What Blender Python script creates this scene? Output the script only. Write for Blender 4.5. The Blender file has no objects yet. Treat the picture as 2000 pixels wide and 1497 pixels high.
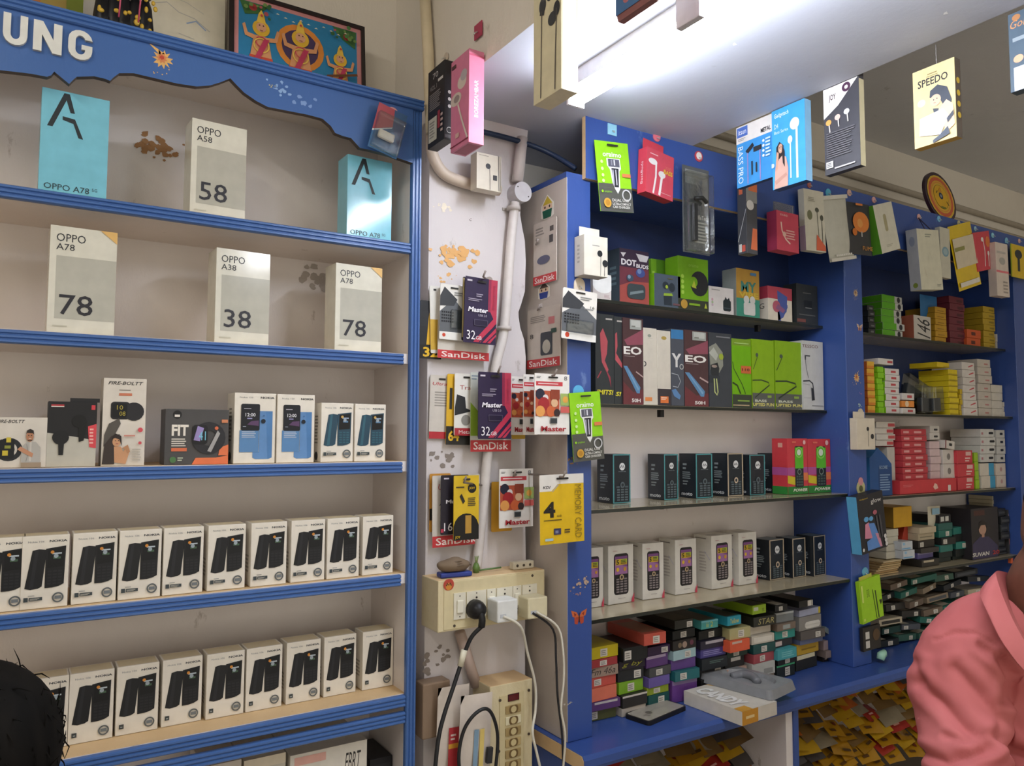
import bpy, bmesh, math, random
from mathutils import Vector, Matrix
random.seed(7)
scene = bpy.context.scene
COL = scene.collection
# ------------------------------------------------------------------ camera
YAW, PIT, ROL, FPX = math.radians(32.395), math.radians(3.704), math.radians(.187), 1508.0
CAM = Vector((0, 0, 1.5))
_fw = Vector((math.sin(YAW)*math.cos(PIT), math.cos(YAW)*math.cos(PIT), math.sin(PIT)))
_r0 = Vector((math.cos(YAW), -math.sin(YAW), 0)); _u0 = _r0.cross(_fw)
_R = _r0*math.cos(ROL)+_u0*math.sin(ROL); _U = -_r0*math.sin(ROL)+_u0*math.cos(ROL)
cd = bpy.data.cameras.new('camera'); cam = bpy.data.objects.new('camera', cd); COL.objects.link(cam)
cd.sensor_width = 36; cd.lens = 36*FPX/2000; cd.clip_start = .02
cam.matrix_world = Matrix.Translation(CAM) @ Matrix((_R, _U, -_fw)).transposed().to_4x4()
scene.camera = cam
# ------------------------------------------------------------------ world, light, exposure
w = bpy.data.worlds.new('street_daylight'); scene.world = w; w.use_nodes = True
w.node_tree.nodes['Background'].inputs[0].default_value = (1.0, .93, .80, 1)
w.node_tree.nodes['Background'].inputs[1].default_value = .50
vs = scene.view_settings
vs.view_transform = 'Standard'; vs.look = 'None'; vs.gamma = 1; vs.use_curve_mapping = False
vs.exposure = 1.12
TUBE_A, TUBE_B = 30.0, 23.0          # emission of the two fluorescent battens

def ray(x, y): return _fw+_R*((x-1000)/FPX)-_U*((y-748.5)/FPX)
def on(ax, v, x, y):
    d = ray(x, y); return CAM+d*((v-CAM[ax])/d[ax])
def onX(x, y, v): return on(0, v, x, y)
def onY(x, y, v): return on(1, v, x, y)
def onZ(x, y, v): return on(2, v, x, y)
def deep(x, y, z): return CAM+ray(x, y)*z
# ------------------------------------------------------------------ materials
MATS = {}
def lin(h):
    h = h.lstrip('#')
    if len(h) == 3: h = ''.join(c*2 for c in h)
    v = [int(h[i:i+2], 16)/255 for i in (0, 2, 4)]
    return tuple(c/12.92 if c <= .04045 else ((c+.055)/1.055)**2.4 for c in v)+(1,)
def newmat(name):
    m = bpy.data.materials.new(name); m.use_nodes = True
    nt = m.node_tree
    return m, nt, nt.nodes['Principled BSDF']
def node(nt, t, **k):
    n = nt.nodes.new(t)
    for a, b in k.items(): setattr(n, a, b)
    return n
def noise(nt, scale, detail=3, rough=.6, stretch=None):
    tc = node(nt, 'ShaderNodeTexCoord'); n = node(nt, 'ShaderNodeTexNoise')
    n.inputs['Scale'].default_value = scale; n.inputs['Detail'].default_value = detail; n.inputs['Roughness'].default_value = rough
    if stretch:
        mp = node(nt, 'ShaderNodeMapping'); mp.inputs['Scale'].default_value = stretch
        nt.links.new(tc.outputs['Object'], mp.inputs[0]); nt.links.new(mp.outputs[0], n.inputs['Vector'])
    else: nt.links.new(tc.outputs['Object'], n.inputs['Vector'])
    return n
def ramp(nt, src, p0, p1, c0=(0, 0, 0, 1), c1=(1, 1, 1, 1)):
    r = node(nt, 'ShaderNodeValToRGB'); e = r.color_ramp.elements
    e[0].position, e[1].position = p0, p1; e[0].color, e[1].color = c0, c1
    nt.links.new(src, r.inputs[0]); return r
def mix(nt, fac, a, b):
    x = node(nt, 'ShaderNodeMix', data_type='RGBA')
    nt.links.new(fac, x.inputs[0])
    for i, v in ((6, a), (7, b)):
        if isinstance(v, tuple): x.inputs[i].default_value = v
        else: nt.links.new(v, x.inputs[i])
    return x.outputs[2]
def M(key):
    """'rrggbb' matt card, 'rrggbb:g' glossy, 'rrggbb:m' metal, 'rrggbb:c' cloth-like, 'clear' plastic film"""
    if key in MATS: return MATS[key]
    h, _, f = key.partition(':')
    if h in SPECIAL:
        m = SPECIAL[h]()
    else:
        m, nt, b = newmat('card_'+h+f)
        c = lin(h); n = noise(nt, 35, 2)
        r = ramp(nt, n.outputs[0], .3, .7, tuple(v*.93 for v in c[:3])+(1,), tuple(min(1, v*1.04) for v in c[:3])+(1,))
        nt.links.new(r.outputs[0], b.inputs['Base Color'])
        b.inputs['Roughness'].default_value = {'': .42, 'g': .14, 'm': .28, 'c': .85, 's': .25}[f]
        b.inputs['Specular IOR Level'].default_value = {'': .35, 'g': .6, 'm': .5, 'c': .15, 's': .5}[f]
        if f == 'm': b.inputs['Metallic'].default_value = .9
    MATS[key] = m; return m
def dirty(name, base, dark, spots, scale=2.2, rough=.5, amt=.5, bump=.02, spec=.4, stain=None):
    """laminate or plaster: large smudges, fine scuffs, a few coloured stains"""
    m, nt, b = newmat(name)
    n1 = noise(nt, scale, 4, .65); n2 = noise(nt, scale*9, 5, .7, (1, 1, .5))
    f1 = ramp(nt, n1.outputs[0], .42, .75, (0, 0, 0, 1), (amt, amt, amt, 1))
    c = mix(nt, f1.outputs[0], lin(base), lin(dark))
    f2 = ramp(nt, n2.outputs[0], .66, .74, (0, 0, 0, 1), (.7, .7, .7, 1))
    c = mix(nt, f2.outputs[0], c, lin(spots))
    if stain:
        n3 = noise(nt, 5.5, 6, .75); f3 = ramp(nt, n3.outputs[0], .70, .76)
        c = mix(nt, f3.outputs[0], c, lin(stain))
    nt.links.new(c, b.inputs['Base Color'])
    b.inputs['Roughness'].default_value = rough; b.inputs['Specular IOR Level'].default_value = spec
    bp = node(nt, 'ShaderNodeBump'); bp.inputs['Strength'].default_value = .25; bp.inputs['Distance'].default_value = bump
    nt.links.new(n2.outputs[0], bp.inputs['Height']); nt.links.new(bp.outputs[0], b.inputs['Normal'])
    return m
def clear_film():
    m, nt, b = newmat('clear_film')
    nt.nodes.remove(b); out = nt.nodes['Material Output']
    t = node(nt, 'ShaderNodeBsdfTransparent'); g = node(nt, 'ShaderNodeBsdfGlossy'); x = node(nt, 'ShaderNodeMixShader')
    t.inputs[0].default_value = (.9, .92, .92, 1); g.inputs['Roughness'].default_value = .12
    lw = node(nt, 'ShaderNodeLayerWeight'); lw.inputs[0].default_value = .25
    n = noise(nt, 40, 2); bp = node(nt, 'ShaderNodeBump'); bp.inputs['Strength'].default_value = .3; bp.inputs['Distance'].default_value = .004
    nt.links.new(n.outputs[0], bp.inputs['Height']); nt.links.new(bp.outputs[0], g.inputs['Normal'])
    mr = node(nt, 'ShaderNodeMath', operation='MULTIPLY_ADD'); mr.inputs[1].default_value = .6; mr.inputs[2].default_value = .07
    nt.links.new(lw.outputs[0], mr.inputs[0]); nt.links.new(mr.outputs[0], x.inputs[0])
    nt.links.new(t.outputs[0], x.inputs[1]); nt.links.new(g.outputs[0], x.inputs[2]); nt.links.new(x.outputs[0], out.inputs[0])
    return m
def glass_green():
    m, nt, b = newmat('shelf_glass')
    n = noise(nt, 8, 3); r = ramp(nt, n.outputs[0], .3, .8, lin('b2a58a'), lin('c6b898'))
    nt.links.new(r.outputs[0], b.inputs['Base Color'])
    b.inputs['Roughness'].default_value = .12; b.inputs['Specular IOR Level'].default_value = .7
    return m
def emis(name, col, s):
    m, nt, b = newmat(name); b.inputs['Base Color'].default_value = (.9, .9, .9, 1)
    b.inputs['Emission Color'].default_value = col; b.inputs['Emission Strength'].default_value = s; return m
def skin():
    m, nt, b = newmat('skin'); n = noise(nt, 30, 4)
    r = ramp(nt, n.outputs[0], .3, .7, lin('5d3a2b'), lin('72493a')); nt.links.new(r.outputs[0], b.inputs['Base Color'])
    b.inputs['Roughness'].default_value = .5; b.inputs['Subsurface Weight'].default_value = .05; return m
def shirt():
    m, nt, b = newmat('shirt_cloth'); n = noise(nt, 6, 3)
    r = ramp(nt, n.outputs[0], .3, .7, lin('b05e5e'), lin('bd6c6b'))
    nt.links.new(r.outputs[0], b.inputs['Base Color']); b.inputs['Roughness'].default_value = .85; b.inputs['Specular IOR Level'].default_value = .15
    n2 = noise(nt, 14, 3, .5, (1, 1, .35)); bp = node(nt, 'ShaderNodeBump'); bp.inputs['Strength'].default_value = .25; bp.inputs['Distance'].default_value = .006
    nt.links.new(n2.outputs[0], bp.inputs['Height']); nt.links.new(bp.outputs[0], b.inputs['Normal']); return m
def hair():
    m, nt, b = newmat('black_hair'); n = noise(nt, 60, 2, .5, (1, 1, .1))
    r = ramp(nt, n.outputs[0], .3, .8, lin('080706'), lin('15120f')); nt.links.new(r.outputs[0], b.inputs['Base Color'])
    b.inputs['Roughness'].default_value = .75; b.inputs['Specular IOR Level'].default_value = .12; return m
SPECIAL = {
    'clear': clear_film, 'glass': glass_green, 'skin': skin, 'shirt': shirt, 'hair': hair,
    'blue': lambda: dirty('blue_laminate', '4469a6', '3b5d9a', '7590c0', 2.0, .30, .5, .004, .5),
    'royal': lambda: dirty('royal_laminate', '385395', '304988', '6880b2', 2.0, .32, .5, .004, .5),
    'shaded_blue': lambda: dirty('shaded_blue_board', '2a3a66', '24335a', '3c4c78', 2.0, .4, .5, .004, .4),  # blue laminate with the shade under the pelmet put into its colour
    'cream': lambda: dirty('cream_laminate', 'e6dfdc', 'cec4be', '9c8d82', 2.2, .38, .7, .005, .4, None),
    'plaster': lambda: dirty('pillar_plaster', 'd2cccc', 'c2babb', 'a39a95', 2.5, .6, .5, .006, .3),
    'wallp': lambda: dirty('wall_paint', 'e0d9cd', 'cbc2b4', 'a89c8a', 1.5, .75, .5, .02, .2),
    'ceil': lambda: dirty('ceiling_paint', 'd6d6d6', 'c4c4c4', 'b0aeac', 1.2, .8, .5, .02, .2),
    'beam': lambda: dirty('beam_paint', 'c6c9d4', 'b9bcc8', 'b0b2ba', 2.0, .7, .4, .003, .25),
    'floor': lambda: dirty('floor_tile', 'b5ada2', '9c948a', '7a7268', 3.0, .4, .5, .004, .4),
    'side': lambda: dirty('cabinet_side', 'bdb3aa', 'a89d95', '8d8178', 2.5, .5, .5, .006, .35),
    'tan': lambda: dirty('plywood_tan', 'd8b98c', 'c2a070', 'a58358', 4, .5, .5, .004, .3),
    'yellowed': lambda: dirty('yellowed_plastic', 'd8cba6', 'c2ad7c', '8d6f45', 9, .4, .6, .004, .4),
    'tubeglow': lambda: emis('tube_glow', (.86, .91, 1.0, 1), TUBE_A),
    'tubewarm': lambda: emis('tube_glow_warm', (1.0, .94, .85, 1), TUBE_B),
    'display': lambda: emis('red_display', (.35, .01, .02, 1), .15),
}
# ------------------------------------------------------------------ mesh building
_txt = {}
def glyphs(s, bold, shear):
    """text as 2-D triangles, normalised to its own box"""
    k = (s, bold, shear)
    if k in _txt: return _txt[k]
    c = bpy.data.curves.new('t', 'FONT'); c.body = s; c.resolution_u = 2; c.fill_mode = 'FRONT'
    c.offset = bold; c.shear = shear; c.space_line = .8
    o = bpy.data.objects.new('t', c); COL.objects.link(o)
    dg = bpy.context.evaluated_depsgraph_get(); me = o.evaluated_get(dg).to_mesh()
    P = [(v.co.x, v.co.y) for v in me.vertices]; F = [tuple(p.vertices) for p in me.polygons]
    o.evaluated_get(dg).to_mesh_clear(); bpy.data.objects.remove(o); bpy.data.curves.remove(c)
    if not P: _txt[k] = ([], []); return _txt[k]
    x0 = min(p[0] for p in P); x1 = max(p[0] for p in P); y0 = min(p[1] for p in P); y1 = max(p[1] for p in P)
    P = [((p[0]-x0)/(x1-x0), (p[1]-y0)/(y1-y0)) for p in P]
    _txt[k] = (P, F); return _txt[k]
class MB:
    def __init__(s): s.v = []; s.f = []; s.m = []; s.k = []; s.sm = []
    def mi(s, key):
        if key not in s.k: s.k.append(key)
        return s.k.index(key)
    def poly(s, pts, key, smooth=False):
        i = len(s.v); s.v += [tuple(p) for p in pts]; s.f.append(tuple(range(i, i+len(pts)))); s.m.append(s.mi(key)); s.sm.append(smooth)
    def mesh(s, pts, faces, key, smooth=False):
        i = len(s.v); s.v += [tuple(p) for p in pts]; k = s.mi(key)
        for f in faces: s.f.append(tuple(j+i for j in f)); s.m.append(k); s.sm.append(smooth)
        return s
    def box(s, x0, y0, z0, x1, y1, z1, key, keys=None):
        P = [(x, y, z) for x in (x0, x1) for y in (y0, y1) for z in (z0, z1)]
        F = {'L': (0, 1, 3, 2), 'R': (4, 6, 7, 5), 'F': (0, 4, 5, 1), 'K': (2, 3, 7, 6), 'B': (0, 2, 6, 4), 'T': (1, 5, 7, 3)}
        i = len(s.v); s.v += P
        for n, f in F.items():
            s.f.append(tuple(j+i for j in f)); s.m.append(s.mi((keys or {}).get(n, key))); s.sm.append(False)
        return s
    def prism(s, pts, axis, a, b, key, side=None):
        """2-D outline extruded along an axis: pts in the other two axes, in order"""
        def p3(p, t): return {0: (t, p[0], p[1]), 1: (p[0], t, p[1]), 2: (p[0], p[1], t)}[axis]
        n = len(pts)
        s.poly([p3(p, a) for p in pts], key); s.poly([p3(p, b) for p in reversed(pts)], key)
        for i in range(n):
            j = (i+1) % n; s.poly([p3(pts[i], a), p3(pts[i], b), p3(pts[j], b), p3(pts[j], a)], side or key)
        return s
    def tube(s, path, r, key, n=10, cap=True):
        path = [Vector(p) for p in path]; rs = r if isinstance(r, (list, tuple)) else [r]*len(path)
        rings = []; up = None
        for i, p in enumerate(path):
            t = (path[min(i+1, len(path)-1)]-path[max(i-1, 0)]).normalized()
            if up is None:
                up = t.orthogonal().normalized()
            up = (up-t*up.dot(t)).normalized(); bi = t.cross(up)
            rings.append([p+(up*math.cos(2*math.pi*k/n)+bi*math.sin(2*math.pi*k/n))*rs[i] for k in range(n)])
        P = [q for rg in rings for q in rg]; F = []
        for i in range(len(path)-1):
            for k in range(n): F.append((i*n+k, i*n+(k+1) % n, (i+1)*n+(k+1) % n, (i+1)*n+k))
        if cap: F += [tuple(range(n-1, -1, -1)), tuple((len(path)-1)*n+k for k in range(n))]
        return s.mesh(P, F, key, True)
    def ball(s, c, r, key, n=12, m=8):
        r = r if isinstance(r, (tuple, list)) else (r, r, r)
        P = [(c[0], c[1], c[2]+r[2])]; F = []
        for i in range(1, m):
            a = math.pi*i/m
            for k in range(n):
                b = 2*math.pi*k/n; P.append((c[0]+r[0]*math.sin(a)*math.cos(b), c[1]+r[1]*math.sin(a)*math.sin(b), c[2]+r[2]*math.cos(a)))
        P.append((c[0], c[1], c[2]-r[2])); L = len(P)-1
        for k in range(n): F.append((0, 1+k, 1+(k+1) % n)); F.append((L, L-n+(k+1) % n, L-n+k))
        for i in range(m-2):
            for k in range(n): F.append((1+i*n+k, 1+(i+1)*n+k, 1+(i+1)*n+(k+1) % n, 1+i*n+(k+1) % n))
        return s.mesh(P, F, key, True)
    def disc(s, c, r, d, key, axis=1, n=20, edge=None):
        pts = [(math.cos(2*math.pi*k/n)*r, math.sin(2*math.pi*k/n)*r) for k in range(n)]
        i = [0, 1, 2]; i.remove(axis)
        return s.prism([(c[i[0]]+p[0], c[i[1]]+p[1]) for p in pts], axis, c[axis], c[axis]+d, key, edge)
    def art(s, ops, org, ux, uy, w, h, nrm, eps=.00018):
        """printed artwork on a flat face; org/ux/uy/nrm vectors, u,v in 0..1"""
        org, ux, uy, nrm = Vector(org), Vector(ux), Vector(uy), Vector(nrm)
        L = 0
        for op in ops:
            L += 1; e = nrm*(eps*L)
            def at(u, v): return org+ux*(min(1, max(0, u))*w)+uy*(min(1, max(0, v))*h)+e
            t, c = op[0], op[1]
            if t == 'W': continue
            if t == 'r':
                u0, v0, u1, v1 = op[2:6]; s.poly([at(u0, v0), at(u1, v0), at(u1, v1), at(u0, v1)], c)
            elif t == 'p':
                q = op[2]; s.poly([at(q[i], q[i+1]) for i in range(0, len(q), 2)], c)
            elif t == 'o':
                u, v, r = op[2:5]; rv = op[5] if len(op) > 5 else r*w/h
                n = 18; s.poly([at(u+r*math.cos(2*math.pi*k/n), v+rv*math.sin(2*math.pi*k/n)) for k in range(n)], c)
            elif t == 'O':
                u, v, r, th = op[2:6]; n = 20; q = w/h; i0 = len(s.v)
                P = []; F = []
                for k in range(n):
                    a = 2*math.pi*k/n
                    P += [at(u+r*math.cos(a), v+r*q*math.sin(a)), at(u+(r-th)*math.cos(a), v+(r-th)*q*math.sin(a))]
                    j = (k+1) % n; F.append((2*k, 2*j, 2*j+1, 2*k+1))
                s.mesh(P, F, c)
            elif t == 'R':
                u0, v0, u1, v1, r = op[2:7]; rv = r*w/h; P = []
                for cx, cy, a0 in ((u1-r, v0+rv, -90), (u1-r, v1-rv, 0), (u0+r, v1-rv, 90), (u0+r, v0+rv, 180)):
                    for k in range(5):
                        a = math.radians(a0+k*22.5); P.append(at(cx+r*math.cos(a), cy+rv*math.sin(a)))
                s.poly(P, c)
            elif t == 'l':
                q = op[2]; th = op[3]*.5; pt = [Vector((q[i]*w, q[i+1]*h)) for i in range(0, len(q), 2)]
                P = []; F = []
                for i, p in enumerate(pt):
                    d = (pt[min(i+1, len(pt)-1)]-pt[max(i-1, 0)]).normalized(); nn = Vector((-d.y, d.x))*th*w
                    for g in (p+nn, p-nn): P.append(org+ux*g.x+uy*g.y+e)
                    if i: F.append((2*i-2, 2*i-1, 2*i+1, 2*i))
                s.mesh(P, F, c)
            elif t == 't':
                txt, u0, v0, u1, v1 = op[2:7]; o = op[7] if len(op) > 7 else {}
                P, F = glyphs(txt, o.get('b', 0), o.get('i', 0))
                if o.get('rot') == 90: P = [(1-p[1], p[0]) for p in P]        # reads upward
                if o.get('rot') == -90: P = [(p[1], 1-p[0]) for p in P]       # reads downward
                s.mesh([at(u0+(u1-u0)*p[0], v0+(v1-v0)*p[1]) for p in P], F, c)
            elif t == 'x':                                                       # rows of tiny print
                u0, v0, u1, v1, n = op[2:7]; dv = (v1-v0)/n
                for k in range(n):
                    ue = u1-(u1-u0)*random.Random(k*7+n).random()*.35
                    s.poly([at(u0, v0+dv*(k+.25)), at(ue, v0+dv*(k+.25)), at(ue, v0+dv*(k+.75)), at(u0, v0+dv*(k+.75))], c)
            elif t == 'k':                                                       # keypad
                u0, v0, u1, v1, nx, ny = op[2:8]
                for a in range(nx):
                    for b in range(ny):
                        du, dv = (u1-u0)/nx, (v1-v0)/ny
                        s.poly([at(u0+du*(a+.12), v0+dv*(b+.2)), at(u0+du*(a+.88), v0+dv*(b+.2)), at(u0+du*(a+.88), v0+dv*(b+.8)), at(u0+du*(a+.12), v0+dv*(b+.8))], c)
        return s
    def carton(s, w, d, h, key, F=(), Lf=(), T=(), Rt=(), Bt=(), keys=None):
        """a printed carton: local x right, y into the shelf, z up, corner at the origin"""
        s.box(0, 0, 0, w, d, h, key, keys)
        X, Y, Z = Vector((1, 0, 0)), Vector((0, 1, 0)), Vector((0, 0, 1))
        if F: s.art(F, (0, 0, 0), X, Z, w, h, -Y)
        if Lf: s.art(Lf, (0, d, 0), -Y, Z, d, h, -X)
        if Rt: s.art(Rt, (w, 0, 0), Y, Z, d, h, X)
        if T: s.art(T, (0, 0, h), X, Y, w, d, Z)
        if Bt: s.art(Bt, (0, d, 0), X, -Y, w, d, -Z)
        return s
    def data(s, name):
        me = bpy.data.meshes.new(name); me.from_pydata(s.v, [], s.f)
        for k in s.k: me.materials.append(M(k))
        me.polygons.foreach_set('material_index', s.m); me.polygons.foreach_set('use_smooth', s.sm)
        me.update(); return me
    def build(s, name, parent=None, loc=(0, 0, 0), rot=(0, 0, 0), bevel=0):
        o = bpy.data.objects.new(name, s.data(name)); COL.objects.link(o)
        o.location = loc; o.rotation_euler = rot
        if parent: o.parent = parent
        if bevel:
            b = o.modifiers.new('bevel', 'BEVEL'); b.width = bevel; b.segments = 2; b.limit_method = 'ANGLE'
        return o
def empty(name, loc=(0, 0, 0), rot=(0, 0, 0)):
    o = bpy.data.objects.new(name, None); COL.objects.link(o); o.location = loc; o.rotation_euler = rot
    o.empty_display_size = .05; return o
def tag(o, label=None, cat=None, group=None, kind=None):
    if label: o['label'] = label
    if cat: o['category'] = cat
    if group: o['group'] = group
    if kind: o['kind'] = kind
    return o
def struct(o): o['kind'] = 'structure'; return o
def copy_tree(o, parent=None):
    c = o.copy(); COL.objects.link(c)
    if parent: c.parent = parent
    for ch in o.children: copy_tree(ch, c)
    return c
def atpx(px, y, D, z):
    """X on the plane Y=D at height z that is seen at image column px"""
    a, b = -4.0, 8.0
    for _ in range(50):
        m = (a+b)/2; q = Vector((m, D, z))-CAM
        zz = q.dot(_fw)
        xx = 1000+FPX*q.dot(_R)/zz if zz > .01 else -1e9
        if xx < px: a = m
        else: b = m
    return a
def frame(x0, x1, yt, D, z, rot=0):
    """place a carton: image columns of the front's edges, image row of its top-left corner, front plane Y=D, base height z"""
    zt = onY(x0, yt, D).z; h = zt-z; zm = z+h/2
    X0 = atpx(x0, 0, D, zm)
    lo, hi = .001, 1.2
    for _ in range(40):
        m = (lo+hi)/2; q = Vector((X0+m*math.cos(rot), D+m*math.sin(rot), zm))-CAM
        if 1000+FPX*q.dot(_R)/q.dot(_fw) < x1: lo = m
        else: hi = m
    return Vector((X0, D, z)), lo, h
# ------------------------------------------------------------------ the room
ZC = 2.56
def wall(name, a, key='wallp'): return struct(MB().box(*a, key).build(name))
wall('floor', (-2.2, -2.6, -.05, 4.6, 1.75, 0), 'floor')
wall('ceiling', (-2.2, -2.6, ZC, 4.6, 1.75, ZC+.1), 'ceil')
wall('wall_back', (-2.2, 1.62, 0, 4.6, 1.75, ZC))
wall('wall_left', (-2.3, -2.6, 0, -2.2, 1.75, ZC))
wall('wall_right', (4.6, -2.6, 0, 4.7, 1.75, ZC))
PX, PY = .704, 1.436                                     # the pillar's left face and front
pil = MB()
wav = [(0.945+.004*math.sin(k*1.3), .0+k*2.19/14) for k in range(15)]
wav = [(.948, 0)]+[(onY(x, y, PY).x, onY(x, y, PY).z) for x, y in ((1026, 1400), (1025, 1250), (1027, 1100), (1025, 960), (1026, 800), (1027, 700), (1024, 665), (1016, 640), (1012, 612), (1018, 594), (1025, 570), (1027, 510), (1025, 470), (1020, 445), (1016, 420), (1018, 380), (1024, 340))]+[(.952, 2.19)]
pil.prism([(PX, 0)]+wav+[(PX, 2.19)], 1, PY, 1.62, 'plaster')
struct(pil.build('pillar'))
# paint scars, rust stain and hole on the pillar's front: flat marks of their own shape
def blot(mb, c, r, n, key, seed, D, flat=.8):
    R = random.Random(seed)
    for k in range(n):
        x = c[0]+R.gauss(0, r); z = c[1]+R.gauss(0, r*.5); s = R.uniform(.25, 1)*r*.46
        mb.poly([(x+s*math.cos(a)*R.uniform(.6, 1.2), D-.0004-.00005*k, z+s*flat*math.sin(a)*R.uniform(.6, 1.2)) for a in [i*math.pi/4 for i in range(8)]], key)
pm = MB()
q = onY(885, 500, PY); blot(pm, (q.x, q.z), .024, 34, 'dba868', 3, PY)
q = onY(870, 540, PY); blot(pm, (q.x, q.z), .010, 8, 'dba868', 5, PY)
q = onY(918, 430, PY); blot(pm, (q.x, q.z), .003, 8, '3c2a1c', 8, PY, 1)
q = onY(868, 405, PY); blot(pm, (q.x, q.z), .012, 14, 'e6dcc8', 9, PY)
q = onY(870, 890, PY); blot(pm, (q.x, q.z), .02, 12, '8a8078', 10, PY)
q = onY(860, 1290, PY); blot(pm, (q.x, q.z), .02, 14, '8a8078', 12, PY)
struct(pm.build('trim_1'))
struct(MB().box(PX, -2.6, 2.19, 1.335, 1.62, ZC, 'beam', {'L': 'wallp'}).build('beam'))
bs = MB(); R = random.Random(4)
for k in range(26):                                    # scuffs and old plaster drips along the beam's edges
    y = R.uniform(.6, 1.42); s = R.uniform(.006, .02)
    bs.poly([(PX+.001+R.uniform(0, .012), y, 2.1896), (PX+R.uniform(.008, .02), y+s*.4, 2.1896), (PX+.001, y+s, 2.1896)], '8d8a86')
for k in range(5):
    y = R.uniform(.5, 1.1); x = R.uniform(1.0, 1.25); s = .01
    bs.poly([(x, y, 2.1895), (x+s, y+.003, 2.1895), (x+s*.7, y+.009, 2.1895), (x+.002, y+.006, 2.1895)], 'efeff2')
struct(bs.build('trim_2'))
# ------------------------------------------------------------------ fluorescent battens
def batten(loc, length, glow, label):
    r = tag(empty('tube_light', loc), label, 'light')
    b = MB(); b.prism([(-.018, .06), (-.018, .03), (.018, .03), (.018, .06)], 1, 0, length, 'e8e8ea')
    b.build('batten_body', r)
    t = MB(); pr = [(-.017, .03)]+[(-.017*math.cos(a), .018-.018*math.sin(a)) for a in [i*math.pi/8 for i in range(9)]]+[(.017, .03)]
    t.prism([(p[0], p[1]) for p in pr], 1, .004, length-.004, glow); t.build('diffuser', r)
    e = MB(); e.box(-.019, -.004, 0, .019, .004, .06, 'e2e2e4'); e.build('end_cap', r)
    e = MB(); e.box(-.019, length-.004, 0, .019, length+.002, .06, 'e2e2e4'); e.build('end_cap', r)
    return r
batten((.882, -.06, 2.13), 1.225, 'tubeglow', 'lit white tube light fixed under the ceiling beam')
batten((-.52, -.35, ZC-.06), 1.22, 'tubewarm', 'lit tube light on the ceiling on the shop side, out of the picture')
# ------------------------------------------------------------------ conduits, junction box, cable
def pipe(name, path, r, key, label, n=12, cat='pipe'):
    return tag(MB().tube(path, r, key, n).build(name), label, cat)
def smooth(pts, n=8):
    pts = [Vector(p) for p in pts]; out = []
    for i in range(len(pts)-1):
        p0, p1, p2, p3 = pts[max(i-1, 0)], pts[i], pts[i+1], pts[min(i+2, len(pts)-1)]
        for k in range(n):
            t = k/n; out.append(.5*((2*p1)+(p2-p0)*t+(2*p0-5*p1+4*p2-p3)*t*t+(3*p1-p0-3*p2+p3)*t**3))
    out.append(pts[-1]); return out
YP = PY-.016
pipe('conduit_pipe', [onX(828, -40, PX-.016), onX(836, 100, PX-.016), onX(840, 205, PX-.016), onX(843, 260, PX-.016)], .012, 'd6c7a8', 'cream vertical conduit pipe in the corner left of the pillar')
jb = onY(1019, 376, YP-.01)
pipe('conduit_pipe', smooth([onY(842, 262, YP), onY(846, 305, YP), onY(866, 338, YP), onY(898, 354, YP), onY(930, 362, YP), onY(975, 372, YP)]), .0125, 'c9b9a8', 'bent flexible conduit pipe curving under the hanging black box')
pipe('conduit_pipe', [onY(1020, 270, YP), onY(1010, 355, YP)], .013, 'cfc6c2', 'short conduit pipe rising from the round junction box')
pipe('conduit_pipe', smooth([onY(1006, 396, YP), onY(998, 470, YP), onY(985, 640, YP), onY(968, 720, YP), onY(955, 860, YP), onY(942, 1000, YP), onY(930, 1118, YP)], 5), .0108, 'd3ccc8', 'long conduit pipe running down the pillar to the socket board')
pipe('conduit_pipe', [onY(898, 1235, YP), onY(930, 1340, YP)], .011, 'c9b5ac', 'slanting conduit pipe between the two switch boards')
for px, py, wd in ((985, 642, 'lower'), (1003, 408, 'upper')):
    pc = MB(); c = onY(px, py, YP); pc.tube([c+Vector((0, 0, -.004)), c+Vector((0, 0, .004))], .0155, 'c2bab4', 14)
    pc.box(c.x-.02, YP+.0135, c.z-.003, c.x+.02, PY, c.z+.003, 'b0a8a0')
    tag(pc.build('pipe_clamp'), wd+' grey saddle clamp holding the long conduit on the pillar', 'clamp')
j = MB().disc((jb.x, PY-.032, jb.z), .0225, .032, 'c9c7ca', 1, 28)
j.disc((jb.x-.014, PY-.0325, jb.z+.009), .0016, .001, '33302e', 1, 8); j.disc((jb.x+.014, PY-.0325, jb.z-.009), .0016, .001, '33302e', 1, 8)
tag(j.build('junction_box', bevel=.002), 'round grey junction box on the pillar', 'junction box')
pipe('electric_cable', smooth([onY(835, 222, PY-.02), onY(880, 245, PY-.02), onY(940, 257, PY-.02), onY(1020, 278, PY-.02), onY(1075, 300, 1.40), onY(1125, 330, 1.36)]), .006, '22304a', 'dark cable strung across the pillar below the beam', cat='cable')
for k, (h, off) in enumerate(((2.415, 0), (2.36, .0))):
    pipe('conduit_pipe', [(1.0, 1.607, h), (3.9, 1.607, h-.012)], .011, 'b5ab9b', ['upper', 'lower'][k]+' horizontal conduit pipe along the wall above the right cabinet')
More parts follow.
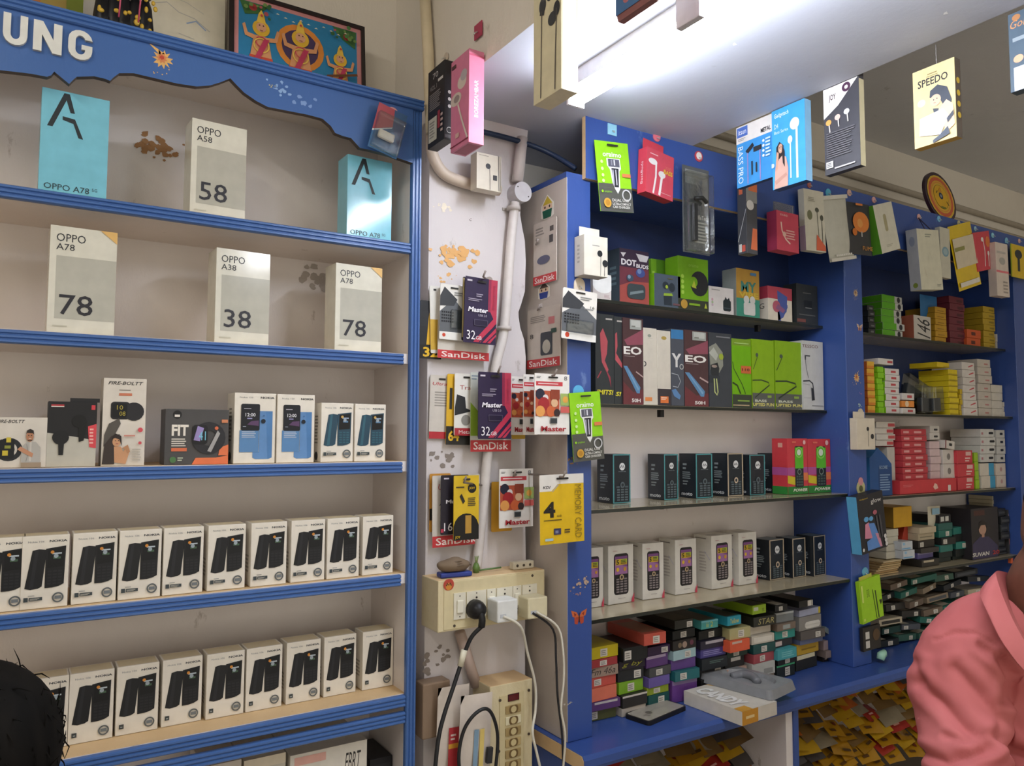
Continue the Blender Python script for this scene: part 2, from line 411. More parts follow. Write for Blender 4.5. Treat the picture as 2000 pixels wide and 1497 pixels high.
# ------------------------------------------------------------------ left display cabinet
YA = 1.40; AX0, AX1 = -.62, .668
ZA = [1.881, 1.657, 1.4435, 1.225, .994]
cab = tag(empty('display_cabinet', (AX0, YA, 0)), 'tall cream display cabinet with blue ribbed edges and a scalloped blue pelmet', 'cabinet')
def ca(mb, name, parent=cab, bevel=0):
    o = mb.build(name, None, (0, 0, 0), bevel=bevel); o.parent = parent
    o.matrix_parent_inverse = Matrix.Translation((-AX0, -YA, 0)) if parent == cab else Matrix()
    return o
ca(MB().box(AX0, 1.588, .3, AX1-.002, 1.60, 2.17, 'cream'), 'back_panel')
sp = ca(MB().box(.650, YA+.004, .3, AX1, 1.588, 2.17, 'cream'), 'side_panel')
ca(MB().box(AX0, YA+.004, .3, AX0+.018, 1.588, 2.17, 'cream'), 'side_panel')
ca(MB().box(AX0+.018, YA+.012, 2.150, .650, 1.588, 2.168, 'cream'), 'top_board')
def rib(mb, x0, x1, z0, z1, y, key='blue', vertical=False):
    """ribbed plastic edging: a stepped profile, three rounded beads"""
    n = 3; hh = (z1-z0)/n; pr = [(y+.008, z0)]
    for k in range(n):
        b = z0+hh*k
        pr += [(y+.0012, b+hh*.06), (y-.0016, b+hh*.3), (y-.0016, b+hh*.7), (y+.0012, b+hh*.94)]
    pr.append((y+.008, z1))
    if not vertical: mb.prism(pr, 0, x0, x1, key)
    else: mb.prism([(q[1], q[0]) for q in pr], 2, x0, x1, key)
    return mb
m = MB(); rib(m, .3, 2.155, .647, .6695, YA, vertical=True); ca(m, 'edge_strip')
for i, z in enumerate(ZA):
    s = ca(MB().box(AX0+.018, YA+.009, z-.020, .650, 1.588, z, 'cream', {'T': 'tan'}), 'shelf')
    xr = .646 if i in (0, 4) else .634
    e = rib(MB(), AX0, xr, z-.023, z-.001, YA).build('edge_strip'); e.parent = s
ca(rib(MB(), AX0, .646, .940, .962, YA), 'lower_rail')
# pelmet: cornice bead and scalloped board, outline taken from the curve's real course
YF = YA-.004
zc0 = onY(400, 113, YF).z; ca(rib(MB(), AX0, .668, zc0, zc0+.022, YF-.006), 'cornice')
sc = [(0, 137), (60, 144), (92, 150), (100, 147), (106, 140), (118, 150), (135, 164), (143, 156), (150, 150), (184, 149), (205, 154), (215, 158), (222, 151), (233, 143), (261, 143), (307, 154), (345, 163), (384, 169), (410, 167), (430, 161), (450, 153), (462, 166), (477, 181), (500, 197), (523, 209), (554, 215), (600, 224), (630, 232), (646, 246), (655, 260), (670, 266), (686, 270), (703, 289), (723, 293), (760, 303), (803, 318)]
low = [(onY(x, y, YF).x, onY(x, y, YF).z) for x, y in sc]
zl = low[0][1]; low = [(AX0, zl)]+[(AX0+.12+.1*k, zl+.008*math.sin(k*2.2)) for k in range(4)]+low
low[-1] = (.647, low[-1][1])
fas = MB(); n = len(low)
top = [(p[0], zc0) for p in low]
for a in range(n-1):
    fas.poly([(low[a][0], YF, low[a][1]), (low[a+1][0], YF, low[a+1][1]), (top[a+1][0], YF, zc0), (top[a][0], YF, zc0)], 'blue')
    fas.poly([(low[a+1][0], YF+.012, low[a+1][1]), (low[a][0], YF+.012, low[a][1]), (top[a][0], YF+.012, zc0), (top[a+1][0], YF+.012, zc0)], 'blue')
    fas.poly([(low[a][0], YF, low[a][1]), (low[a][0], YF+.012, low[a][1]), (low[a+1][0], YF+.012, low[a+1][1]), (low[a+1][0], YF, low[a+1][1])], '4a3a30')
pel = ca(fas, 'pelmet')
def block_letter(ch):
    """heavy upright capitals as outlines of quads on the unit square"""
    arc = lambda cx, cy, rx, ry, a0, a1, n=8: [(cx+rx*math.cos(math.radians(a0+(a1-a0)*k/n)), cy+ry*math.sin(math.radians(a0+(a1-a0)*k/n))) for k in range(n+1)]
    if ch == 'N':
        P = [(0, 0), (.30, 0), (.30, .56), (.68, 0), (1, 0), (1, 1), (.70, 1), (.70, .44), (.32, 1), (0, 1)]
        return P, [(0, 1, 2, 8, 9), (2, 3, 7, 8), (3, 4, 5, 6, 7)]
    if ch == 'U':
        o = [(0, 1)]+arc(.5, .34, .5, .34, 180, 360)+[(1, 1)]; i = [(.31, 1)]+arc(.5, .36, .19, .17, 180, 360)+[(.69, 1)]
    else:
        o = [(1, .70)]+arc(.5, .66, .5, .34, 8, 180)+arc(.5, .34, .5, .34, 180, 360)+[(1, .52), (.55, .52)]
        i = [(.70, .70)]+arc(.5, .66, .20, .16, 8, 180)+arc(.5, .34, .20, .16, 180, 360)+[(.70, .36), (.55, .36)]
    n = len(o); return o+i, [(k, k+1, n+k+1, n+k) for k in range(n-1)]
zU0, zU1 = onY(30, 91, YF).z, onY(30, 31, YF).z
for ch, x0, x1 in (('U', 6, 54), ('N', 65, 121), ('G', 133, 180)):
    zm = (zU0+zU1)/2; X0, X1 = atpx(x0, 0, YF, zm), atpx(x1, 0, YF, zm)
    P, F = block_letter(ch); L = MB()
    def gp(p, y): return (X0+(X1-X0)*p[0], y, zU0+(zU1-zU0)*p[1])
    L.mesh([gp(p, YF-.006) for p in P], F, 'dcdcd6')
    ed = {}
    for f in F:
        for i in range(len(f)):
            e = (f[i], f[(i+1) % len(f)]); ed[e] = 1
    for e in list(ed):
        if (e[1], e[0]) not in ed: L.poly([gp(P[e[0]], YF-.006), gp(P[e[0]], YF), gp(P[e[1]], YF), gp(P[e[1]], YF-.006)], 'c4c4c0')
    L.build('letter', pel)
def splash(c, R0, seed, parent, D, cols=('e2b36c', 'd88a5a', 'c04a3a'), tail=(-.6, .9), name='splash_sticker'):
    R = random.Random(seed); mb = MB()
    def star(cx, cz, r, n, key, e):
        mb.poly([(cx+r*math.cos(2*math.pi*k/n)*(1 if k % 2 else R.uniform(.45, .7)), D-.0003*e, cz+r*math.sin(2*math.pi*k/n)*(1 if k % 2 else R.uniform(.45, .7))) for k in range(n)], key)
    star(c.x, c.z, R0, 22, cols[0], 1); star(c.x-.1*R0, c.z+.1*R0, R0*.6, 18, cols[1], 2); star(c.x-.1*R0, c.z+.15*R0, R0*.28, 12, cols[2], 3)
    mb.poly([(c.x-.3*R0, D-.0003, c.z+.4*R0), (c.x+tail[0]*2*R0, D-.0003, c.z+tail[1]*1.6*R0), (c.x+.2*R0, D-.0003, c.z+.6*R0)], cols[0])
    for k in range(6): star(c.x+R.uniform(-1.3, 1.3)*R0, c.z-R.uniform(.9, 1.7)*R0, R0*R.uniform(.06, .14), 8, cols[0], 1)
    return mb.build(name, parent)
splash(onY(318, 116, YF), .017, 2, pel, YF, tail=(-.75, .9))
sm = MB(); q = onY(550, 175, YF); blot(sm, (q.x, q.z), .011, 16, '8fb0dc', 21, YF); q = onY(600, 203, YF); blot(sm, (q.x, q.z), .014, 10, '7d9ccf', 22, YF)
q = onY(530, 168, YF); blot(sm, (q.x, q.z), .004, 6, 'c9c090', 23, YF); sm.build('worn_patch', pel)
def stainpart(*bl):
    bk = MB()
    for b in bl: blot(bk, *b)
    bk.build('stain', cab).matrix_parent_inverse = Matrix.Translation((-AX0, -YA, 0))
q = onY(310, 290, 1.588); stainpart(((q.x, q.z),   .019, 44, 'a67a50', 31, 1.588))
q = onY(625, 545, 1.588); stainpart(((q.x, q.z), .024, 30, 'b0a79f', 35, 1.588))
# ------------------------------------------------------------------ cartons in the left cabinet
def oppo(num, model, corner=False):
    F = [('r', 'd9d6c8:g', 0, 0, 1, 1), ('r', 'b4b2a6:g', .10, .13, 1, .72), ('t', '33353a', 'OPPO', .09, .855, .52, .93), ('t', '33353a', model, .09, .775, .36, .835),
         ('t', '2c2c33', num, .16, .17, .66, .36, {'b': .004}), ('x', 'c2bfae', .08, .05, .30, .075, 1)]
    if corner: F += [('p', 'dcb26c', [.74, 1, 1, 1, 1, .885, .90, .93])]
    return F
TEAL = [('p', '2c3338', [.09, .64, .17, .64, .40, .98, .32, .98]), ('p', '2c3338', [.32, .98, .40, .98, .485, .80, .42, .80]), ('p', '2c3338', [.31, .755, .49, .745, .62, .565, .55, .57, .47, .70, .31, .72]),
        ('t', '32424a', 'OPPO A78', .08, .045, .74, .10), ('t', '4a6570', '5G', .78, .075, .86, .105)]
def nokia(kind=0, body='1c1d20', body2='26272b', scr=('d08a3a', 'b9c4cc', '46604a')):
    F = [('t', '7a7d80', 'Nokia 106', .12, .905, .46, .93), ('t', '3c4046', 'NOKIA', .57, .903, .95, .934, {'b': .03}),
         ('p', body, [.22, .80, .36, .815, .52, .80, .44, .30, .36, .275, .20, .265, .08, .285]), ('p', body2, [.28, .80, .35, .81, .26, .285, .17, .275]),
         ('p', body, [.50, .815, .70, .83, .93, .845, .905, .32, .80, .29, .66, .275, .50, .275]),
         ('p', '121316', [.55, .80, .90, .825, .885, .56, .54, .545]), ('k', body2, .54, .31, .87, .52, 3, 5),
         ('r', scr[1], .64, .735, .84, .755), ('o', scr[0], .64, .765, .04), ('r', scr[2], .66, .67, .82, .70), ('o', '9aa6ae', .72, .71, .05),
         ('O', '5a5f60', .79, .135, .125, .035), ('r', '70767a', .72, .115, .86, .16)]
    if kind == 0: F += [('r', '3d4548', .07, .105, .16, .165), ('r', '3d4548', .18, .115, .46, .16), ('x', 'b8b4a8', .2, .122, .44, .15, 2), ('x', '8a8a86', .16, .175, .3, .195, 1)]
    else: F += [('r', '3a3f40', .08, .10, .19, .165), ('r', '9aa0a0', .11, .12, .16, .135)]
    return F
NW = 'e4ddd0'
LS = [('x', 'a9a294', .2, .2, .8, .5, 5)]
def put(art, x0, x1, yt, D, z, d, key, name, label, cat, group=None, rot=0, Lf=(), T=(), keys=None, dz=0, Rt=()):
    loc, w_, h = frame(x0, x1, yt, D, z+.0006+dz, rot)
    lim = 1.586 if loc.x < .7 else 1.491
    d = min(d, lim-D-max(0, w_*math.sin(rot)))
    o = MB().carton(w_, d, h, key, art, Lf, T, Rt, keys=keys).build(name, None, loc, (0, 0, rot), .0007)
    return tag(o, label, cat, group)
G1 = 'phone cartons standing apart on the upper two shelves'
put(TEAL, 78, 211, 168, 1.425, ZA[0], .05, '7cc3d8:g', 'phone_box', 'sky blue phone box with a big black letter A, left end of the top shelf', 'box', G1, .02)
put(oppo('58', 'A58'), 373, 480, 229, 1.43, ZA[0], .05, 'd9d6c8:g', 'phone_box', 'white and grey phone box printed 58, middle of the top shelf', 'box', G1, .06)
put(TEAL, 678, 765, 300, 1.43, ZA[0], .05, '7cc3d8:g', 'phone_box', 'sky blue phone box in the right corner of the top shelf below the blister pack', 'box', G1, .03)
put(oppo('78', 'A78', True), 95, 226, 438, 1.42, ZA[1], .055, 'd9d6c8:g', 'phone_box', 'white and grey phone box printed 78, leftmost on the second shelf', 'box', G1, .03)
put(oppo('38', 'A38'), 421, 526, 483, 1.425, ZA[1], .055, 'd9d6c8:g', 'phone_box', 'white and grey phone box printed 38 on the second shelf', 'box', G1, .055)
put(oppo('78', 'A78', True), 655, 745, 513, 1.425, ZA[1], .055, 'd9d6c8:g', 'phone_box', 'white and grey phone box printed 78, right end of the second shelf', 'box', G1, .04)
# third shelf
FB = [('t', '3d3b38', 'FIRE-BOLTT', -.0, .885, .55, .95, {'i': .3, 'b': .02}), ('O', '23262a', .25, .36, .27, .10), ('o', '23262a', .20, .36, .17), ('R', '15171a', .06, .18, .36, .56, .05),
      ('r', 'c9b53a', .20, .50, .29, .60), ('r', '8a8f3a', .17, .38, .29, .44), ('r', 'c9b53a', .13, .24, .24, .34),
      ('p', 'b3afa8', [.50, .06, .88, .06, .88, .40, .78, .51, .60, .51, .50, .40]), ('p', 'c9c4bc', [.66, .51, .70, .51, .70, .12, .66, .12]), ('l', '8d8a84', [.60, .46, .64, .3, .60, .12], .012), ('p', 'c08a6a', [.42, .36, .48, .42, .74, .28, .72, .20, .56, .28]), ('o', 'b98262', .66, .62, .075, .11), ('p', '2a2220', [.58, .66, .60, .74, .66, .77, .73, .74, .74, .65, .72, .68, .60, .69]), ('p', '2a2220', [.60, .57, .63, .53, .70, .53, .73, .57, .71, .55, .66, .545, .62, .55]), ('o', '2a2220', .635, .64, .012), ('o', '2a2220', .69, .64, .012), ('r', 'f0ece6', .64, .575, .69, .585), ('r', '9c8a76', .5, 0, .9, .10)]
put(FB, -8, 91, 815, 1.42, ZA[2], .06, 'd6cfc4', 'smartwatch_box', 'white smartwatch box with a smiling man and round watch, left edge of third shelf', 'box')
EB = [('r', '1d1d20', 0, .5, 1, 1), ('p', 'bdb9ac', [0, 0, 1, 0, 1, .40, .55, .46, 0, .52]), ('r', 'b23a40', .06, .93, .32, .955), ('r', 'ece4dc', .06, .915, .32, .93), ('r', 'd0404a', .88, .88, .96, .95),
      ('p', 'd84a52', [.82, .62, 1, .66, 1, .28, .86, .30]), ('x', 'f0b0a8', .86, .34, .96, .60, 5), ('o', '0f1012', .64, .70, .15), ('p', '0f1012', [.62, .72, .80, .70, .74, .40, .64, .38]), ('o', '17181b', .27, .45, .17), ('p', '17181b', [.22, .44, .35, .44, .33, .18, .24, .18])]
b = put(EB, 92, 188, 784, 1.42, ZA[2], .045, '222125', 'earbuds_box', 'black and grey earbuds box with a red flash and hanging tab', 'box')
MB().box(.03, .004, b.dimensions.z-.0005, .072, .006, b.dimensions.z+.006, '232326').build('hang_tab', b)
WB = [('t', '34312e', 'FIRE-BOLTT', .1, .925, .92, .965, {'i': .3, 'b': .02}), ('x', '8a8278', .36, .855, .64, .875, 1), ('r', 'c9785a', .36, .80, .66, .83), ('R', '202024', .18, .53, .62, .73, .08), ('o', '26262a', .72, .62, .24), ('p', '55504a', [.05, .35, .15, .48, .38, .54, .42, .48, .28, .34, .22, .24, .04, .22]),
      ('R', '101114', .22, .55, .56, .71, .06), ('t', 'b0a040', '10', .32, .64, .46, .69), ('t', 'b0a040', '08', .38, .57, .52, .62), ('p', '3a302c', [.02, .02, .30, .02, .30, .26, .42, .32, .40, .36, .22, .34, .06, .24]), ('p', 'c9966f', [.30, .04, .56, .02, .64, .15, .54, .20, .50, .16, .44, .22, .28, .22]), ('p', 'b98660', [.46, .2, .60, .24, .66, .16, .60, .14, .54, .19]), ('o', 'c9966f', .34, .275, .10, .055), ('o', '2a2220', .31, .285, .012), ('o', '2a2220', .38, .285, .012), ('r', 'a8505a', .32, .25, .38, .256), ('p', '2b2220', [.22, .30, .30, .37, .44, .34, .46, .22, .40, .30, .30, .32]), ('o', 'd0505a', .88, .41, .06), ('r', 'd08a7a', .5, .335, .76, .35), ('o', 'd0505a', .88, .26, .04), ('x', 'b5ada0', .7, .05, .95, .2, 5)]
put(WB, 200, 284, 738, 1.42, ZA[2], .05, 'd8d0c4', 'smartwatch_box', 'tall white smartwatch box with black square watches and a dark-haired woman', 'box')
FT = [('r', '4c4a4a', 0, 0, 1, 1), ('o', '1c1b1c', .18, .90, .07), ('r', 'e8e0d8', .14, .86, .22, .90), ('t', 'e9e2d6', 'FIT', .10, .52, .36, .72, {'b': .04}), ('x', 'd9d2c6', .10, .32, .34, .48, 4), ('r', 'd9704a', .10, .24, .34, .30), ('o', '4f7a4a', .13, .09, .05), ('x', 'b9c0a8', .2, .06, .3, .14, 2),
      ('p', 'e0764a', [.42, 0, 1, 0, 1, .16, .80, .12, .48, .12]), ('p', 'e0764a', [.86, .30, 1, .36, 1, .16, .84, .16]), ('O', '2a2a2e', .68, .48, .27, .14), ('R', '19191d', .42, .36, .66, .72, .06), ('p', '9a8ac0', [.44, .44, .54, .42, .60, .66, .50, .70]), ('t', '7cc8e0', '41', .52, .44, .63, .60), ('p', 'a8a6a4', [.66, .24, .72, .22, .86, .56, .82, .62]), ('o', 'd9704a', .80, .66, .03), ('r', 'c9805a', .88, .76, .98, .82)]
put(FT, 322, 446, 799, 1.42, ZA[2], .05, '3e3c3e', 'smartwatch_box', 'grey and orange smartwatch box lettered FIT', 'box')
NB = [('t', '6a6a66', 'Nokia 150', .12, .925, .44, .948), ('t', '2e3238', 'NOKIA', .62, .922, .96, .952, {'b': .03}), ('p', '5a88bc:s', [.60, .745, .92, .745, .92, .08, .84, .06, .52, .06, .45, .08, .45, .16, .60, .16]), ('p', '4d7cb0', [.76, .745, .92, .745, .92, .08, .82, .06]),
      ('r', '5a86b4', .13, .16, .59, .47), ('x', 'a9b6c8', .18, .36, .54, .46, 4), ('R', '16181f', .155, .465, .605, .845, .04), ('t', 'e4e4ea', '12:00', .26, .665, .50, .715, {'b': .01}), ('x', 'c9c4d0', .22, .77, .40, .785, 1), ('r', '9a98c4', .30, .63, .42, .645), ('p', '5a3f62', [.30, .55, .58, .53, .58, .61, .40, .60]), ('x', 'aab0c0', .2, .515, .28, .53, 1), ('o', '17202c', .69, .60, .055), ('o', '3c6496', .70, .68, .02)]
NS = [('x', '8f887a', .3, .3, .7, .8, 9), ('o', '2a2f30', .5, .1, .18)]
put(NB, 457, 538, 767, 1.42, ZA[2], .045, NW, 'phone_box', 'white feature phone box with a large blue phone, beside the orange smartwatch box', 'box', 'white boxes with a large blue phone', .05, NS)
put(NB, 541, 614, 770, 1.42, ZA[2], .045, NW, 'phone_box', 'white feature phone box with a large blue phone, beside the smaller teal phone boxes', 'box', 'white boxes with a large blue phone', .05, NS)
tl = nokia(0, '2a4859', '35606f', ('c8a45a', '9fb0c8', '5a80a0'))
put(tl, 627, 690, 787, 1.42, ZA[2], .045, NW, 'phone_box', 'small white phone box with teal phones, left one of the pair ending the third shelf', 'box', 'small white boxes with teal phones', .05, NS)
put(tl, 693, 753, 789, 1.42, ZA[2], .045, NW, 'phone_box', 'small white phone box with teal phones, rightmost on the third shelf', 'box', 'small white boxes with teal phones', .05, NS)
ORD = ['first', 'second', 'third', 'fourth', 'fifth', 'sixth', 'seventh', 'eighth', 'ninth', 'tenth', 'eleventh', 'twelfth', 'thirteenth', 'fourteenth', 'fifteenth']
def rowof(art, xs, yts, D, z, w_, h, d, shelf, group, rots, T=()):
    proto = MB().carton(w_, d, h, NW, art, LS, T).data('phone_box')
    for i, x0 in enumerate(xs):
        o = bpy.data.objects.new('phone_box', proto); COL.objects.link(o)
        o.location = (atpx(x0, 0, D, z+h/2), D+random.uniform(0, .004), z+.0006); o.rotation_euler.z = rots[i % len(rots)]
        bv = o.modifiers.new('bevel', 'BEVEL'); bv.width = .0008; bv.segments = 2; bv.limit_method = 'ANGLE'
        tag(o, 'white box picturing black keypad phones, %s from the left on the %s shelf' % (ORD[i], shelf), 'box', group)
TP = [('r', 'd9c9a4', .04, .08, .96, .92)]
rowof(nokia(0), [-47, 41, 141, 232, 319, 406, 490, 569, 639, 709], None, 1.42, ZA[3], .0635, .112, .045, 'fourth', 'keypad phone boxes in the fourth row', [.01, 0, .015, .01, .0, .02], TP)
rowof(nokia(1), [40, 134, 227, 317, 403, 481, 560, 634, 709], None, 1.462, ZA[4], .0648, .112, .045, 'fifth', 'keypad phone boxes in the fifth row', [.0, .01, .0, .02], TP)
# under the fifth shelf
ca(MB().box(AX0+.018, YA+.012, .785, .650, 1.588, .80, 'cream'), 'shelf')
HW = [('t', '2c2a28', 'FBRT', .70, .55, .92, .85, {'i': .3}), ('t', '2c2a28', 'GAC', .62, .08, .82, .40, {'i': .3}), ('r', 'd9a79a', .05, .82, .45, .95)]
def low(x0, x1, yt, D, z, d, key, art, label, name='phone_box'):
    return put(art, x0, x1, yt, D, z, d, key, name, label, 'box')
low(566, 716, 1478, 1.43, .80, .13, 'd8d2c6', HW, 'white carton with black handwriting on its end, under the left cabinet')
low(475, 557, 1488, 1.44, .80, .13, 'cfc7b8', [('r', 'e4d8c2', .0, .85, 1, 1)], 'white carton beside the handwritten one, under the left cabinet')
low(395, 470, 1500, 1.43, .80, .12, 'd2c8ba', [('r', 'd9a890', .1, .55, .8, .75)], 'white carton with a pink stripe, leftmost under the left cabinet')
low(722, 766, 1486, 1.46, .80, .10, '17171a', [('r', '26262a', .1, .6, .9, .8)], 'black carton in the right corner under the left cabinet')
# ------------------------------------------------------------------ on top of the left cabinet
ZT = 2.169
fr = tag(empty('picture_frame', (atpx(448, 0, 1.52, 2.25), 1.52, ZT+.0018), (math.radians(-5), 0, 0)), 'framed colourful print of three seated haloed figures, standing on the cabinet', 'picture')
q0, q1 = atpx(448, 0, 1.52, 2.25), atpx(716, 0, 1.52, 2.25); W = q1-q0; H = .205
MB().box(0, .004, .001, W, .016, H, '3a2a24').build('backing', fr)
fm = MB()
for a in ((0, 0, W, .008), (0, H-.008, W, H), (0, .008, .010, H-.008), (W-.008, .008, W, H-.008)):
    fm.box(a[0], -.002, a[1], a[2], .004, a[3], '241c1c:s')
fm.build('frame', fr)
iw, ih = W-.018, H-.016
A = [('r', '2f7fae', 0, 0, 1, 1), ('r', 'c98a8a', 0, 0, .035, 1), ('r', 'c98a8a', .965, 0, 1, 1), ('r', 'c98a8a', 0, .955, 1, 1), ('r', 'c06c86', .03, .0, .97, .30), ('o', 'd884a0', .2, .22, .15, .09), ('o', 'e0a6b6', .85, .18, .14, .09),
     ('O', 'd98a3c', .50, .58, .19, .045), ('o', '4a3a5c', .50, .58, .145), ('p', '3f6a3a', [.04, .95, .26, .95, .18, .84, .08, .80]), ('p', '3f6a3a', [.96, .95, .76, .95, .84, .82, .95, .74]), ('o', 'a03c3a', .14, .90, .03), ('o', 'a03c3a', .88, .86, .03)]
for cx, b, sc_ in ((.20, .26, 1.0), (.50, .24, 1.05), (.82, .20, .85)):
    A += [('o', 'e0b53c', cx, b+.42*sc_, .065*sc_), ('p', 'd89a6c', [cx-.09*sc_, b, cx+.09*sc_, b, cx+.055*sc_, b+.33*sc_, cx-.055*sc_, b+.33*sc_]), ('p', 'c8503c', [cx-.10*sc_, b-.08, cx+.10*sc_, b-.08, cx+.085*sc_, b+.10, cx-.085*sc_, b+.10]), ('p', 'e2a33a', [cx-.12*sc_, b-.1, cx+.12*sc_, b-.1, cx+.07*sc_, b+.03, cx-.07*sc_, b+.03]),
          ('p', 'd89a6c', [cx-.055*sc_, b+.28*sc_, cx-.12*sc_, b+.30*sc_, cx-.14*sc_, b+.42*sc_, cx-.12*sc_, b+.44*sc_, cx-.10*sc_, b+.34*sc_, cx-.05*sc_, b+.33*sc_]), ('p', 'd89a6c', [cx+.055*sc_, b+.28*sc_, cx+.12*sc_, b+.30*sc_, cx+.14*sc_, b+.42*sc_, cx+.12*sc_, b+.44*sc_, cx+.10*sc_, b+.34*sc_, cx+.05*sc_, b+.33*sc_]),
          ('o', 'dca582', cx, b+.43*sc_, .038*sc_), ('p', 'e6c050', [cx-.035*sc_, b+.48*sc_, cx+.035*sc_, b+.48*sc_, cx+.02*sc_, b+.58*sc_, cx, b+.63*sc_, cx-.02*sc_, b+.58*sc_])]
RA = random.Random(12)
for cx, b, sc_ in ((.20, .26, 1.0), (.50, .24, 1.05), (.82, .20, .85)):
    A += [('O', 'c9485a', cx, b+.26*sc_, .045*sc_, .008), ('O', 'e8c85a', cx, b+.22*sc_, .060*sc_, .008), ('p', 'b83c5c', [cx+.02*sc_, b+.30*sc_, cx+.06*sc_, b+.30*sc_, cx-.03*sc_, b, cx-.07*sc_, b]), ('o', '2a1c18', cx-.014*sc_, b+.445*sc_, .005), ('o', '2a1c18', cx+.014*sc_, b+.445*sc_, .005), ('r', '8a3a34', cx-.012*sc_, b+.385*sc_, cx+.012*sc_, b+.392*sc_), ('o', 'c03a4a', cx, b+.56*sc_, .009)]
    for k in range(9): A.append(('o', RA.choice(['e6b4c4', 'd88aa6', 'e8d4a0', 'c9603c', 'e0a63c']), cx+RA.uniform(-.12, .12), b+RA.uniform(-.14, .02), RA.uniform(.008, .02)))
for k in range(26): A.append(('o', RA.choice(['4a7a44', '356238', '6a8a4a', 'a8505a']), RA.choice([RA.uniform(.04, .28), RA.uniform(.74, .96)]), RA.uniform(.78, .95), RA.uniform(.008, .018)))
for k in range(10): A.append(('p', 'd8d0b8', [(.3+.06*k), .86-.02*(k % 3), (.315+.06*k), .875-.02*(k % 3), (.33+.06*k), .86-.02*(k % 3)]))
A += [('l', '6a4226', [.70, .30, .95, .40], .02), ('o', '6a4226', .72, .28, .03)]
MB().art(A, (.010, .003, .008), (1, 0, 0), (0, 0, 1), iw, ih, (0, -1, 0), .0001).build('print', fr)
q0, q1 = atpx(285, 0, 1.56, 2.25), atpx(440, 0, 1.56, 2.25)
SCR = [('l', 'a9a7a0', [.08, .62, .25, .66, .4, .60, .6, .58, .8, .50], .012), ('l', 'b5b2a8', [.3, .72, .5, .70, .72, .64], .01), ('l', '8fa0bc', [.5, .52, .62, .56, .75, .50], .02), ('l', 'b5b2a8', [.4, .42, .6, .40], .01), ('o', '77736a', .72, .30, .012)]
o = MB().carton(q1-q0, .012, .24, 'cfc8b4', SCR).build('notice_board', None, (q0, 1.56, ZT), (math.radians(-4), 0, 0)); tag(o, 'off-white board with faint pencil scribbles leaning behind the pelmet', 'board')
q0, q1 = atpx(-40, 0, 1.54, 2.24), atpx(162, 0, 1.54, 2.24)
f2 = tag(empty('picture_frame', (q0, 1.54, ZT), (math.radians(-5), 0, 0)), 'green-framed yellowish picture at the left edge, on top of the cabinet', 'picture')
W2 = q1-q0; fm = MB()
for a in ((0, 0, W2, .02), (0, .18, W2, .2), (0, .02, .02, .18), (W2-.026, .02, W2, .18)): fm.box(a[0], -.003, a[1], a[2], .01, a[3], '6f7a2c')
fm.build('frame', f2)
MB().box(.02, .002, .02, W2-.026, .009, .18, 'a08a4a').art([('p', 'b06a3a', [.3, 0, .7, 0, .6, .6, .4, .6]), ('o', 'c9a53c', .5, .7, .1), ('p', 'd0a040', [.6, 0, .95, 0, .9, .4, .7, .3])], (.02, .002, .02), (1, 0, 0), (0, 0, 1), W2-.046, .16, (0, -1, 0)).build('print', f2)
# garlanded black figurine group
c = onY(243, 40, 1.46); ib = tag(empty('figurine', (c.x, 1.46, ZT)), 'black figurine group decked with gold flowers, on the cabinet above the lettering', 'figurine')
s_ = .075
g = MB(); R = random.Random(5)
g.tube([(0, 0, 0), (0, 0, .012)], [s_*.68, s_*.66], '121214', 20)
for a in range(5):
    x = -s_*.45+a*s_*.22; g.tube([(x, 0, .012), (x, 0, .04), (x, 0, .075), (x, 0, .09)], [.012, .015, .011, .006], '15151a', 10); g.ball((x, -.002, .10), .011, '15151a')
g.build('body', ib)
for k in range(34):
    g = MB(); a = R.uniform(-1, 1); x = a*s_*.62; z = R.uniform(.012, .115); g.ball((x, -.022-.012*math.sqrt(max(0, 1-a*a))+R.uniform(-.004, .004), z), (R.uniform(.003, .006), .003, R.uniform(.003, .006)), 'c9a437:s', 8, 6); g.build('gold_flower', ib)
for x in (-.012, .018): MB().tube([(x, -.038, .03), (x+.002, -.041, .07), (x+.004, -.036, .12)], .0014, 'c0506c', 6).build('pink_thread', ib)
# ------------------------------------------------------------------ blister pack and hook on the pelmet's right end
def hook_disc(c, col, label, r=.011, parent=None, shape='round', face=(0, -1, 0)):
    """adhesive hook: plate and small bent peg; local x right, -y out"""
    h = tag(empty('adhesive_hook', c), label, 'hook')
    if face == (-1, 0, 0): h.rotation_euler.z = -math.pi/2
    p = MB()
    if shape == 'round': p.disc((0, -.002, 0), r, .002, col, 1, 24)
    elif shape == 'arch':
        pts = [(-r, -r)]+[(-r*math.cos(a), r*math.sin(a)) for a in [i*math.pi/10 for i in range(11)]]+[(r, -r)]
        p.prism(pts, 1, -.002, 0, col)
    else: p.prism([(-r, -r), (r, -r), (r, r), (-r, r)], 1, -.002, 0, col)
    p.build('plate', h, bevel=.0006)
    t = MB().tube([(0, -.002, -r*.2), (0, -.008, -r*.45), (0, -.010, -r*.75), (0, -.008, -r*.4)], .0013, 'c9c5c0:s', 8); t.build('peg', h)
    return h
YH = YF-.009
hk = hook_disc(onY(766, 222, YH), 'd9a0a0', 'round pink adhesive hook holding the clear blister pack at the pelmet end', .0125)
c0 = onY(757, 258, YH-.012)
bl = tag(empty('blister_pack', c0, (0, math.radians(14), 0)), 'clear blister pack with a white gadget, hung on the left cabinet pelmet end', 'blister pack')
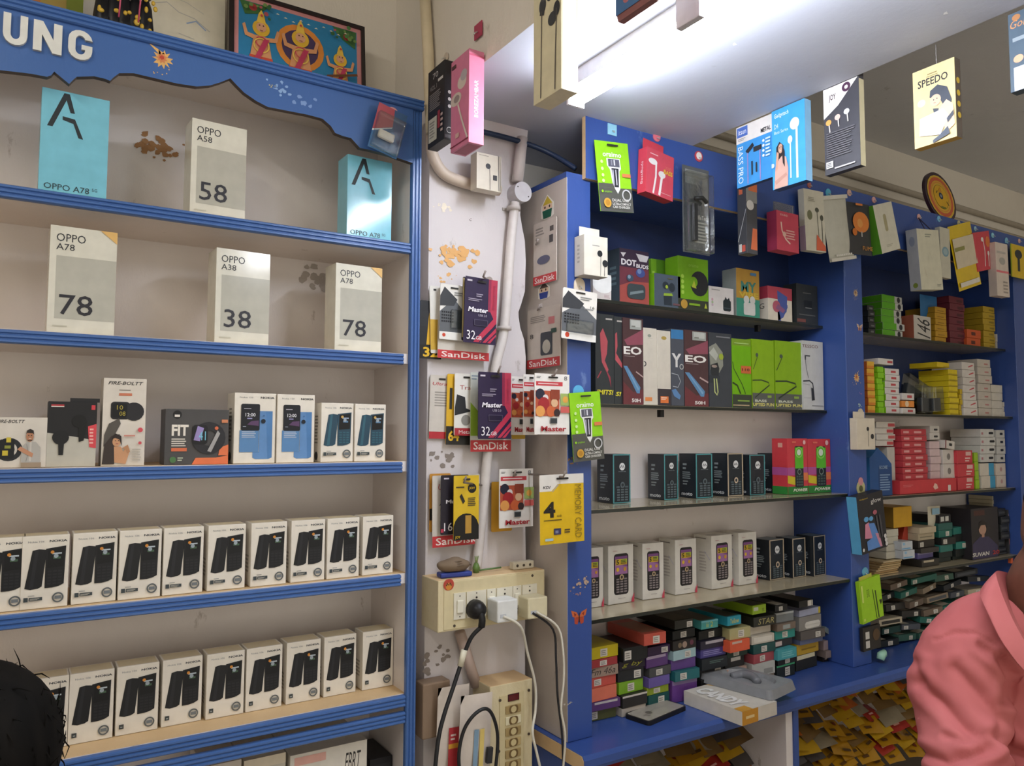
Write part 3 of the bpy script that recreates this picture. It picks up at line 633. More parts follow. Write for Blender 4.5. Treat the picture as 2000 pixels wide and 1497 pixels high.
MB().box(-.031, 0, -.045, .031, .001, .05, '3f5f86').art([('p', 'b0505a', [0, .4, 0, 1, .55, 1, .62, .62]), ('p', '3b6a98', [0, .38, .62, .6, 1, .2, 1, 0, 0, 0]), ('p', 'd8dcdc', [0, .36, .6, .58, .62, .61, 0, .4])], (-.031, 0, -.045), (1, 0, 0), (0, 0, 1), .062, .095, (0, -1, 0)).build('card', bl)
g = MB(); g.box(-.020, -.012, -.022, .014, -.003, -.004, 'd8d2c4'); g.build('gadget', bl, bevel=.004)
MB().box(-.029, -.015, -.043, .029, -.001, .03, 'clear').build('clear_shell', bl, bevel=.003)
# ------------------------------------------------------------------ packs hung along the beam's left edge (they face the left cabinet)
def side_carton(xa, xb, yb, X, zt, d, key, art, right, name, label, cat, bottom=(), rot=0):
    """carton facing -X: image columns xa (far) to xb (near), image row yb of its lower corner at xa"""
    a = onX(xa, yb, X); b = onX(xb, yb, X); z = a.z
    o = MB().carton(a.y-b.y, d, zt-z, key, art, (), (), right, bottom).build(name, None, (X, a.y, z), (0, 0, -math.pi/2+rot), .0007)
    return tag(o, label, cat)
EAR = [('o', '4a4c50', .34, .70, .13, .06), ('o', '34363a', .60, .76, .13, .065), ('p', '3c3e42', [.24, .64, .40, .62, .46, .72, .28, .74]), ('l', '5b5450', [.32, .66, .30, .4, .28, .02], .03), ('o', '3c3e42', .70, .55, .15, .05), ('o', '34363a', .86, .60, .11, .055), ('l', '5b5450', [.86, .60, .82, .3, .80, .02], .03)]
side_carton(1042, 1096, 207, .668, 2.236, .032, 'd9cfae', EAR, [('r', 'e4dfd4', .1, 0, .9, 1)], 'earphone_box', 'cream earphone box with two black earbuds, hanging at the top near the tube light', 'box')
PK = [('o', 'd8c8bc', .62, .70, .25, .075), ('o', 'b9aeb0', .72, .76, .18, .06), ('o', 'd8c8bc', .30, .55, .30, .07), ('o', '9c8c88', .34, .55, .16, .04), ('l', 'e0d2c6', [.42, .48, .62, .30, .95, .05], .07), ('r', '5a3a3e', .06, .90, .30, .94), ('r', 'd9b0a8', .3, .12, .5, .17), ('r', '8a2f44', .0, .045, 1, .055)]
PR = [('t', 'f2d4dc', 'BOREZAMBAR', .35, .28, .62, .68, {'rot': 90, 'b': .02}), ('r', 'c65c78', 0, .93, 1, .95)]
side_carton(880, 915, 300, .668, 2.205, .032, 'd87f9c', PK, PR, 'earphone_box', 'pink earphone box hanging from the beam above the pillar', 'box', [('r', 'a83a58', .1, .1, .9, .9)])
BKA = [('t', 'c9c4c4', '70', .30, .86, .62, .93), ('r', 'd0ccc8', .62, .78, .92, .815), ('t', '9a9698', 'VOL.1', .15, .72, .55, .78), ('x', '8a8688', .12, .46, .86, .68, 9), ('r', 'c5c2b6', .08, .06, .58, .36), ('x', '8d8a84', .14, .10, .5, .32, 6), ('r', '9c3a44', .64, .18, .78, .40), ('x', 'c9b0ac', .82, .1, .96, .36, 4)]
BKR = [('o', 'd8d6d6', .5, .60, .16), ('o', 'd8d6d6', .5, .51, .16), ('o', 'd8d6d6', .5, .42, .16), ('O', 'c8c6c6', .5, .12, .28, .06), ('r', '5a585c', .05, .02, .95, .06)]
side_carton(835, 867, 293, .668, 2.225, .022, '2b2a2d', BKA, BKR, 'earphone_box', 'black earphone box with small white print, hanging beside the pink box', 'box')
h = hook_disc(onX(935, 60, PX-.003), 'b0405c', 'small pink square hook on the beam above the pink box', .014, shape='sq', face=(-1, 0, 0))
h.rotation_euler.z = -math.pi/2
hook_disc(onX(872, 112, PX-.002), 'cdbfae', 'pale adhesive hook above the black box on the beam', .009, face=(-1, 0, 0)).rotation_euler.z = -math.pi/2
FIG = [('r', '8f5a52', 0, .35, 1, 1), ('o', 'c9967f', .5, .72, .28, .2), ('p', '5a4a60', [.2, .9, .8, .9, .7, 1, .3, 1]), ('r', 'c9c4c4', .05, .40, .95, .44), ('r', '4a6f9c', .0, .08, 1, .38), ('o', 'b06a70', .3, .22, .1), ('o', '2c3a66', .5, .24, .1), ('o', 'b06a70', .75, .22, .1)]
a = onX(1204, 46, .668); b = onX(1278, 48, .668)
o = MB().prism([(0, .012), (.004, 0), (a.y-b.y-.002, 0), (a.y-b.y, .15), (0, .15)], 1, 0, .010, '8a5a58').art(FIG, (0, 0, 0), (1, 0, 0), (0, 0, 1), a.y-b.y, .12, (0, -1, 0)).build('pouch_pack', None, (.668, a.y, a.z), (0, 0, -math.pi/2), .001)
tag(o, 'reddish printed pouch with a blue lower band, hanging left of the tube light', 'pack')
a = onX(1320, 58, .80); b = onX(1366, 52, .80)
o = MB().carton(a.y-b.y, .012, .14, 'd6d3da:g', [('r', 'b9bcc8', .2, .5, .9, .8), ('x', '9aa0b0', .2, .3, .8, .45, 3)]).build('small_pack', None, (.80, a.y, a.z), (0, 0, -math.pi/2), .001); tag(o, 'whitish pack hanging in front of the tube light at the top edge', 'pack')
# ------------------------------------------------------------------ cards on pegs on the pillar
def rrect(w_, h, r, n=4):
    P = []
    for cx, cz, a0 in ((w_-r, r, -90), (w_-r, h-r, 0), (r, h-r, 90), (r, r, 180)):
        P += [(cx+r*math.cos(math.radians(a0+k*90/n)), cz+r*math.sin(math.radians(a0+k*90/n))) for k in range(n+1)]
    return P
def card(x0, x1, yt, yb, D, key, art, name, label, group=None, tilt=0, rot=0, r=.003, cat='card', bubble=None, th=.0014, hole=True):
    zt = onY(x0, yt, D).z; zb = onY(x0, yb, D).z; h = zt-zb
    X0 = atpx(x0, 0, D, (zt+zb)/2); w_ = atpx(x1, 0, D, (zt+zb)/2)-X0
    mb = MB().prism(rrect(w_, h, r), 1, 0, th, key)
    hs = [('R', '2b2826', .36, .925, .64, .955, .02)] if hole else []
    mb.art(list(art)+hs, (0, 0, 0), (1, 0, 0), (0, 0, 1), w_, h, (0, -1, 0))
    o = mb.build(name, None, (X0, D, zb), (0, tilt, rot)); tag(o, label, cat, group)
    if bubble:
        u0, v0, u1, v1, k, dd = bubble
        MB().box(u0*w_, -dd, v0*h, u1*w_, -.0004, v1*h, k).build('blister', o, bevel=dd*.4)
    return o
def peg(p, q, label):
    p, q = Vector(p), Vector(q)
    o = MB().tube([p, q, q+Vector((.002, -.006, .012))], .0022, '8d827c:s', 8)
    o.disc((p.x, p.y-.003, p.z), .008, .004, '9a9088', 1, 12)
    return tag(o.build('display_peg'), label, 'peg')
def strip(v0, v1): return [('r', 'c23a3e', 0, v0, 1, v1), ('t', 'f0e4e0', 'SanDisk', .07, v0+(v1-v0)*.18, .93, v0+(v1-v0)*.84, {'b': .01})]
MAST = [('r', '2c2140', 0, 0, 1, 1), ('p', 'b23850', [.80, 1, 1, 1, 1, .3, .80, .5]), ('p', '8c2c48', [.72, 1, .80, 1, .80, .5, .72, .5]), ('p', 'b8344e', [.30, .02, .52, .02, 1, .34, 1, .46]), ('p', '2c2140', [.46, .02, .50, .02, 1, .30, 1, .33]), ('p', 'b8344e', [.58, .02, .82, .02, 1, .14, 1, .27]), ('p', '2c2140', [.68, .02, .72, .02, 1, .17, 1, .20]),
        ('r', 'c9c2cc', .05, .93, .20, .955), ('x', '9a92a4', .34, .70, .58, .76, 2), ('x', '9a92a4', .10, .63, .60, .68, 2), ('t', 'e8e4ea', 'Master', .10, .47, .72, .545, {'b': .03, 'i': .15}), ('t', 'b8b2c0', 'USB 2.0', .42, .41, .68, .445), ('r', '6a6478', .30, .27, .72, .36), ('r', '241b36', .31, .275, .71, .355), ('t', 'ece8ec', '32', .08, .05, .34, .185), ('t', 'ece8ec', 'GB', .36, .055, .54, .11), ('t', 'a03a56', 'Pendrive', .84, .55, .94, .92, {'rot': 90})]
LAP = [('p', '5f6266', [0, .5, .5, .75, 1, .46, 1, .12, 0, .1]), ('p', '3a3c40', [0, .78, .15, .95, .62, .74, .5, .62, 0, .6]), ('k', '24262a', .05, .30, .5, .52, 6, 4), ('r', 'e2e0da', 0, 0, 1, .14), ('o', 'c9482f', .16, .08, .06), ('x', '8a8a88', .5, .80, .9, .88, 2)]
YEL = [('r', '1e1d1b', 0, 0, 1, .24), ('r', '2a2b2e', 0, .55, .45, .82), ('p', 'd9a92a', [.3, .24, .6, .24, .5, .55, .42, .8]), ('t', 'e0b32c', '32', .15, .03, .85, .20, {'b': .03})]
CHK = [('r', 'e6e2dc', 0, 0, 1, 1), ('r', 'c4434a', .04, .80, .80, .87), ('x', 'f0dcd8', .10, .82, .7, .85, 1), ('x', '8a8a8c', .05, .92, .2, .96, 2), ('t', '77777c', '8', .84, .90, .93, .97), ('r', 'b5563c', .02, .30, .70, .72), ('o', '2a2a3a', .15, .66, .13), ('o', 'd9d2d0', .30, .60, .08), ('o', 'a02c30', .25, .5, .16), ('o', 'dc9a54', .15, .38, .13), ('o', 'c9643a', .45, .38, .13), ('o', 'd9b08a', .55, .52, .10), ('r', '8c3f2c', .44, .58, .70, .74), ('o', '3a2a2c', .62, .36, .09), ('r', '9cae64', .72, .48, 1, .68), ('o', 'd9a04a', .86, .58, .08), ('r', 'c9605a', .72, .36, 1, .46),
       ('r', '5a5f60', .42, .18, .62, .27), ('r', '34383a', .44, .19, .60, .255), ('t', 'a3232c', 'Master', .16, .05, .88, .135, {'b': .03})]
JOY = [('r', 'd8b52a', 0, 0, 1, 1), ('p', '1d1c1a', [0, 0, 1, 0, 1, .22, .93, .30, .82, .36, .66, .40, .5, .41, .34, .40, .18, .36, .07, .30, 0, .22]), ('r', '1d1c1a', .0, 0, 1, .06), ('r', 'b58c3c', .46, .10, .70, .38), ('o', '201f1c', .72, .80, .17), ('t', 'd8b52a', 'JOY', .60, .775, .84, .82, {'b': .02}), ('x', '3a352a', .08, .80, .42, .84, 1), ('p', '2a2824', [.22, .68, .30, .72, .44, .60, .36, .56]), ('x', '4a4430', .55, .52, .92, .66, 5), ('t', 'd8b52a', 'JOY', .05, .02, .26, .07, {'b': .02})]
SDK = [('r', 'cbc4ba', 0, 0, 1, 1), ('x', '9a948c', .15, .55, .85, .8, 8), ('t', 'b5383c', 'Ultra', .1, .86, .55, .91, {'i': .2})]+strip(0, .12)
peg(onY(955, 548, PY), onY(944, 541, 1.372), 'metal peg holding the upper left pen drive cards')
card(820, 862, 586, 700, 1.428, '26272a', YEL, 'memory_card_pack', 'yellow and black card with 32, behind the others on the upper left peg', hole=False)
card(842, 862, 558, 690, 1.424, 'd9d6ce', [('r', 'c9a23c', .0, .05, .9, .5)], 'memory_card_pack', 'narrow white-edged card showing at the left of the upper left peg', tilt=-.03)
card(855, 955, 562, 699, 1.417, 'cbc4ba', SDK, 'memory_card_pack', 'card with a red name strip, on the upper left peg', tilt=.01)
card(858, 912, 553, 662, 1.410, 'e0ddd6', LAP, 'pen_drive_card', 'white card picturing a laptop keyboard, on the upper left peg', tilt=.02, bubble=(.38, .2, .9, .55, 'clear', .006))
card(902, 930, 540, 665, 1.398, '23202c', [('r', 'd8c48a', .0, .05, .1, .98)], 'pen_drive_card', 'dark card just behind the front one on the upper left peg', tilt=.02)
card(905, 968, 538, 668, 1.388, '2c2140', MAST, 'pen_drive_card', 'purple and red 32GB pen drive card, front of the upper left peg', tilt=.035, r=.005, cat='card')
peg(onY(978, 735, PY), onY(973, 727, 1.362), 'metal peg holding the middle row of pen drive cards')
card(838, 884, 732, 857, 1.430, 'cbc4ba', [('x', '9a948c', .2, .5, .95, .75, 6), ('t', 'b5383c', 'Ultra', .1, .84, .7, .89, {'i': .2}), ('r', 'b23038', 0, 0, 1, .11), ('o', '5d5a58', .85, .33, .12)], 'memory_card_pack', 'pale card with a plain red foot, leftmost in the middle row', tilt=.02)
card(871, 922, 730, 869, 1.424, 'd8ab2c', [('r', '26241f', 0, 0, 1, .26), ('t', 'dcb02c', '64', .08, .05, .5, .20, {'b': .03}), ('r', '2d2a24', .1, .5, .2, .8)], 'memory_card_pack', 'yellow and black card with 64, in the middle row', tilt=.02)
card(887, 932, 729, 851, 1.417, 'e2dfd8', [('t', 'a8443c', 'Tran', .22, .74, .85, .81), ('p', '2c2d30', [.02, .45, .1, .66, .45, .62, .5, .44, .8, .40, .02, .32]), ('r', 'a83038', .02, .0, 1, .12), ('t', 'e6d8d4', 'Metal B', .2, .03, .95, .085), ('o', '8d8a84', .5, .25, .2)], 'pen_drive_card', 'white card picturing a black laptop, in the middle row', tilt=.01)
card(919, 998, 727, 883, 1.408, 'c9ccc4', [('p', '8fae3a', [0, .2, .2, .2, .2, .5, 0, .62]), ('x', '8c98a0', .02, .9, .2, .97, 2)]+strip(0, .145), 'memory_card_pack', 'card with a red name strip, behind the front card of the middle row', tilt=.0)
card(934, 998, 726, 858, 1.380, '2c2140', MAST, 'pen_drive_card', 'purple and red 32GB pen drive card, front of the middle row', tilt=.0, r=.005)
peg(onY(1010, 745, PY), onY(1083, 733, 1.287), 'metal peg holding the white memory card packs')
card(998, 1034, 735, 850, 1.392, 'e6e2dc', CHK, 'memory_card_pack', 'white card with festive pictures and red lettering, leftmost of three beside the purple card', 'white cards with festive pictures')
card(1022, 1050, 731, 850, 1.34, 'e6e2dc', CHK, 'memory_card_pack', 'white card with festive pictures, middle one of three, mostly hidden', 'white cards with festive pictures')
card(1044, 1112, 729, 849, 1.296, 'e6e2dc', CHK, 'memory_card_pack', 'white card with festive pictures and red lettering, rightmost of three with the peg', 'white cards with festive pictures', r=.004)
card(1000, 1026, 742, 858, 1.405, 'c9a53c', [], 'memory_card_pack', 'yellow-edged card behind the white festive cards', hole=False)
peg(onY(955, 950, PY), onY(906, 943, 1.372), 'rusty metal peg holding the lower left cards')
card(839, 880, 926, 1040, 1.429, 'c98f3a', [('r', '26241f', .0, .2, .2, .4)], 'memory_card_pack', 'orange-edged card at the back of the lower left peg', hole=False)
card(845, 938, 930, 1071, 1.421, 'cbc4ba', [('t', 'b5383c', 'U', .12, .80, .22, .88, {'i': .2}), ('t', '44403c', 'A', .14, .58, .26, .66, {'i': .2})]+strip(0, .155), 'memory_card_pack', 'card with a red name strip, on the lower left peg', tilt=-.01)
card(861, 915, 929, 1046, 1.410, '26222c', [('t', 'e2dee4', 'Mas', .18, .52, .62, .585, {'b': .03}), ('t', 'e6e2e6', '16', .12, .06, .42, .20), ('r', 'c9c2cc', .1, .93, .28, .955), ('r', 'b23850', .0, .04, .1, .1)], 'pen_drive_card', 'black 16GB card behind the yellow one on the lower left peg')
card(886, 935, 930, 1057, 1.392, 'd8b52a', JOY, 'pen_drive_card', 'yellow and black pen drive card, front of the lower left peg', tilt=.0)
peg(onY(1015, 925, PY), onY(1003, 930, 1.362), 'metal peg holding the blister of festive cards')
card(960, 1000, 942, 1040, 1.425, 'cf9c34', [], 'memory_card_pack', 'yellow card behind the festive card on the lower peg', hole=False)
card(975, 1041, 917, 1033, 1.392, 'e6e2dc', CHK, 'memory_card_pack', 'white card with festive pictures and red lettering, on the lower peg below the others', 'white cards with festive pictures', r=.004)
MC = [('r', 'd9b21c', 0, 0, 1, .87), ('p', 'dedad2', [0, .76, .26, .76, .40, .86, 1, .86, 1, 1, 0, 1]), ('p', 'a8a69e', [.27, .75, .29, .75, .43, .85, .40, .855]), ('t', '2a2926', 'KDI', .07, .80, .24, .84, {'b': .02, 'i': .2}), ('t', '26231c', '4', .08, .38, .34, .61, {'b': .03}), ('t', '6e5a1c', 'GB', .37, .385, .48, .415), ('x', '4a3f1c', .08, .33, .5, .355, 1), ('r', '3a3a5c', .30, .13, .46, .22), ('r', '7a7f9c', .33, .15, .40, .19), ('r', '5c4f2a', .54, .145, .66, .165), ('r', '5c4f2a', .54, .18, .66, .2), ('r', 'a8c4cc', .1, .05, .28, .085), ('t', '8a7420', 'MEMORY CARD', .78, .06, .93, .84, {'rot': -90})]
peg(onY(1012, 925, PY)+Vector((0, -.002, 0)), onY(1100, 932, 1.262), 'long metal peg with the yellow card hung on its tip')
card(1055, 1141, 929, 1066, 1.275, 'dedad2', MC, 'memory_card_pack', 'large yellow and white 4GB memory card pack on the long peg', r=.004, tilt=-.015)
# ------------------------------------------------------------------ boxes and boards on the pillar
WE = [('x', '8a8478', .1, .92, .5, .95, 1), ('o', '3a3a3c', .46, .66, .10), ('l', '5a5652', [.52, .62, .54, .3, .54, .02], .02), ('r', '3a3a3c', .66, .30, .82, .44), ('l', '6a6660', [.88, 1, .90, .02], .03), ('l', '6a6660', [.94, 1, .97, .02], .015)]
loc, w_, h = frame(931, 979, 296, 1.375, onY(931, 367, 1.375).z, 0)
tag(MB().carton(w_, .026, h, 'd4ccba', WE).build('earphone_box', None, loc, (0, 0, 0), .0006), 'small cream earphone box hanging on the pillar beside the round junction box', 'box')
YS = 1.362
a = onY(856, 1138, YS); b = onY(1064, 1110, YS); c = onY(853, 1238, YS)
SX0, SX1, SZ0, SZ1 = a.x, b.x, c.z, (a.z+b.z)/2
sb = tag(empty('socket_board', (SX0, YS, SZ0)), 'yellowed switch and socket board high on the pillar, with three plugs in it', 'switchboard')
W, H = SX1-SX0, SZ1-SZ0
MB().box(0, 0, 0, W, PY-YS, H, 'yellowed', {'T': 'tan'}).build('housing', sb, bevel=.002)
g = MB(); g.box(.012, -.0015, .004, W-.004, 0, H-.004, 'd3c69e'); g.build('face_plate', sb, bevel=.001)
def module(u0, u1, kind):
    x0, x1 = u0*W, u1*W; z0, z1 = .22*H, .73*H
    m = MB().box(x0, -.004, z0, x1, -.0016, z1, 'ddd8c6')
    xc = (x0+x1)/2
    if kind == 's': m.disc((xc, -.0044, z1-.006), .0014, .0006, '3a342c', 1, 8); m.disc((xc, -.0044, z0+.005), .0014, .0006, '3a342c', 1, 8)
    else:
        for dx, dz, r in ((0, .75, .0022), (-.007, .35, .0017), (.007, .35, .0017), (-.006, .15, .0015), (.006, .15, .0015), (0, .92, .0013)): m.disc((xc+dx, -.0044, z0+(z1-z0)*dz), r, .0006, '2c2722', 1, 8)
    o = m.build('switch_module' if kind == 's' else 'socket', sb)
    if kind == 's': MB().prism([(z0+.012, -.004), (z0+.022, -.0075), (z1-.013, -.0045), (z1-.013, -.004)][::-1], 0, xc-.007, xc+.007, 'e2decb').build('rocker', o) if False else MB().box(xc-.007, -.0075, z0+.012, xc+.007, -.004, z1-.014, 'e6e2d0').build('rocker', o, bevel=.0015)
for u0, u1, k in ((.13, .235, 's'), (.245, .42, 'p'), (.43, .51, 's'), (.52, .67, 'p'), (.675, .755, 's'), (.765, .91, 'p')): module(u0, u1, k)
sc = MB()
for u, v in ((.14, .10), (.87, .90), (.86, .2)): sc.disc((u*W, -.0022, v*H), .0028, .0008, '4a4036', 1, 10)
sc.build('screw', sb)
st = MB().art([('o', 'b5473a', .5, .5, .42), ('o', 'd08a3a', .5, .35, .25), ('l', '2a2824', [.3, .4, .4, .62, .5, .45, .6, .64, .7, .4], .08)], (.008, -.0018, H*.80), (1, 0, 0), (0, 0, 1), .028, .022, (0, -1, 0)); st.build('round_sticker', sb)
def cord(path, r, key, name, label, wraps=()):
    o = MB().tube(smooth(path, 6), r, key, 8).build(name); return tag(o, label, 'cable')
# black plug
p = onY(927, 1190, YS-.006)
pg = MB(); pg.tube([p+Vector((0, .002, 0)), p+Vector((0, -.010, 0)), p+Vector((0, -.020, -.001)), p+Vector((0, -.028, -.004))], [.019, .019, .016, .008], '1b1b1d', 14)
pg.tube(smooth([p+Vector((0, -.018, .003)), p+Vector((.002, -.026, -.014)), p+Vector((.002, -.024, -.03))], 4), .007, '1b1b1d', 10)
pl = tag(pg.build('power_plug'), 'black round three-pin plug in the left socket', 'plug')
path = [p+Vector((.002, -.024, -.03)), onY(921, 1245, 1.34), onY(906, 1280, 1.345), onY(888, 1335, 1.34), onY(868, 1395, 1.33), onY(857, 1440, 1.325), onY(850, 1500, 1.32), onY(846, 1560, 1.32)]
cord(path, .0042, '202124', 'power_cable', 'black power cable hanging from the black plug, with a white tape wrap')
t0, t1 = onY(907, 1270, 1.344), onY(899, 1302, 1.344)
tag(MB().tube([t0, t1], .0062, 'd8d2bc', 10).build('tape_wrap'), 'white tape wrapped round the black power cable', 'tape')
def charger(x0, x1, y0, y1, key, label):
    a = onY(x0, y0, YS-.004); b = onY(x1, y1, YS-.004)
    a, b = Vector((a.x*.97, 0, a.z)), Vector((b.x*.97, 0, b.z))
    o = MB().box(0, -.040, 0, abs(b.x-a.x), 0, abs(a.z-b.z), key).build('phone_charger', None, (min(a.x, b.x), YS-.0045, min(a.z, b.z)), bevel=.003)
    MB().box(.006, -.0405, .010, .020, -.0398, .017, 'b9bcc0').build('usb_port', o)
    return tag(o, label, 'charger'), Vector((min(a.x, b.x)+.013, YS-.045, min(a.z, b.z)+.013))
c1, e1 = charger(972, 1012, 1165, 1202, 'dcdedc', 'white phone charger in the middle socket with a white cable')
c2, e2 = charger(1032, 1070, 1160, 1195, 'd8cfae', 'cream phone charger in the right socket with a white and a black cable')
cord([e1, onY(1017, 1225, 1.31), onY(1030, 1275, 1.33), onY(1045, 1335, 1.34), onY(1046, 1385, 1.34), onY(1040, 1430, 1.33), onY(1048, 1470, 1.33), onY(1060, 1520, 1.33)], .0028, 'd8d4c6', 'charging_cable', 'white charging cable hanging from the white charger')
cord([e2+Vector((-.003, 0, 0)), onY(1080, 1230, 1.315), onY(1086, 1290, 1.31), onY(1089, 1360, 1.305), onY(1098, 1440, 1.30), onY(1100, 1520, 1.30)], .0024, '26262a', 'charging_cable', 'black charging cable hanging from the cream charger')
cord([e2+Vector((.006, 0, .001)), onY(1089, 1225, 1.30), onY(1100, 1275, 1.29), onY(1101, 1330, 1.285), onY(1096, 1385, 1.28), onY(1104, 1440, 1.275), onY(1098, 1520, 1.28)], .0024, 'cfcabc', 'charging_cable', 'white wavy charging cable hanging beside the blue upright')
# on top of the socket board
c = onY(888, 1118, 1.385); o = MB().box(-.034, -.013, 0, .034, .013, .010, '2f3f8c').build('blue_case', None, (c.x, 1.386, SZ1+.0006), (0, 0, -.1), .003); tag(o, 'flat dark blue case on top of the socket board', 'case')
lm = MB().ball((0, 0, 0), (.036, .020, .014), '7d6c5a:c', 20, 12)
for k in range(len(lm.v)):
    x, y, z = lm.v[k]; f = 1+.12*math.sin(x*160+z*90)*math.cos(y*120); lm.v[k] = (x*f, y*f, z*f)
for k in range(3): lm.tube([(-.033+.004*k, -.008, -.002+.004*k), (0, -.0215+.002*k, .001+.004*k), (.033-.004*k, -.008, -.002+.004*k)], .0012, '6a5a4a', 6)
o = lm.build('wrapped_bundle', None, (c.x, 1.386, SZ1+.0238)); tag(o, 'brownish wrapped bundle tied with string on the blue case', 'bundle')
c = onY(1020, 1102, 1.39); o = MB().box(-.026, -.008, 0, .026, .008, .016, 'cfc8b4'); 
for k in range(3): o.disc((-.016+.016*k, -.0086, .008), .003, .0006, '4a443a', 1, 8)
tag(o.build('extension_block', None, (c.x, 1.392, SZ1+.0006), (0, 0, 0), .0015), 'small cream socket strip standing on the right end of the socket board', 'socket strip')
c = onY(930, 1100, 1.40); g = MB(); g.tube([(0, 0, 0), (0, 0, .010), (0, 0, .020)], [.006, .008, .004], '5f7a3c', 10)
for k in range(4): g.tube([(0, 0, .016), (.003*(k-1.5), -.002, .034)], [.0018, .0008], '7d8a5a', 6)
g.tube([(.006, 0, .004), (.06, .0, .005)], .002, '5a7a48', 6)
tag(g.build('green_plug', None, (c.x, 1.40, SZ1+.0006)), 'small green plug with loose wires on the socket board', 'plug')
# lower boards and pouches
YL = 1.365
a = onY(957, 1342, YL); b = onY(1040, 1326, YL)
mbd = tag(empty('meter_board', (a.x, YL, .80)), 'yellowed board with a red display and round dials, below the socket board', 'switchboard')
W, H = b.x-a.x, (a.z+b.z)/2-.80
MB().box(0, 0, 0, W, PY-YL, H, 'yellowed', {'T': 'tan'}).build('housing', mbd, bevel=.002)
MB().box(.022, -.002, .0, W-.022, 0, H-.022, 'cdbf96').build('face_plate', mbd, bevel=.001)
MB().box(W*.40, -.0035, H-.036, W*.66, -.0018, H-.022, '3a1016').art([('r', '5a0f18:g', .06, .1, .94, .9)], (W*.40, -.0035, H-.036), (1, 0, 0), (0, 0, 1), W*.26, .014, (0, -1, 0)).build('display', mbd)
for k in range(6):
    z = H-.052-k*.022
    MB().box(W*.34, -.005, z-.008, W*.70, -.0018, z+.008, ['a08a5c', 'd8cfae', 'a08a5c', 'b39c6c', 'a08a5c', 'a08a5c'][k]).art([('o', '6a5330', .5, .5, .3), ('o', 'c9b98a', .5, .5, .18)], (W*.34, -.005, z-.008), (1, 0, 0), (0, 0, 1), W*.36, .016, (0, -1, 0)).build('dial', mbd, bevel=.001)
sc = MB()
for u, zz in ((.22, H-.03), (.90, H-.022), (.9, H-.11), (.2, H-.13)): sc.disc((u*W, -.0028, zz), .003, .001, '4a4036', 1, 10)
sc.build('screw', mbd)
a = onY(826, 1338, 1.40); b = onY(862, 1338, 1.40)
tag(MB().box(0, 0, 0, b.x-a.x+.02, .036, a.z-.90, '8d7763').build('wooden_block', None, (a.x, 1.399, .90), bevel=.003), 'brown box fixed low on the pillar behind the white pouches', 'block')
def pouch(x0, x1, yt, D, tilt, art, label):
    a = onY(x0, yt, D); b = onY(x1, yt, D); w_ = b.x-a.x; h = a.z-.82
    mb = MB(); n, m_ = 8, 10
    def bulge(u, v): return .010*math.sin(math.pi*u)*math.sin(math.pi*min(1, v*1.05))
    for s in (-1, 1):
        P = [(u/n*w_, s*bulge(u/n, v/m_)-.001*s*0, v/m_*h) for v in range(m_+1) for u in range(n+1)]
        F = [(v*(n+1)+u, v*(n+1)+u+1, (v+1)*(n+1)+u+1, (v+1)*(n+1)+u) for v in range(m_) for u in range(n)]
        mb.mesh(P, F, 'd5cabf', True)
    mb.art(art, (0, -.0115, 0), (1, 0, 0), (0, 0, 1), w_, h, (0, -1, 0))
    return tag(mb.build('cable_pouch', None, (a.x, D, .82), (0, tilt, 0)), label, 'pouch')
pouch(851, 912, 1346, 1.383, .03, [('r', 'b83a40', .30, .0, .62, .58), ('r', 'd9a03c', .30, .36, .62, .41), ('x', 'e6d0c8', .36, .44, .56, .52, 2)], 'white plastic pouch with a red label hanging low on the pillar')
pouch(893, 955, 1362, 1.352, .05, [('r', '7f9cb4', .38, .0, .52, .62), ('r', 'd8c070', .56, .0, .70, .62)], 'white plastic pouch with blue and yellow stripes, in front of the red-labelled one')
tag(MB().tube(smooth([onY(902, 1540, 1.335), onY(896, 1480, 1.335), onY(905, 1430, 1.335), onY(925, 1398, 1.33), onY(948, 1385, 1.328), onY(963, 1400, 1.33), onY(972, 1440, 1.335), onY(968, 1500, 1.335), onY(960, 1540, 1.335)], 6), .0035, '232426', 8).build('usb_cable'), 'black cable looped over the striped white pouch', 'cable')
tag(MB().box(-.006, -.004, -.03, .006, .004, .0, '2c2c30').build('usb_plug', None, onY(957, 1460, 1.34), (0, .1, 0), .001), 'black cable plug hanging inside the cable loop', 'plug')
# ------------------------------------------------------------------ right cabinet
YB, BK = 1.31, 1.50
ST = [(.969, 1.033), (1.933, 2.016), (2.895, 2.98)]
LED = .866
cb = tag(empty('display_cabinet', (.969, YB, 0)), 'deep blue two-bay display cabinet with glass shelves, on the right wall', 'cabinet')
def cbp(mb, name, parent=cb, bevel=0):
    o = mb.build(name, None, (0, 0, 0), bevel=bevel); o.parent = parent
    if parent == cb: o.matrix_parent_inverse = Matrix.Translation((-.969, -YB, 0))
    return o
for i, (a, b) in enumerate(ST):
    m = MB().box(a, YB, LED+.0005, b, BK, 2.05, 'royal', {'L': 'side'} if i == 0 else None); u = cbp(m, 'upright', bevel=.0015)
cbp(MB().box(1.033, BK-.006, LED+.0005, 2.895, BK+.004, 1.575, 'cream'), 'back_panel')
cbp(MB().box(1.033, BK-.006, 1.575, 2.895, BK+.004, 2.05, 'shaded_blue'), 'back_panel')
cbp(MB().box(.969, YB+.002, 2.05, 2.98, BK+.004, 2.062, 'royal'), 'top_board')
fb = cbp(MB().box(1.012, YB-.010, 2.052, 3.2, YB+.002, 2.19, 'royal', {'L': 'tan', 'B': 'tan'}), 'pelmet')
def edge_glass(x0, x1, y, z, yb=BK-.007):
    s = cbp(MB().box(x0, y, z-.006, x1, yb, z, 'glass'), 'glass_shelf')
    MB().box(x0, y-.002, z-.008, x1, y, z-.0005, '1c211d:s').build('edge', s); return s
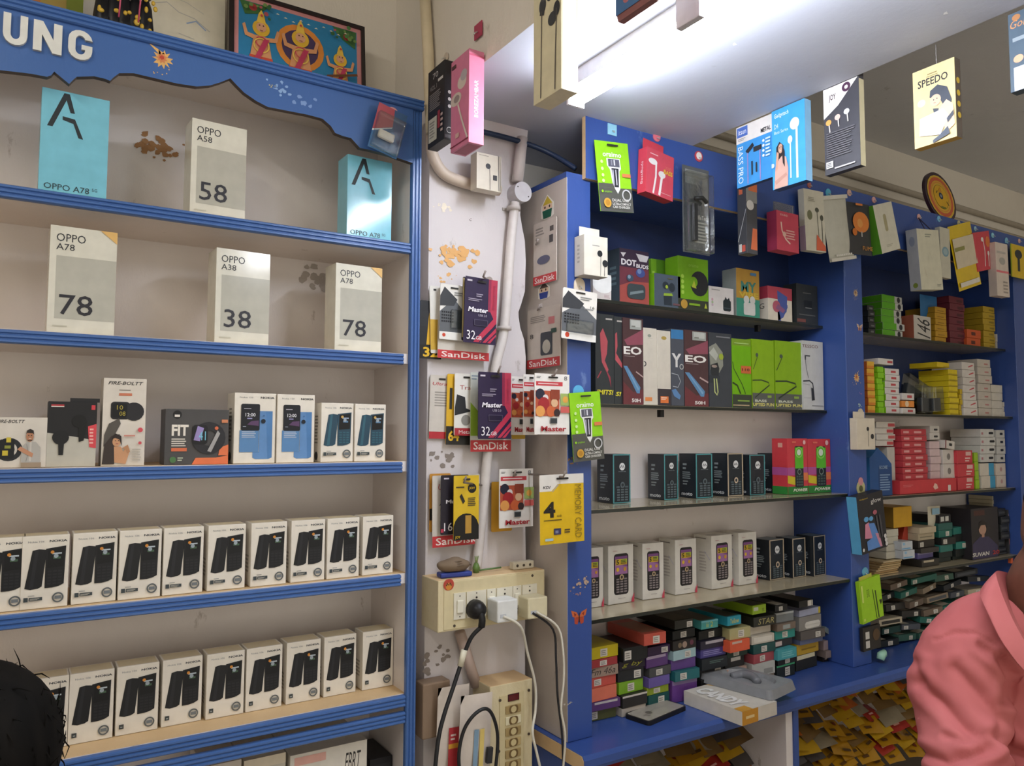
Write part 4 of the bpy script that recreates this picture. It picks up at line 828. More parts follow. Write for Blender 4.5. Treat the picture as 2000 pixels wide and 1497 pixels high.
for z, y in ((1.810, 1.383), (1.567, 1.376), (1.336, 1.316), (1.104, 1.316)): edge_glass(1.034, 1.932, y, z)
ZB2 = [1.798, 1.562, 1.318, 1.090]
for z, y in zip(ZB2, (1.345, 1.330, 1.330, 1.330)): edge_glass(2.017, 2.894, y, z)
br = MB().box(0, 0, 0, .012, .012, .018, '1d1d20')
for px, py, Y, z in ((1290, 812, 1.40, 1.5585), (1480, 655, 1.42, 1.80), (1290, 1005, 1.45, 1.328)):
    x = atpx(px, 0, Y, z); o = br.build('shelf_bracket'); o.location = (x, Y, z-.0185); o.parent = cb; o.matrix_parent_inverse = Matrix.Translation((-.969, -YB, 0))
# ledge and the cupboard below
lg = tag(MB().prism([(1.240, LED-.030), (1.236, LED-.022), (1.236, LED-.008), (1.242, LED), (BK+.004, LED), (BK+.004, LED-.03)], 0, .955, 3.3, 'royal').build('counter_ledge'), 'blue laminate ledge with a rounded front edge below the right cabinet', 'ledge')
MB().prism([(1.244, LED-.029), (1.238, LED-.021), (1.238, LED-.009), (1.244, LED-.001), (BK, LED-.001), (BK, LED-.029)], 0, .9540, .9552, 'tan').build('raw_end', lg)
bc = tag(empty('base_cabinet', (.958, 1.26, 0)), 'open cupboard under the blue ledge holding small packets', 'cabinet')
for nm, a, k in (('side_panel', (.960, 1.262, .25, .978, BK, LED-.031), 'royal'), ('divider', (1.588, 1.262, .25, 1.612, BK-.01, LED-.031), 'cream'), ('divider', (1.6125, 1.258, .25, 1.630, BK-.01, LED-.031), 'royal'), ('side_panel', (2.962, 1.262, .25, 2.98, BK, LED-.031), 'royal'),
                 ('back_panel', (.978, BK-.009, .25, 2.962, BK, LED-.031), 'cream'), ('base_board', (.978, 1.262, .25, 2.962, BK-.01, .27), 'cream')):
    o = MB().box(*a, k).build(nm); o.parent = bc; o.matrix_parent_inverse = Matrix.Translation((-.958, -1.26, 0))
# stickers on the uprights
def fly(c, s, seed, cols, parent, D):
    m = MB(); x, z = c.x, c.z
    for sg in (-1, 1):
        m.poly([(x, D-.0003, z), (x+sg*s*.3, D-.0003, z+s*.5), (x+sg*s, D-.0003, z+s*.75), (x+sg*s*.8, D-.0003, z+s*.1), (x+sg*s*.25, D-.0003, z-.05*s)][::sg], cols[0])
        m.poly([(x, D-.0003, z), (x+sg*s*.6, D-.0003, z), (x+sg*s*.55, D-.0003, z-s*.6), (x+sg*s*.2, D-.0003, z-s*.7)][::sg], cols[1])
        m.poly([(x+sg*s*.35, D-.0006, z+s*.3), (x+sg*s*.65, D-.0006, z+s*.5), (x+sg*s*.55, D-.0006, z+s*.12)][::sg], cols[2])
    m.poly([(x-.07*s, D-.0009, z-.5*s), (x+.07*s, D-.0009, z-.5*s), (x+.05*s, D-.0009, z+.45*s), (x-.05*s, D-.0009, z+.45*s)], '3a2a24')
    return m.build('butterfly_sticker', parent)
UP = [c for c in cb.children if c.name.startswith('upright')]
def stick(o): o.matrix_parent_inverse = Matrix.Identity(4); return o
stick(fly(onY(1131, 1206, YB), .021, 1, ('c9683c', 'b04a34', '8c2f28'), UP[0], YB))
mm = MB(); q = onY(1135, 1140, YB); blot(mm, (q.x, q.z), .010, 18, 'b9a08a', 41, YB); q = onY(1125, 1160, YB); blot(mm, (q.x, q.z), .006, 9, 'c08a6a', 42, YB); q = onY(1110, 1375, YB); blot(mm, (q.x, q.z), .006, 7, 'b9b4aa', 43, YB)
q = onY(1118, 900, YB); blot(mm, (q.x, q.z), .008, 10, '9c7450', 44, YB); mm.build('worn_patch', UP[0])
splash(onY(1671, 573, YB), .012, 7, UP[1], YB, ('c9b08a', 'b08a70', '7a5a4a'), (.5, .8))
stick(fly(onY(1679, 640, YB), .014, 3, ('d0b8a4', 'b07a68', '7a3a34'), UP[1], YB))
splash(onY(1673, 738, YB), .015, 9, UP[1], YB, ('d8b07a', 'c98a50', 'b04a34'), (.4, .9))
mm = MB(); q = onY(1680, 792, YB); blot(mm, (q.x, q.z), .006, 10, 'a8c0bc', 45, YB); q = onY(1680, 768, YB); blot(mm, (q.x, q.z), .005, 8, 'b07ab0', 46, YB); mm.build('worn_patch', UP[1])
m = MB().art([('o', 'b8b480', .5, .35, .45), ('o', 'c98a90', .5, .75, .25), ('o', '5a5a3a', .5, .3, .2)], onY(1672, 965, YB-.0004), (1, 0, 0), (0, 0, 1), .045, .045, (0, -1, 0)); m.build('doll_sticker', UP[1])
# stickers and cards on the cabinet's pale side
def sideart(ops, x0, x1, yt, yb, name, X=.9688, parent=None):
    a = onX(x0, yb, X); b = onX(x1, yb, X); t = onX(x0, yt, X)
    return MB().art(ops, a, (0, -1, 0), (0, 0, 1), a.y-b.y, t.z-a.z, (-1, 0, 0)).build(name, parent)
DOLL = lambda cap, bod: [('p', 'e6e2d8', [.0, .1, .3, 0, .7, 0, 1, .1, 1, .6, .5, 1, .0, .6]), ('p', cap, [.1, .58, .9, .58, .5, .95]), ('r', 'e0c4a8', .12, .40, .88, .60), ('o', '3a2a2a', .32, .50, .06), ('o', '3a2a2a', .68, .50, .06), ('p', bod, [.12, .38, .88, .38, .80, .05, .2, .05])]
sideart(DOLL('c9b03c', '1f5a48'), 1057, 1082, 386, 433, 'doll_sticker', parent=UP[0]); sideart(DOLL('4a3a30', '2a3f8c'), 1051, 1074, 552, 588, 'doll_sticker', parent=UP[0])
def sidecard(x0, x1, yt, yb, X, key, art, label):
    a = onX(x0, yb, X); b = onX(x1, yb, X); t = onX(x0, yt, X); w_, h = a.y-b.y, t.z-a.z
    o = MB().prism(rrect(w_, h, .003), 1, 0, .0015, key).art(art, (0, 0, 0), (1, 0, 0), (0, 0, 1), w_, h, (0, -1, 0)).build('memory_card_pack', None, (X, a.y, a.z), (0, 0, -math.pi/2)); return tag(o, label, 'card', 'cards on the cabinet side')
sidecard(1042, 1087, 440, 560, .962, 'c4bab0', [('x', '8d8680', .1, .78, .5, .92, 3), ('r', '55504e', .72, .80, .88, .88), ('r', '4a4648', .7, .62, .86, .74), ('o', '5a5a72', .45, .38, .28, .07)]+strip(0, .14), 'pale card with an oval gadget and red name strip, upper one on the cabinet side')
sidecard(1030, 1094, 608, 722, .956, 'c4bab0', [('x', '8d8680', .1, .76, .6, .88, 4), ('r', 'c4787a', .66, .7, .84, .82), ('R', '3c4048', .42, .2, .78, .58, .04), ('o', 'b9b4a8', .6, .34, .12), ('r', '2d4a40', .74, .55, .9, .62), ('t', '2c2a28', '8', .1, .5, .2, .58)]+strip(0, .15), 'pale memory card pack with a red name strip, lower one on the cabinet side')
peg(onX(1052, 470, .969), onX(1047, 478, .952), 'small dark peg on the cabinet side above the upper card')
peg(onX(1058, 600, .969), onX(1050, 606, .948), 'small dark peg on the cabinet side above the lower card')
# ------------------------------------------------------------------ things hung on the pelmet and the uprights
def hang(x0, x1, yt, yb, D, d, key, art, name, label, cat='box', tilt=0, rot=0, Lf=(), Bt=(), group=None, keys=None, bevel=.0007, tab=None):
    """hung carton: image columns at mid-height, rows at its left edge"""
    zt = onY(x0, yt, D).z; zb = onY(x0, yb, D).z; h = zt-zb; zm = (zt+zb)/2
    X0 = atpx(x0, 0, D, zm); w_ = (atpx(x1, 0, D, zm)-X0)/math.cos(rot)
    o = MB().carton(w_, d, h, key, art, Lf, (), (), Bt, keys).build(name, None, (X0-h/2*math.sin(tilt), D, zb), (0, tilt, rot), bevel)
    if tab: MB().box(w_*tab[0], d*.5-.0005, h-.0004, w_*tab[1], d*.5+.0005, h+tab[2], tab[3]).build('hang_tab', o)
    return tag(o, label, cat, group)
ORA = [('r', '8fce1e', 0, .40, 1, 1), ('p', '8fce1e', [.55, .40, .62, .37, 1, .34, 1, .41]), ('r', '55554e', 0, 0, 1, .34), ('r', '55554e', 0, .34, .56, .40), ('t', 'e8f0d8', 'oraimo', .20, .78, .76, .85, {'b': .02}), ('p', 'e6e6e2', [.30, .76, .70, .76, .72, .62, .66, .58, .64, .33, .56, .26, .48, .33, .42, .42, .38, .60, .30, .66]), ('r', '5a5a66', .34, .64, .68, .75), ('p', '2e2e34', [.42, .62, .64, .62, .60, .35, .47, .35]), ('r', 'a9a9b4', .44, .38, .48, .60), ('r', 'c9c9d0', .53, .38, .56, .60), ('r', '8a8a94', .42, .66, .46, .74), ('r', 'd4d4da', .50, .66, .54, .74),
       ('o', 'c9e69a', .14, .70, .04), ('o', 'c9e69a', .14, .60, .04), ('o', 'c9e69a', .14, .51, .04), ('o', 'c9e69a', .14, .43, .04), ('r', 'd07a4a', .72, .50, .98, .55), ('O', 'c4c4c4', .80, .24, .14, .035), ('t', '8fce1e', 'oraimo', .14, .265, .36, .295), ('o', '8fce1e', .08, .28, .03), ('o', 'c99a3c', .20, .12, .11), ('o', 'b07f2c', .20, .12, .07), ('t', 'd4d2ca', 'DUAL USB', .34, .14, .84, .18, {'b': .02}), ('t', 'd4d2ca', 'ULTRA-COMPACT', .34, .09, .90, .125, {'b': .02}), ('t', 'd4d2ca', 'CAR CHARGER', .34, .045, .86, .08, {'b': .02}), ('R', '2b2a26', .32, .93, .66, .955, .02)]
def hookpx(px, py, D, *a, **k): return hook_disc(onY(px, py, D), *a, **k)
YP_ = YB-.0105
hookpx(1195, 254, YP_, '8fc4d8', 'pale blue square hook above the green charger card on the pelmet', .0125, shape='sq')
hang(1167, 1232, 274, 411, YP_-.013, .0015, '8fce1e', ORA, 'car_charger_card', 'green and grey car charger card with a ribbon badge, hung on the pelmet', 'card', -.11)
RB = [('r', 'c94a58', 0, 0, 1, 1), ('o', 'dcd8d4', .22, .72, .16, .07), ('l', 'e0dcd6', [.34, .72, .34, .4, .26, .02], .06), ('o', 'd8d4d0', .56, .50, .13, .08), ('l', 'e0dcd6', [.56, .46, .48, .02], .08), ('t', 'd8b23c', 'BASS', .62, .54, .95, .64, {'b': .03}), ('t', 'd87a6a', 'LOUD', .66, .65, .9, .72), ('r', 'e0b8b8', .5, .09, .9, .10), ('x', 'ecc4c4', .1, .86, .4, .9, 1)]
hookpx(1282, 268, YP_, 'd8707c', 'round red hook behind the red earphone box on the pelmet', .011)
hang(1263, 1322, 285, 374, YP_-.030, .026, 'c8404e', RB, 'earphone_box', 'red earphone box with white earbuds and yellow lettering, hung on the pelmet', tilt=.06, rot=.12, Lf=[('t', 'e8d4d4', 'BassBuds', .35, .2, .6, .7, {'rot': 90})], tab=(.0, .75, .024, 'c8404e'))
# apple-shaped hook and clear blister
hk = hookpx(1364, 306, YP_, 'c04a54', 'apple-shaped red and white hook above the clear blister pack', .013)
MB().disc((0, -.0026, .001), .009, .0006, 'e8e4e0', 1, 20).build('apple_flesh', hk)
hc = onY(1343, 489, YP_-.03); he = onY(1395, 489, YP_-.03); ht = onY(1343, 318, YP_-.03)
bl = tag(empty('blister_pack', (hc.x, YP_-.016, hc.z)), 'tall clear blister pack with a black adapter, hung under the apple-shaped hook', 'blister pack')
W, H = he.x-hc.x, ht.z-hc.z
MB().box(0, 0, 0, W, .0012, H, '55585a').art([('r', '8a8c88', .1, .8, .9, .96), ('r', '6c6e6a', .4, .08, .98, .46), ('t', 'd8d2c8', 'SelfieTech', .44, .40, .94, .45), ('x', 'a8a69c', .44, .12, .92, .38, 7)], (0, 0, 0), (1, 0, 0), (0, 0, 1), W, H, (0, -1, 0)).build('card', bl)
MB().tube([(W*.35, -.010, H*.62), (W*.6, -.012, H*.64), (W*.78, -.010, H*.60)], .005, '1e1f22', 10).box(W*.3, -.012, H*.14, W*.42, -.003, H*.56, '22252a').build('adapter', bl)
MB().box(.001, -.018, .002, W-.001, -.0004, H*.92, 'clear').build('clear_shell', bl, bevel=.003)
# big boxes hung along the beam's right edge, facing left
def bcarton(xa, xb, yb, X, zt, d, key, art, right, name, label, rot=0, Bt=(), **k):
    a = onX(xa, yb, X); b = onX(xb, yb, X)
    o = MB().carton(a.y-b.y, d, zt-a.z, key, art, (), (), right, Bt).build(name, None, (X, a.y, a.z), (0, 0, -math.pi/2+rot), .0007)
    return tag(o, label, 'box')
BP = [('r', '3c8ccb', 0, 0, 1, .72), ('r', 'd8d2cc', 0, .72, 1, 1), ('r', '4a6ab4', .02, .82, .32, .98), ('t', 'e8ecf2', 'itsun', .06, .86, .28, .94), ('t', '26282c', 'METAL', .68, .76, .95, .83, {'b': .03}), ('x', '8d8a86', .05, .75, .3, .80, 2), ('t', 'dce8f2', 'BASS PRO', .05, .06, .19, .66, {'rot': -90}), ('p', '2a2c30', [.26, .56, .46, .66, .50, .60, .32, .50]), ('r', '2a2c30', .48, .50, .70, .58), ('l', '8d84b8', [.32, .52, .32, .02], .03), ('l', '8d84b8', [.66, .50, .66, .02], .03), ('l', '2a2c30', [.44, .14, .44, .36], .04), ('l', '2a2c30', [.56, .16, .56, .32], .04), ('o', 'd8e4ee', .76, .62, .03), ('o', 'd8e4ee', .76, .54, .03), ('o', 'd8e4ee', .76, .46, .03), ('o', 'd8e4ee', .76, .38, .03), ('x', 'b9d4ea', .82, .34, .97, .66, 6)]
bcarton(1440, 1512, 369, 1.338, 2.188, .012, '3c8ccb', BP, [('r', '3578b0', 0, 0, 1, 1)], 'earphone_box', 'blue and white earphone box with black metal earbuds, hung from the ceiling beam', Bt=[('r', '23508a', 0, 0, 1, 1)])
GD = [('r', '3f9ad8', 0, 0, 1, 1), ('t', 'e4eef6', 'Gadgetech', .08, .88, .52, .95), ('t', 'd0e2f0', 'D4', .08, .76, .2, .82), ('t', 'd0e2f0', 'Bass Series', .08, .69, .5, .73), ('o', 'dcd8d4', .70, .74, .14, .075), ('l', 'd8dce0', [.76, .72, .76, .06], .06), ('o', 'd4d2d0', .56, .56, .07, .05), ('l', 'c4d4e2', [.57, .54, .57, .08], .04), ('p', '2a2426', [.12, .2, .14, .52, .24, .58, .36, .52, .36, .4, .30, .3, .22, .2]), ('o', 'c4967c', .27, .49, .07, .06), ('p', 'c69e90', [.06, .0, .48, .0, .50, .22, .44, .36, .34, .40, .22, .36, .10, .24]), ('p', 'b88c7e', [.08, .10, .44, .17, .46, .13, .12, .05]), ('p', 'c4967c', [.10, .22, .16, .46, .22, .44, .18, .24]), ('p', '2a2426', [.34, .52, .40, .44, .40, .24, .34, .30, .32, .44]), ('o', '2a2220', .25, .50, .012), ('o', '2a2220', .30, .505, .012), ('r', 'f0e8e4', .25, .455, .30, .462), ('o', 'b8c8d8', .03, .30, .06)]
bcarton(1510, 1575, 372, 1.332, 2.188, .020, '3f9ad8', GD, [('r', '8fc2e6', 0, 0, 1, 1)], 'earphone_box', 'sky blue earphone box with a woman and white earbuds, hung from the beam', Bt=[('r', '234f8c', 0, 0, 1, 1)])
JY = [('r', '3d3c42', 0, 0, 1, 1), ('r', '3f3f52', 0, .93, 1, 1), ('r', '8d8662', .3, .93, .62, .965), ('p', 'd4cfcc', [0, .60, .42, .70, .98, .92, .0, .92]), ('t', '4a3a3a', 'JOY', .16, .76, .36, .84, {'b': .02}), ('O', '4a2a44', .66, .86, .12, .07), ('o', 'd89a50', .14, .55, .08, .03), ('o', 'd8b4a8', .40, .575, .08, .03), ('o', 'c4c4c4', .66, .60, .08, .03), ('l', 'c9c4be', [.16, .52, .18, .44], .03), ('l', 'c9c4be', [.42, .55, .44, .47], .03), ('l', 'c9c4be', [.68, .57, .70, .49], .03), ('x', '5d5b60', .08, .16, .9, .44, 12), ('r', 'c9c7c2', .06, .06, .26, .13), ('x', '5a585c', .08, .07, .24, .12, 3), ('x', 'b8b6b4', .3, .03, .9, .06, 1)]
bcarton(1612, 1682, 344, 1.338, 2.205, .016, '3d3c42', JY, [('r', 'c9bf9c', .0, 0, 1, .9)], 'earphone_box', 'black earphone box with a white corner and small print, hung from the beam')
SPD = [('r', 'd2bd88', 0, 0, 1, 1), ('t', '2b2a2c', 'SPEEDO', .12, .76, .84, .86, {'b': .02}), ('x', '8a7850', .36, .89, .6, .92, 1), ('x', '8a7850', .34, .865, .62, .885, 1), ('o', 'cfb8a4', .20, .56, .10, .05), ('p', '3a3f4a', [.40, .60, .42, .68, .60, .73, .82, .66, .92, .48, .90, .42, .74, .42, .66, .52, .50, .56]), ('o', 'd0a890', .54, .54, .13, .075), ('o', '2a2626', .50, .55, .014), ('o', '2a2626', .58, .555, .014), ('l', 'a85a58', [.50, .51, .55, .505], .012), ('p', 'd0b498', [.60, .40, .80, .50, .95, .42, .98, .16, .80, .10, .68, .22]), ('p', '3a3f4a', [.48, .44, .62, .42, .60, .36, .50, .38]), ('p', 'cfcdd2', [.14, .14, .16, .36, .72, .40, .84, .30, .64, .08]), ('p', '3d4654', [.46, .0, .86, .06, .82, .16, .62, .08, .46, .04]), ('p', '3a3f4a', [.80, .26, .96, .34, .96, .28, .82, .20])]
o = bcarton(1787, 1870, 292, 1.338, onX(1786, 142, 1.338).z, .018, 'd8c07c', SPD, [('r', '5a5046', 0, 0, 1, 1), ('o', 'c9a83c', .5, .72, .3), ('o', 'c9a83c', .5, .56, .3), ('o', 'c9a83c', .5, .42, .3), ('o', 'c9a83c', .5, .28, .3)], 'neckband_box', 'cream and yellow neckband box with a woman holding a white tablet, hung by a thread', Bt=[('r', 'c9a24a', 0, 0, 1, 1)])
a = onX(1826, 128, 1.34); tag(MB().tube([(1.345, a.y, a.z-.002), (1.345, a.y, 2.1899)], .0006, '8d8a86', 5).build('thread'), 'thin thread holding the cream box under the beam', 'thread')
o = bcarton(1974, 2060, 182, 1.338, 2.185, .02, '4a5a68', [('t', 'c98a5a', 'Gola', .05, .80, .5, .90, {'i': .3}), ('o', 'a8744a', .2, .93, .1, .04), ('o', 'd0a080', .22, .40, .12, .05), ('p', 'b8bcc4', [.1, .0, .1, .30, .5, .30, .7, .0]), ('x', '8d98a0', .1, .6, .5, .7, 1)], [], 'neckband_box', 'blue-grey box with orange script lettering, cut by the right edge of the picture')
# lower row on the pelmet
YH2 = YP_-.012
hang(1458, 1479, 355, 494, YH2-.022, .028, '4a4a4e', [('r', '8d8c88', 0, .72, 1, .92), ('o', 'd8d4ce', .35, .68, .34, .07), ('p', 'd4704a', [.35, .06, .95, .06, .95, .36, .55, .36]), ('r', 'd8784c', .2, .88, 1, 1)], 'earphone_box', 'dark earphone box with an orange label and a white stick, under the blue boxes', Lf=[('l', 'd8d8d8', [.05, .18, .95, .62], .05), ('r', 'd8704a', .2, .84, .6, .98), ('r', 'c9c7c0', .15, .03, .45, .14), ('r', 'c95a4a', .5, .03, .85, .12)])
o = hang(1517, 1560, 410, 487, YH2-.026, .030, 'c4485a', [('l', 'e6c8b8', [.2, .72, .24, .5, .4, .3, .6, .2], .05), ('o', 'e0b8a8', .34, .42, .08), ('x', 'dca8a0', .42, .3, .85, .56, 4), ('t', 'e8c8c0', 'SOUND', .15, .88, .5, .93)], 'earphone_box', 'red earphone box in a clear hanging bag, under the sky blue box', Lf=[('r', '9c3450', 0, 0, 1, 1)])
d = o.dimensions; MB().box(.0005, .006, d.z*0+.0782, d.x*.92, .010, .125, 'clear').build('clear_bag_top', o)
hookpx(1580, 362, YP_, 'b0685c', 'small red hook behind the white earphone box on the pelmet', .008)
hang(1572, 1611, 368, 488, YH2-.020, .018, 'cfcab8', [('o', '77785a', .25, .58, .13, .08), ('o', '55564a', .62, .68, .10, .04), ('l', '6a6a5c', [.62, .66, .66, .2], .03), ('o', '55564a', .84, .56, .08, .05), ('l', '6a6a5c', [.84, .52, .84, .14], .03), ('p', 'd8684a', [.5, .02, .98, .02, .96, .10, .55, .28]), ('x', 'a09c8a', .2, .80, .55, .88, 3)], 'earphone_box', 'cream earphone box with an orange corner, between the red box and the silver bag', tilt=-.04, Lf=[('r', 'b09aac', 0, 0, 1, .4)])
hookpx(1617, 377, YP_, '5fb4d0', 'round blue hook above the silver bag on the pelmet', .0115)
# silver zip bag: a pillow with a white rim
def pillow(x0, x1, yt, yb, D, key, art, name, label, tilt=0, cat='pouch', bulge=.006):
    zt = onY(x0, yt, D).z; zb = onY(x0, yb, D).z; h = zt-zb; X0 = atpx(x0, 0, D, (zt+zb)/2); w_ = atpx(x1, 0, D, (zt+zb)/2)-X0
    mb = MB(); n, m_ = 8, 12
    for s in (-1, 1):
        P = [(u/n*w_, s*bulge*(math.sin(math.pi*u/n)*math.sin(math.pi*v/m_))**.7, v/m_*h) for v in range(m_+1) for u in range(n+1)]
        F = [(v*(n+1)+u, v*(n+1)+u+1, (v+1)*(n+1)+u+1, (v+1)*(n+1)+u)[::1 if s < 0 else -1] for v in range(m_) for u in range(n)]
        mb.mesh(P, F, key, True)
    mb.art(art, (0, -bulge-.0004, 0), (1, 0, 0), (0, 0, 1), w_, h, (0, -1, 0))
    return tag(mb.build(name, None, (X0-h/2*math.sin(tilt), D, zb), (0, tilt, 0)), label, cat)
pillow(1611, 1661, 384, 511, YH2-.012, 'c4c2b4:g', [('r', 'd4d0c4', 0, 0, 1, .05), ('r', 'd4d0c4', 0, .94, 1, 1), ('k', 'e0ddd4', .2, .06, .85, .11, 9, 1)], 'zip_bag', 'silver zip bag with a white edge hanging on the pelmet', -.21)
hookpx(1658, 377, YP_, 'd0a89c', 'pinkish hook above the black bag with orange earphones', .0095)
pillow(1656, 1700, 394, 495, YH2-.014, '3a3a3c', [('o', 'd8803a', .5, .62, .36, .20), ('o', 'e09a50', .45, .60, .12), ('o', 'c9702c', .2, .42, .1), ('l', 'b8b4ae', [.5, .44, .5, .34], .05), ('r', 'd8803a', .3, .94, .6, .98), ('t', 'c98a3c', 'FUME', .5, .08, .95, .16)], 'earphone_bag', 'black bag showing orange earphones, beside the silver bag', -.06)
hookpx(1706, 391, YP_, 'dca8a4', 'pink hook above the green and white box', .009)
hang(1714, 1752, 400, 494, YH2-.026, .030, 'd2cebc', [('R', 'a8a07c', .40, .42, .56, .78, .07), ('x', 'b0ac98', .3, .10, .7, .16, 2)], 'cable_box', 'white box with a bright green side, tilted on its pelmet hook', tilt=-.29, keys={'L': '5a9a28'})
hookpx(1794, 424, YP_, 'dcaca4', 'pink hook holding the large white box', .009)
hang(1795, 1838, 447, 565, YH2-.034, .034, 'd0ccb6', [('x', '9a9c8c', .35, .86, .7, .93, 2), ('l', 'c4c0aa', [.4, .5, .5, .62, .6, .5], .02), ('l', 'c4b8a0', [.2, .36, .3, .2], .015), ('x', '8a8c80', .72, .05, .95, .1, 2)], 'charger_box', 'large white charger box hung by a black strap on the pelmet', tilt=-.10, Lf=[('o', '9098a8', .5, .8, .25, .08), ('o', '7a8a3a', .5, .08, .22)], keys={'L': 'aeb0b4'})
a = onY(1806, 447, YH2-.02); hh = onY(1794, 426, YP_-.006)
tag(MB().tube([a, hh, onY(1819, 450, YH2-.02)], .0016, '3a3450', 6).build('strap'), 'dark strap loop carrying the large white box', 'strap')
hookpx(1833, 428, YP_, '7fb8dc', 'pale blue hook above the grey-white box', .0095)
hang(1837, 1856, 443, 541, YH2-.018, .016, 'c2beac', [('o', '7a9aa8', .5, .52, .34, .10), ('o', '9ab0b4', .5, .52, .22, .065)], 'earphone_box', 'narrow off-white box with a blue oval, half behind the large white box')
hookpx(1872, 436, YP_, 'd8d0a0', 'small cream hook above the yellow pouch', .008)
pillow(1862, 1908, 442, 568, YH2-.014, 'd8b824:g', [('r', 'cfc2a8', .04, .34, .96, .80), ('r', '8d8a50', .06, .60, .5, .66), ('r', 'd9d2c4', .05, .05, .9, .12)], 'snack_pouch', 'yellow and clear pouch hanging tilted on the pelmet', -.28, bulge=.004)
hookpx(1904, 447, YP_, '9cc4d4', 'small blue hook above the red box on the pelmet', .008)
hang(1905, 1944, 455, 530, YH2-.018, .020, 'c8424e', [('o', 'e0dcd6', .50, .80, .08, .06), ('l', 'e6e0dc', [.55, .78, .58, .5, .50, .1], .04), ('o', 'd8763a', .82, .72, .14), ('o', 'e0dcd6', .78, .42, .06), ('l', 'e6e0dc', [.78, .4, .72, .08], .04)], 'earphone_box', 'red earphone box with an orange burst, right of the yellow pouch', tilt=-.22, rot=.10)
hookpx(1938, 460, YP_, '8fc8dc', 'pale blue hook above the white and pink box', .009)
hang(1946, 1970, 473, 577, YH2-.026, .026, 'd2c4b8', [('r', 'd8747c', .0, .44, 1, .48), ('o', 'a8a49c', .5, .66, .25, .07), ('x', '9a9088', .5, .05, .9, .3, 4), ('r', 'b8b0a8', .1, .8, .8, .84)], 'earphone_box', 'white box with a pink stripe hanging near the right edge of the picture', tilt=-.02)
hookpx(1965, 470, YP_, '86bcd4', 'light blue arched hook near the right edge', .010, shape='arch')
hang(1976, 2020, 476, 540, YH2-.012, .004, 'b8c43a', [('r', 'd0b02c', 0, 0, .55, 1), ('o', '2d3236', .3, .72, .16, .14), ('l', '2d3236', [.3, .6, .3, .2], .1), ('o', 'd8d8d0', .8, .4, .1)], 'earphone_card', 'yellow and green earphone card at the right edge of the picture')
hookpx(1990, 471, YP_, 'dcb0a8', 'pink hook above the yellow and green card', .008)
# on the uprights
hookpx(1129, 766, YB-.0005, '5fb0dc', 'round blue hook on the left upright above the green charger card', .0145)
hang(1116, 1176, 768, 904, YB-.020, .0015, '8fce1e', ORA, 'car_charger_card', 'green and grey car charger card hung on the left blue upright', 'card', -.085)
hookpx(1131, 556, YB-.0005, 'd4c6b0', 'cream arched hook on the left upright above the laptop card', .0145, shape='arch')
card(1096, 1163, 560, 660, YB-.020, 'dedad2', LAP+[('x', '8a8a88', .62, .62, .9, .66, 1), ('t', '4a4a48', '16', .80, .66, .92, .71)], 'pen_drive_card', 'white card picturing a laptop keyboard, hung on the left blue upright', tilt=.05, bubble=(.12, .13, .88, .40, 'clear', .007), r=.004)
MBX = [('x', '6a6a68', .34, .74, .66, .77, 1), ('o', '26282b', .66, .57, .11), ('l', '4a4846', [.70, .52, .68, .02], .02), ('o', '26282b', .88, .34, .12), ('l', '4a4846', [.86, .3, .84, .02], .02)]
hang(1141, 1187, 457, 536, YB-.036, .034, 'd4cec0', MBX, 'earphone_box', 'white earphone box with a hanging tab, on the left upright', Lf=[('x', 'b0aa9c', .3, .3, .6, .8, 5)], tab=(.0, .85, .020, 'd4cec0'))
hang(1135, 1139, 446, 500, YB-.003, .001, 'c9c2b4', [], 'paper_tag', 'thin paper tag edge behind the white earphone box', 'tag')
hookpx(1680, 806, YB-.0005, 'c9bca4', 'cream hook on the middle upright above the white earphone box', .011)
hang(1674, 1709, 817, 879, YB-.024, .022, 'd0c4b0', [('o', '2b2a2c', .60, .66, .07), ('l', '4a4846', [.62, .6, .62, .1], .02), ('o', '2b2a2c', .84, .42, .09)], 'earphone_box', 'small white earphone box hung on the middle blue upright', tab=(.0, .62, .018, 'd0c4b0'))
GL = [('r', '26252a', 0, 0, 1, 1), ('t', 'dcd8d2', 'glow', .52, .80, .92, .90), ('t', 'd0b03c', 'Gadgetech', .10, .92, .42, .95), ('o', '5fa0d0', .28, .58, .09, .045), ('o', '5fa0d0', .46, .57, .08, .04), ('p', 'd0869c', [.16, .26, .22, .5, .36, .52, .5, .3, .48, .22]), ('p', '5a86c4', [.34, .5, .56, .48, .66, .3, .70, .04, .5, .04, .22, .04, .22, .2, .44, .24]), ('p', 'c98aa0', [.56, .3, .70, .28, .78, .04, .70, .04]), ('o', 'a85a66', .62, .66, .08, .04), ('l', '4a484c', [.66, .6, .72, .2], .06), ('l', '4a484c', [.78, .6, .82, .2], .06), ('o', 'd0ccc8', .92, .20, .05), ('o', 'd0ccc8', .93, .13, .05), ('o', 'd0ccc8', .94, .06, .05), ('o', 'd0ccc8', .05, .08, .04)]
hang(1678, 1729, 971, 1086, YB-.034, .030, '26252a', GL, 'neckband_box', 'black and blue box lettered glow with two seated figures, hung on the middle upright', tilt=-.13, keys={'L': '5aa4cc'})
hookpx(1689, 1118, YB-.0005, '6cb0cc', 'round blue hook on the middle upright above the lime pack', .0135)
LM = [('t', '3a4a1c', '2023', .30, .58, .42, .76, {'rot': 90}), ('l', '3a4a1c', [.58, .72, .66, .02], .03), ('l', '3a4a1c', [.70, .68, .76, .02], .05), ('p', '2e3418', [.84, .42, .96, .42, .96, .36, .90, .30]), ('r', 'c9dc6a', .04, .06, .12, .12), ('r', 'c9dc6a', .04, .5, .12, .9)]
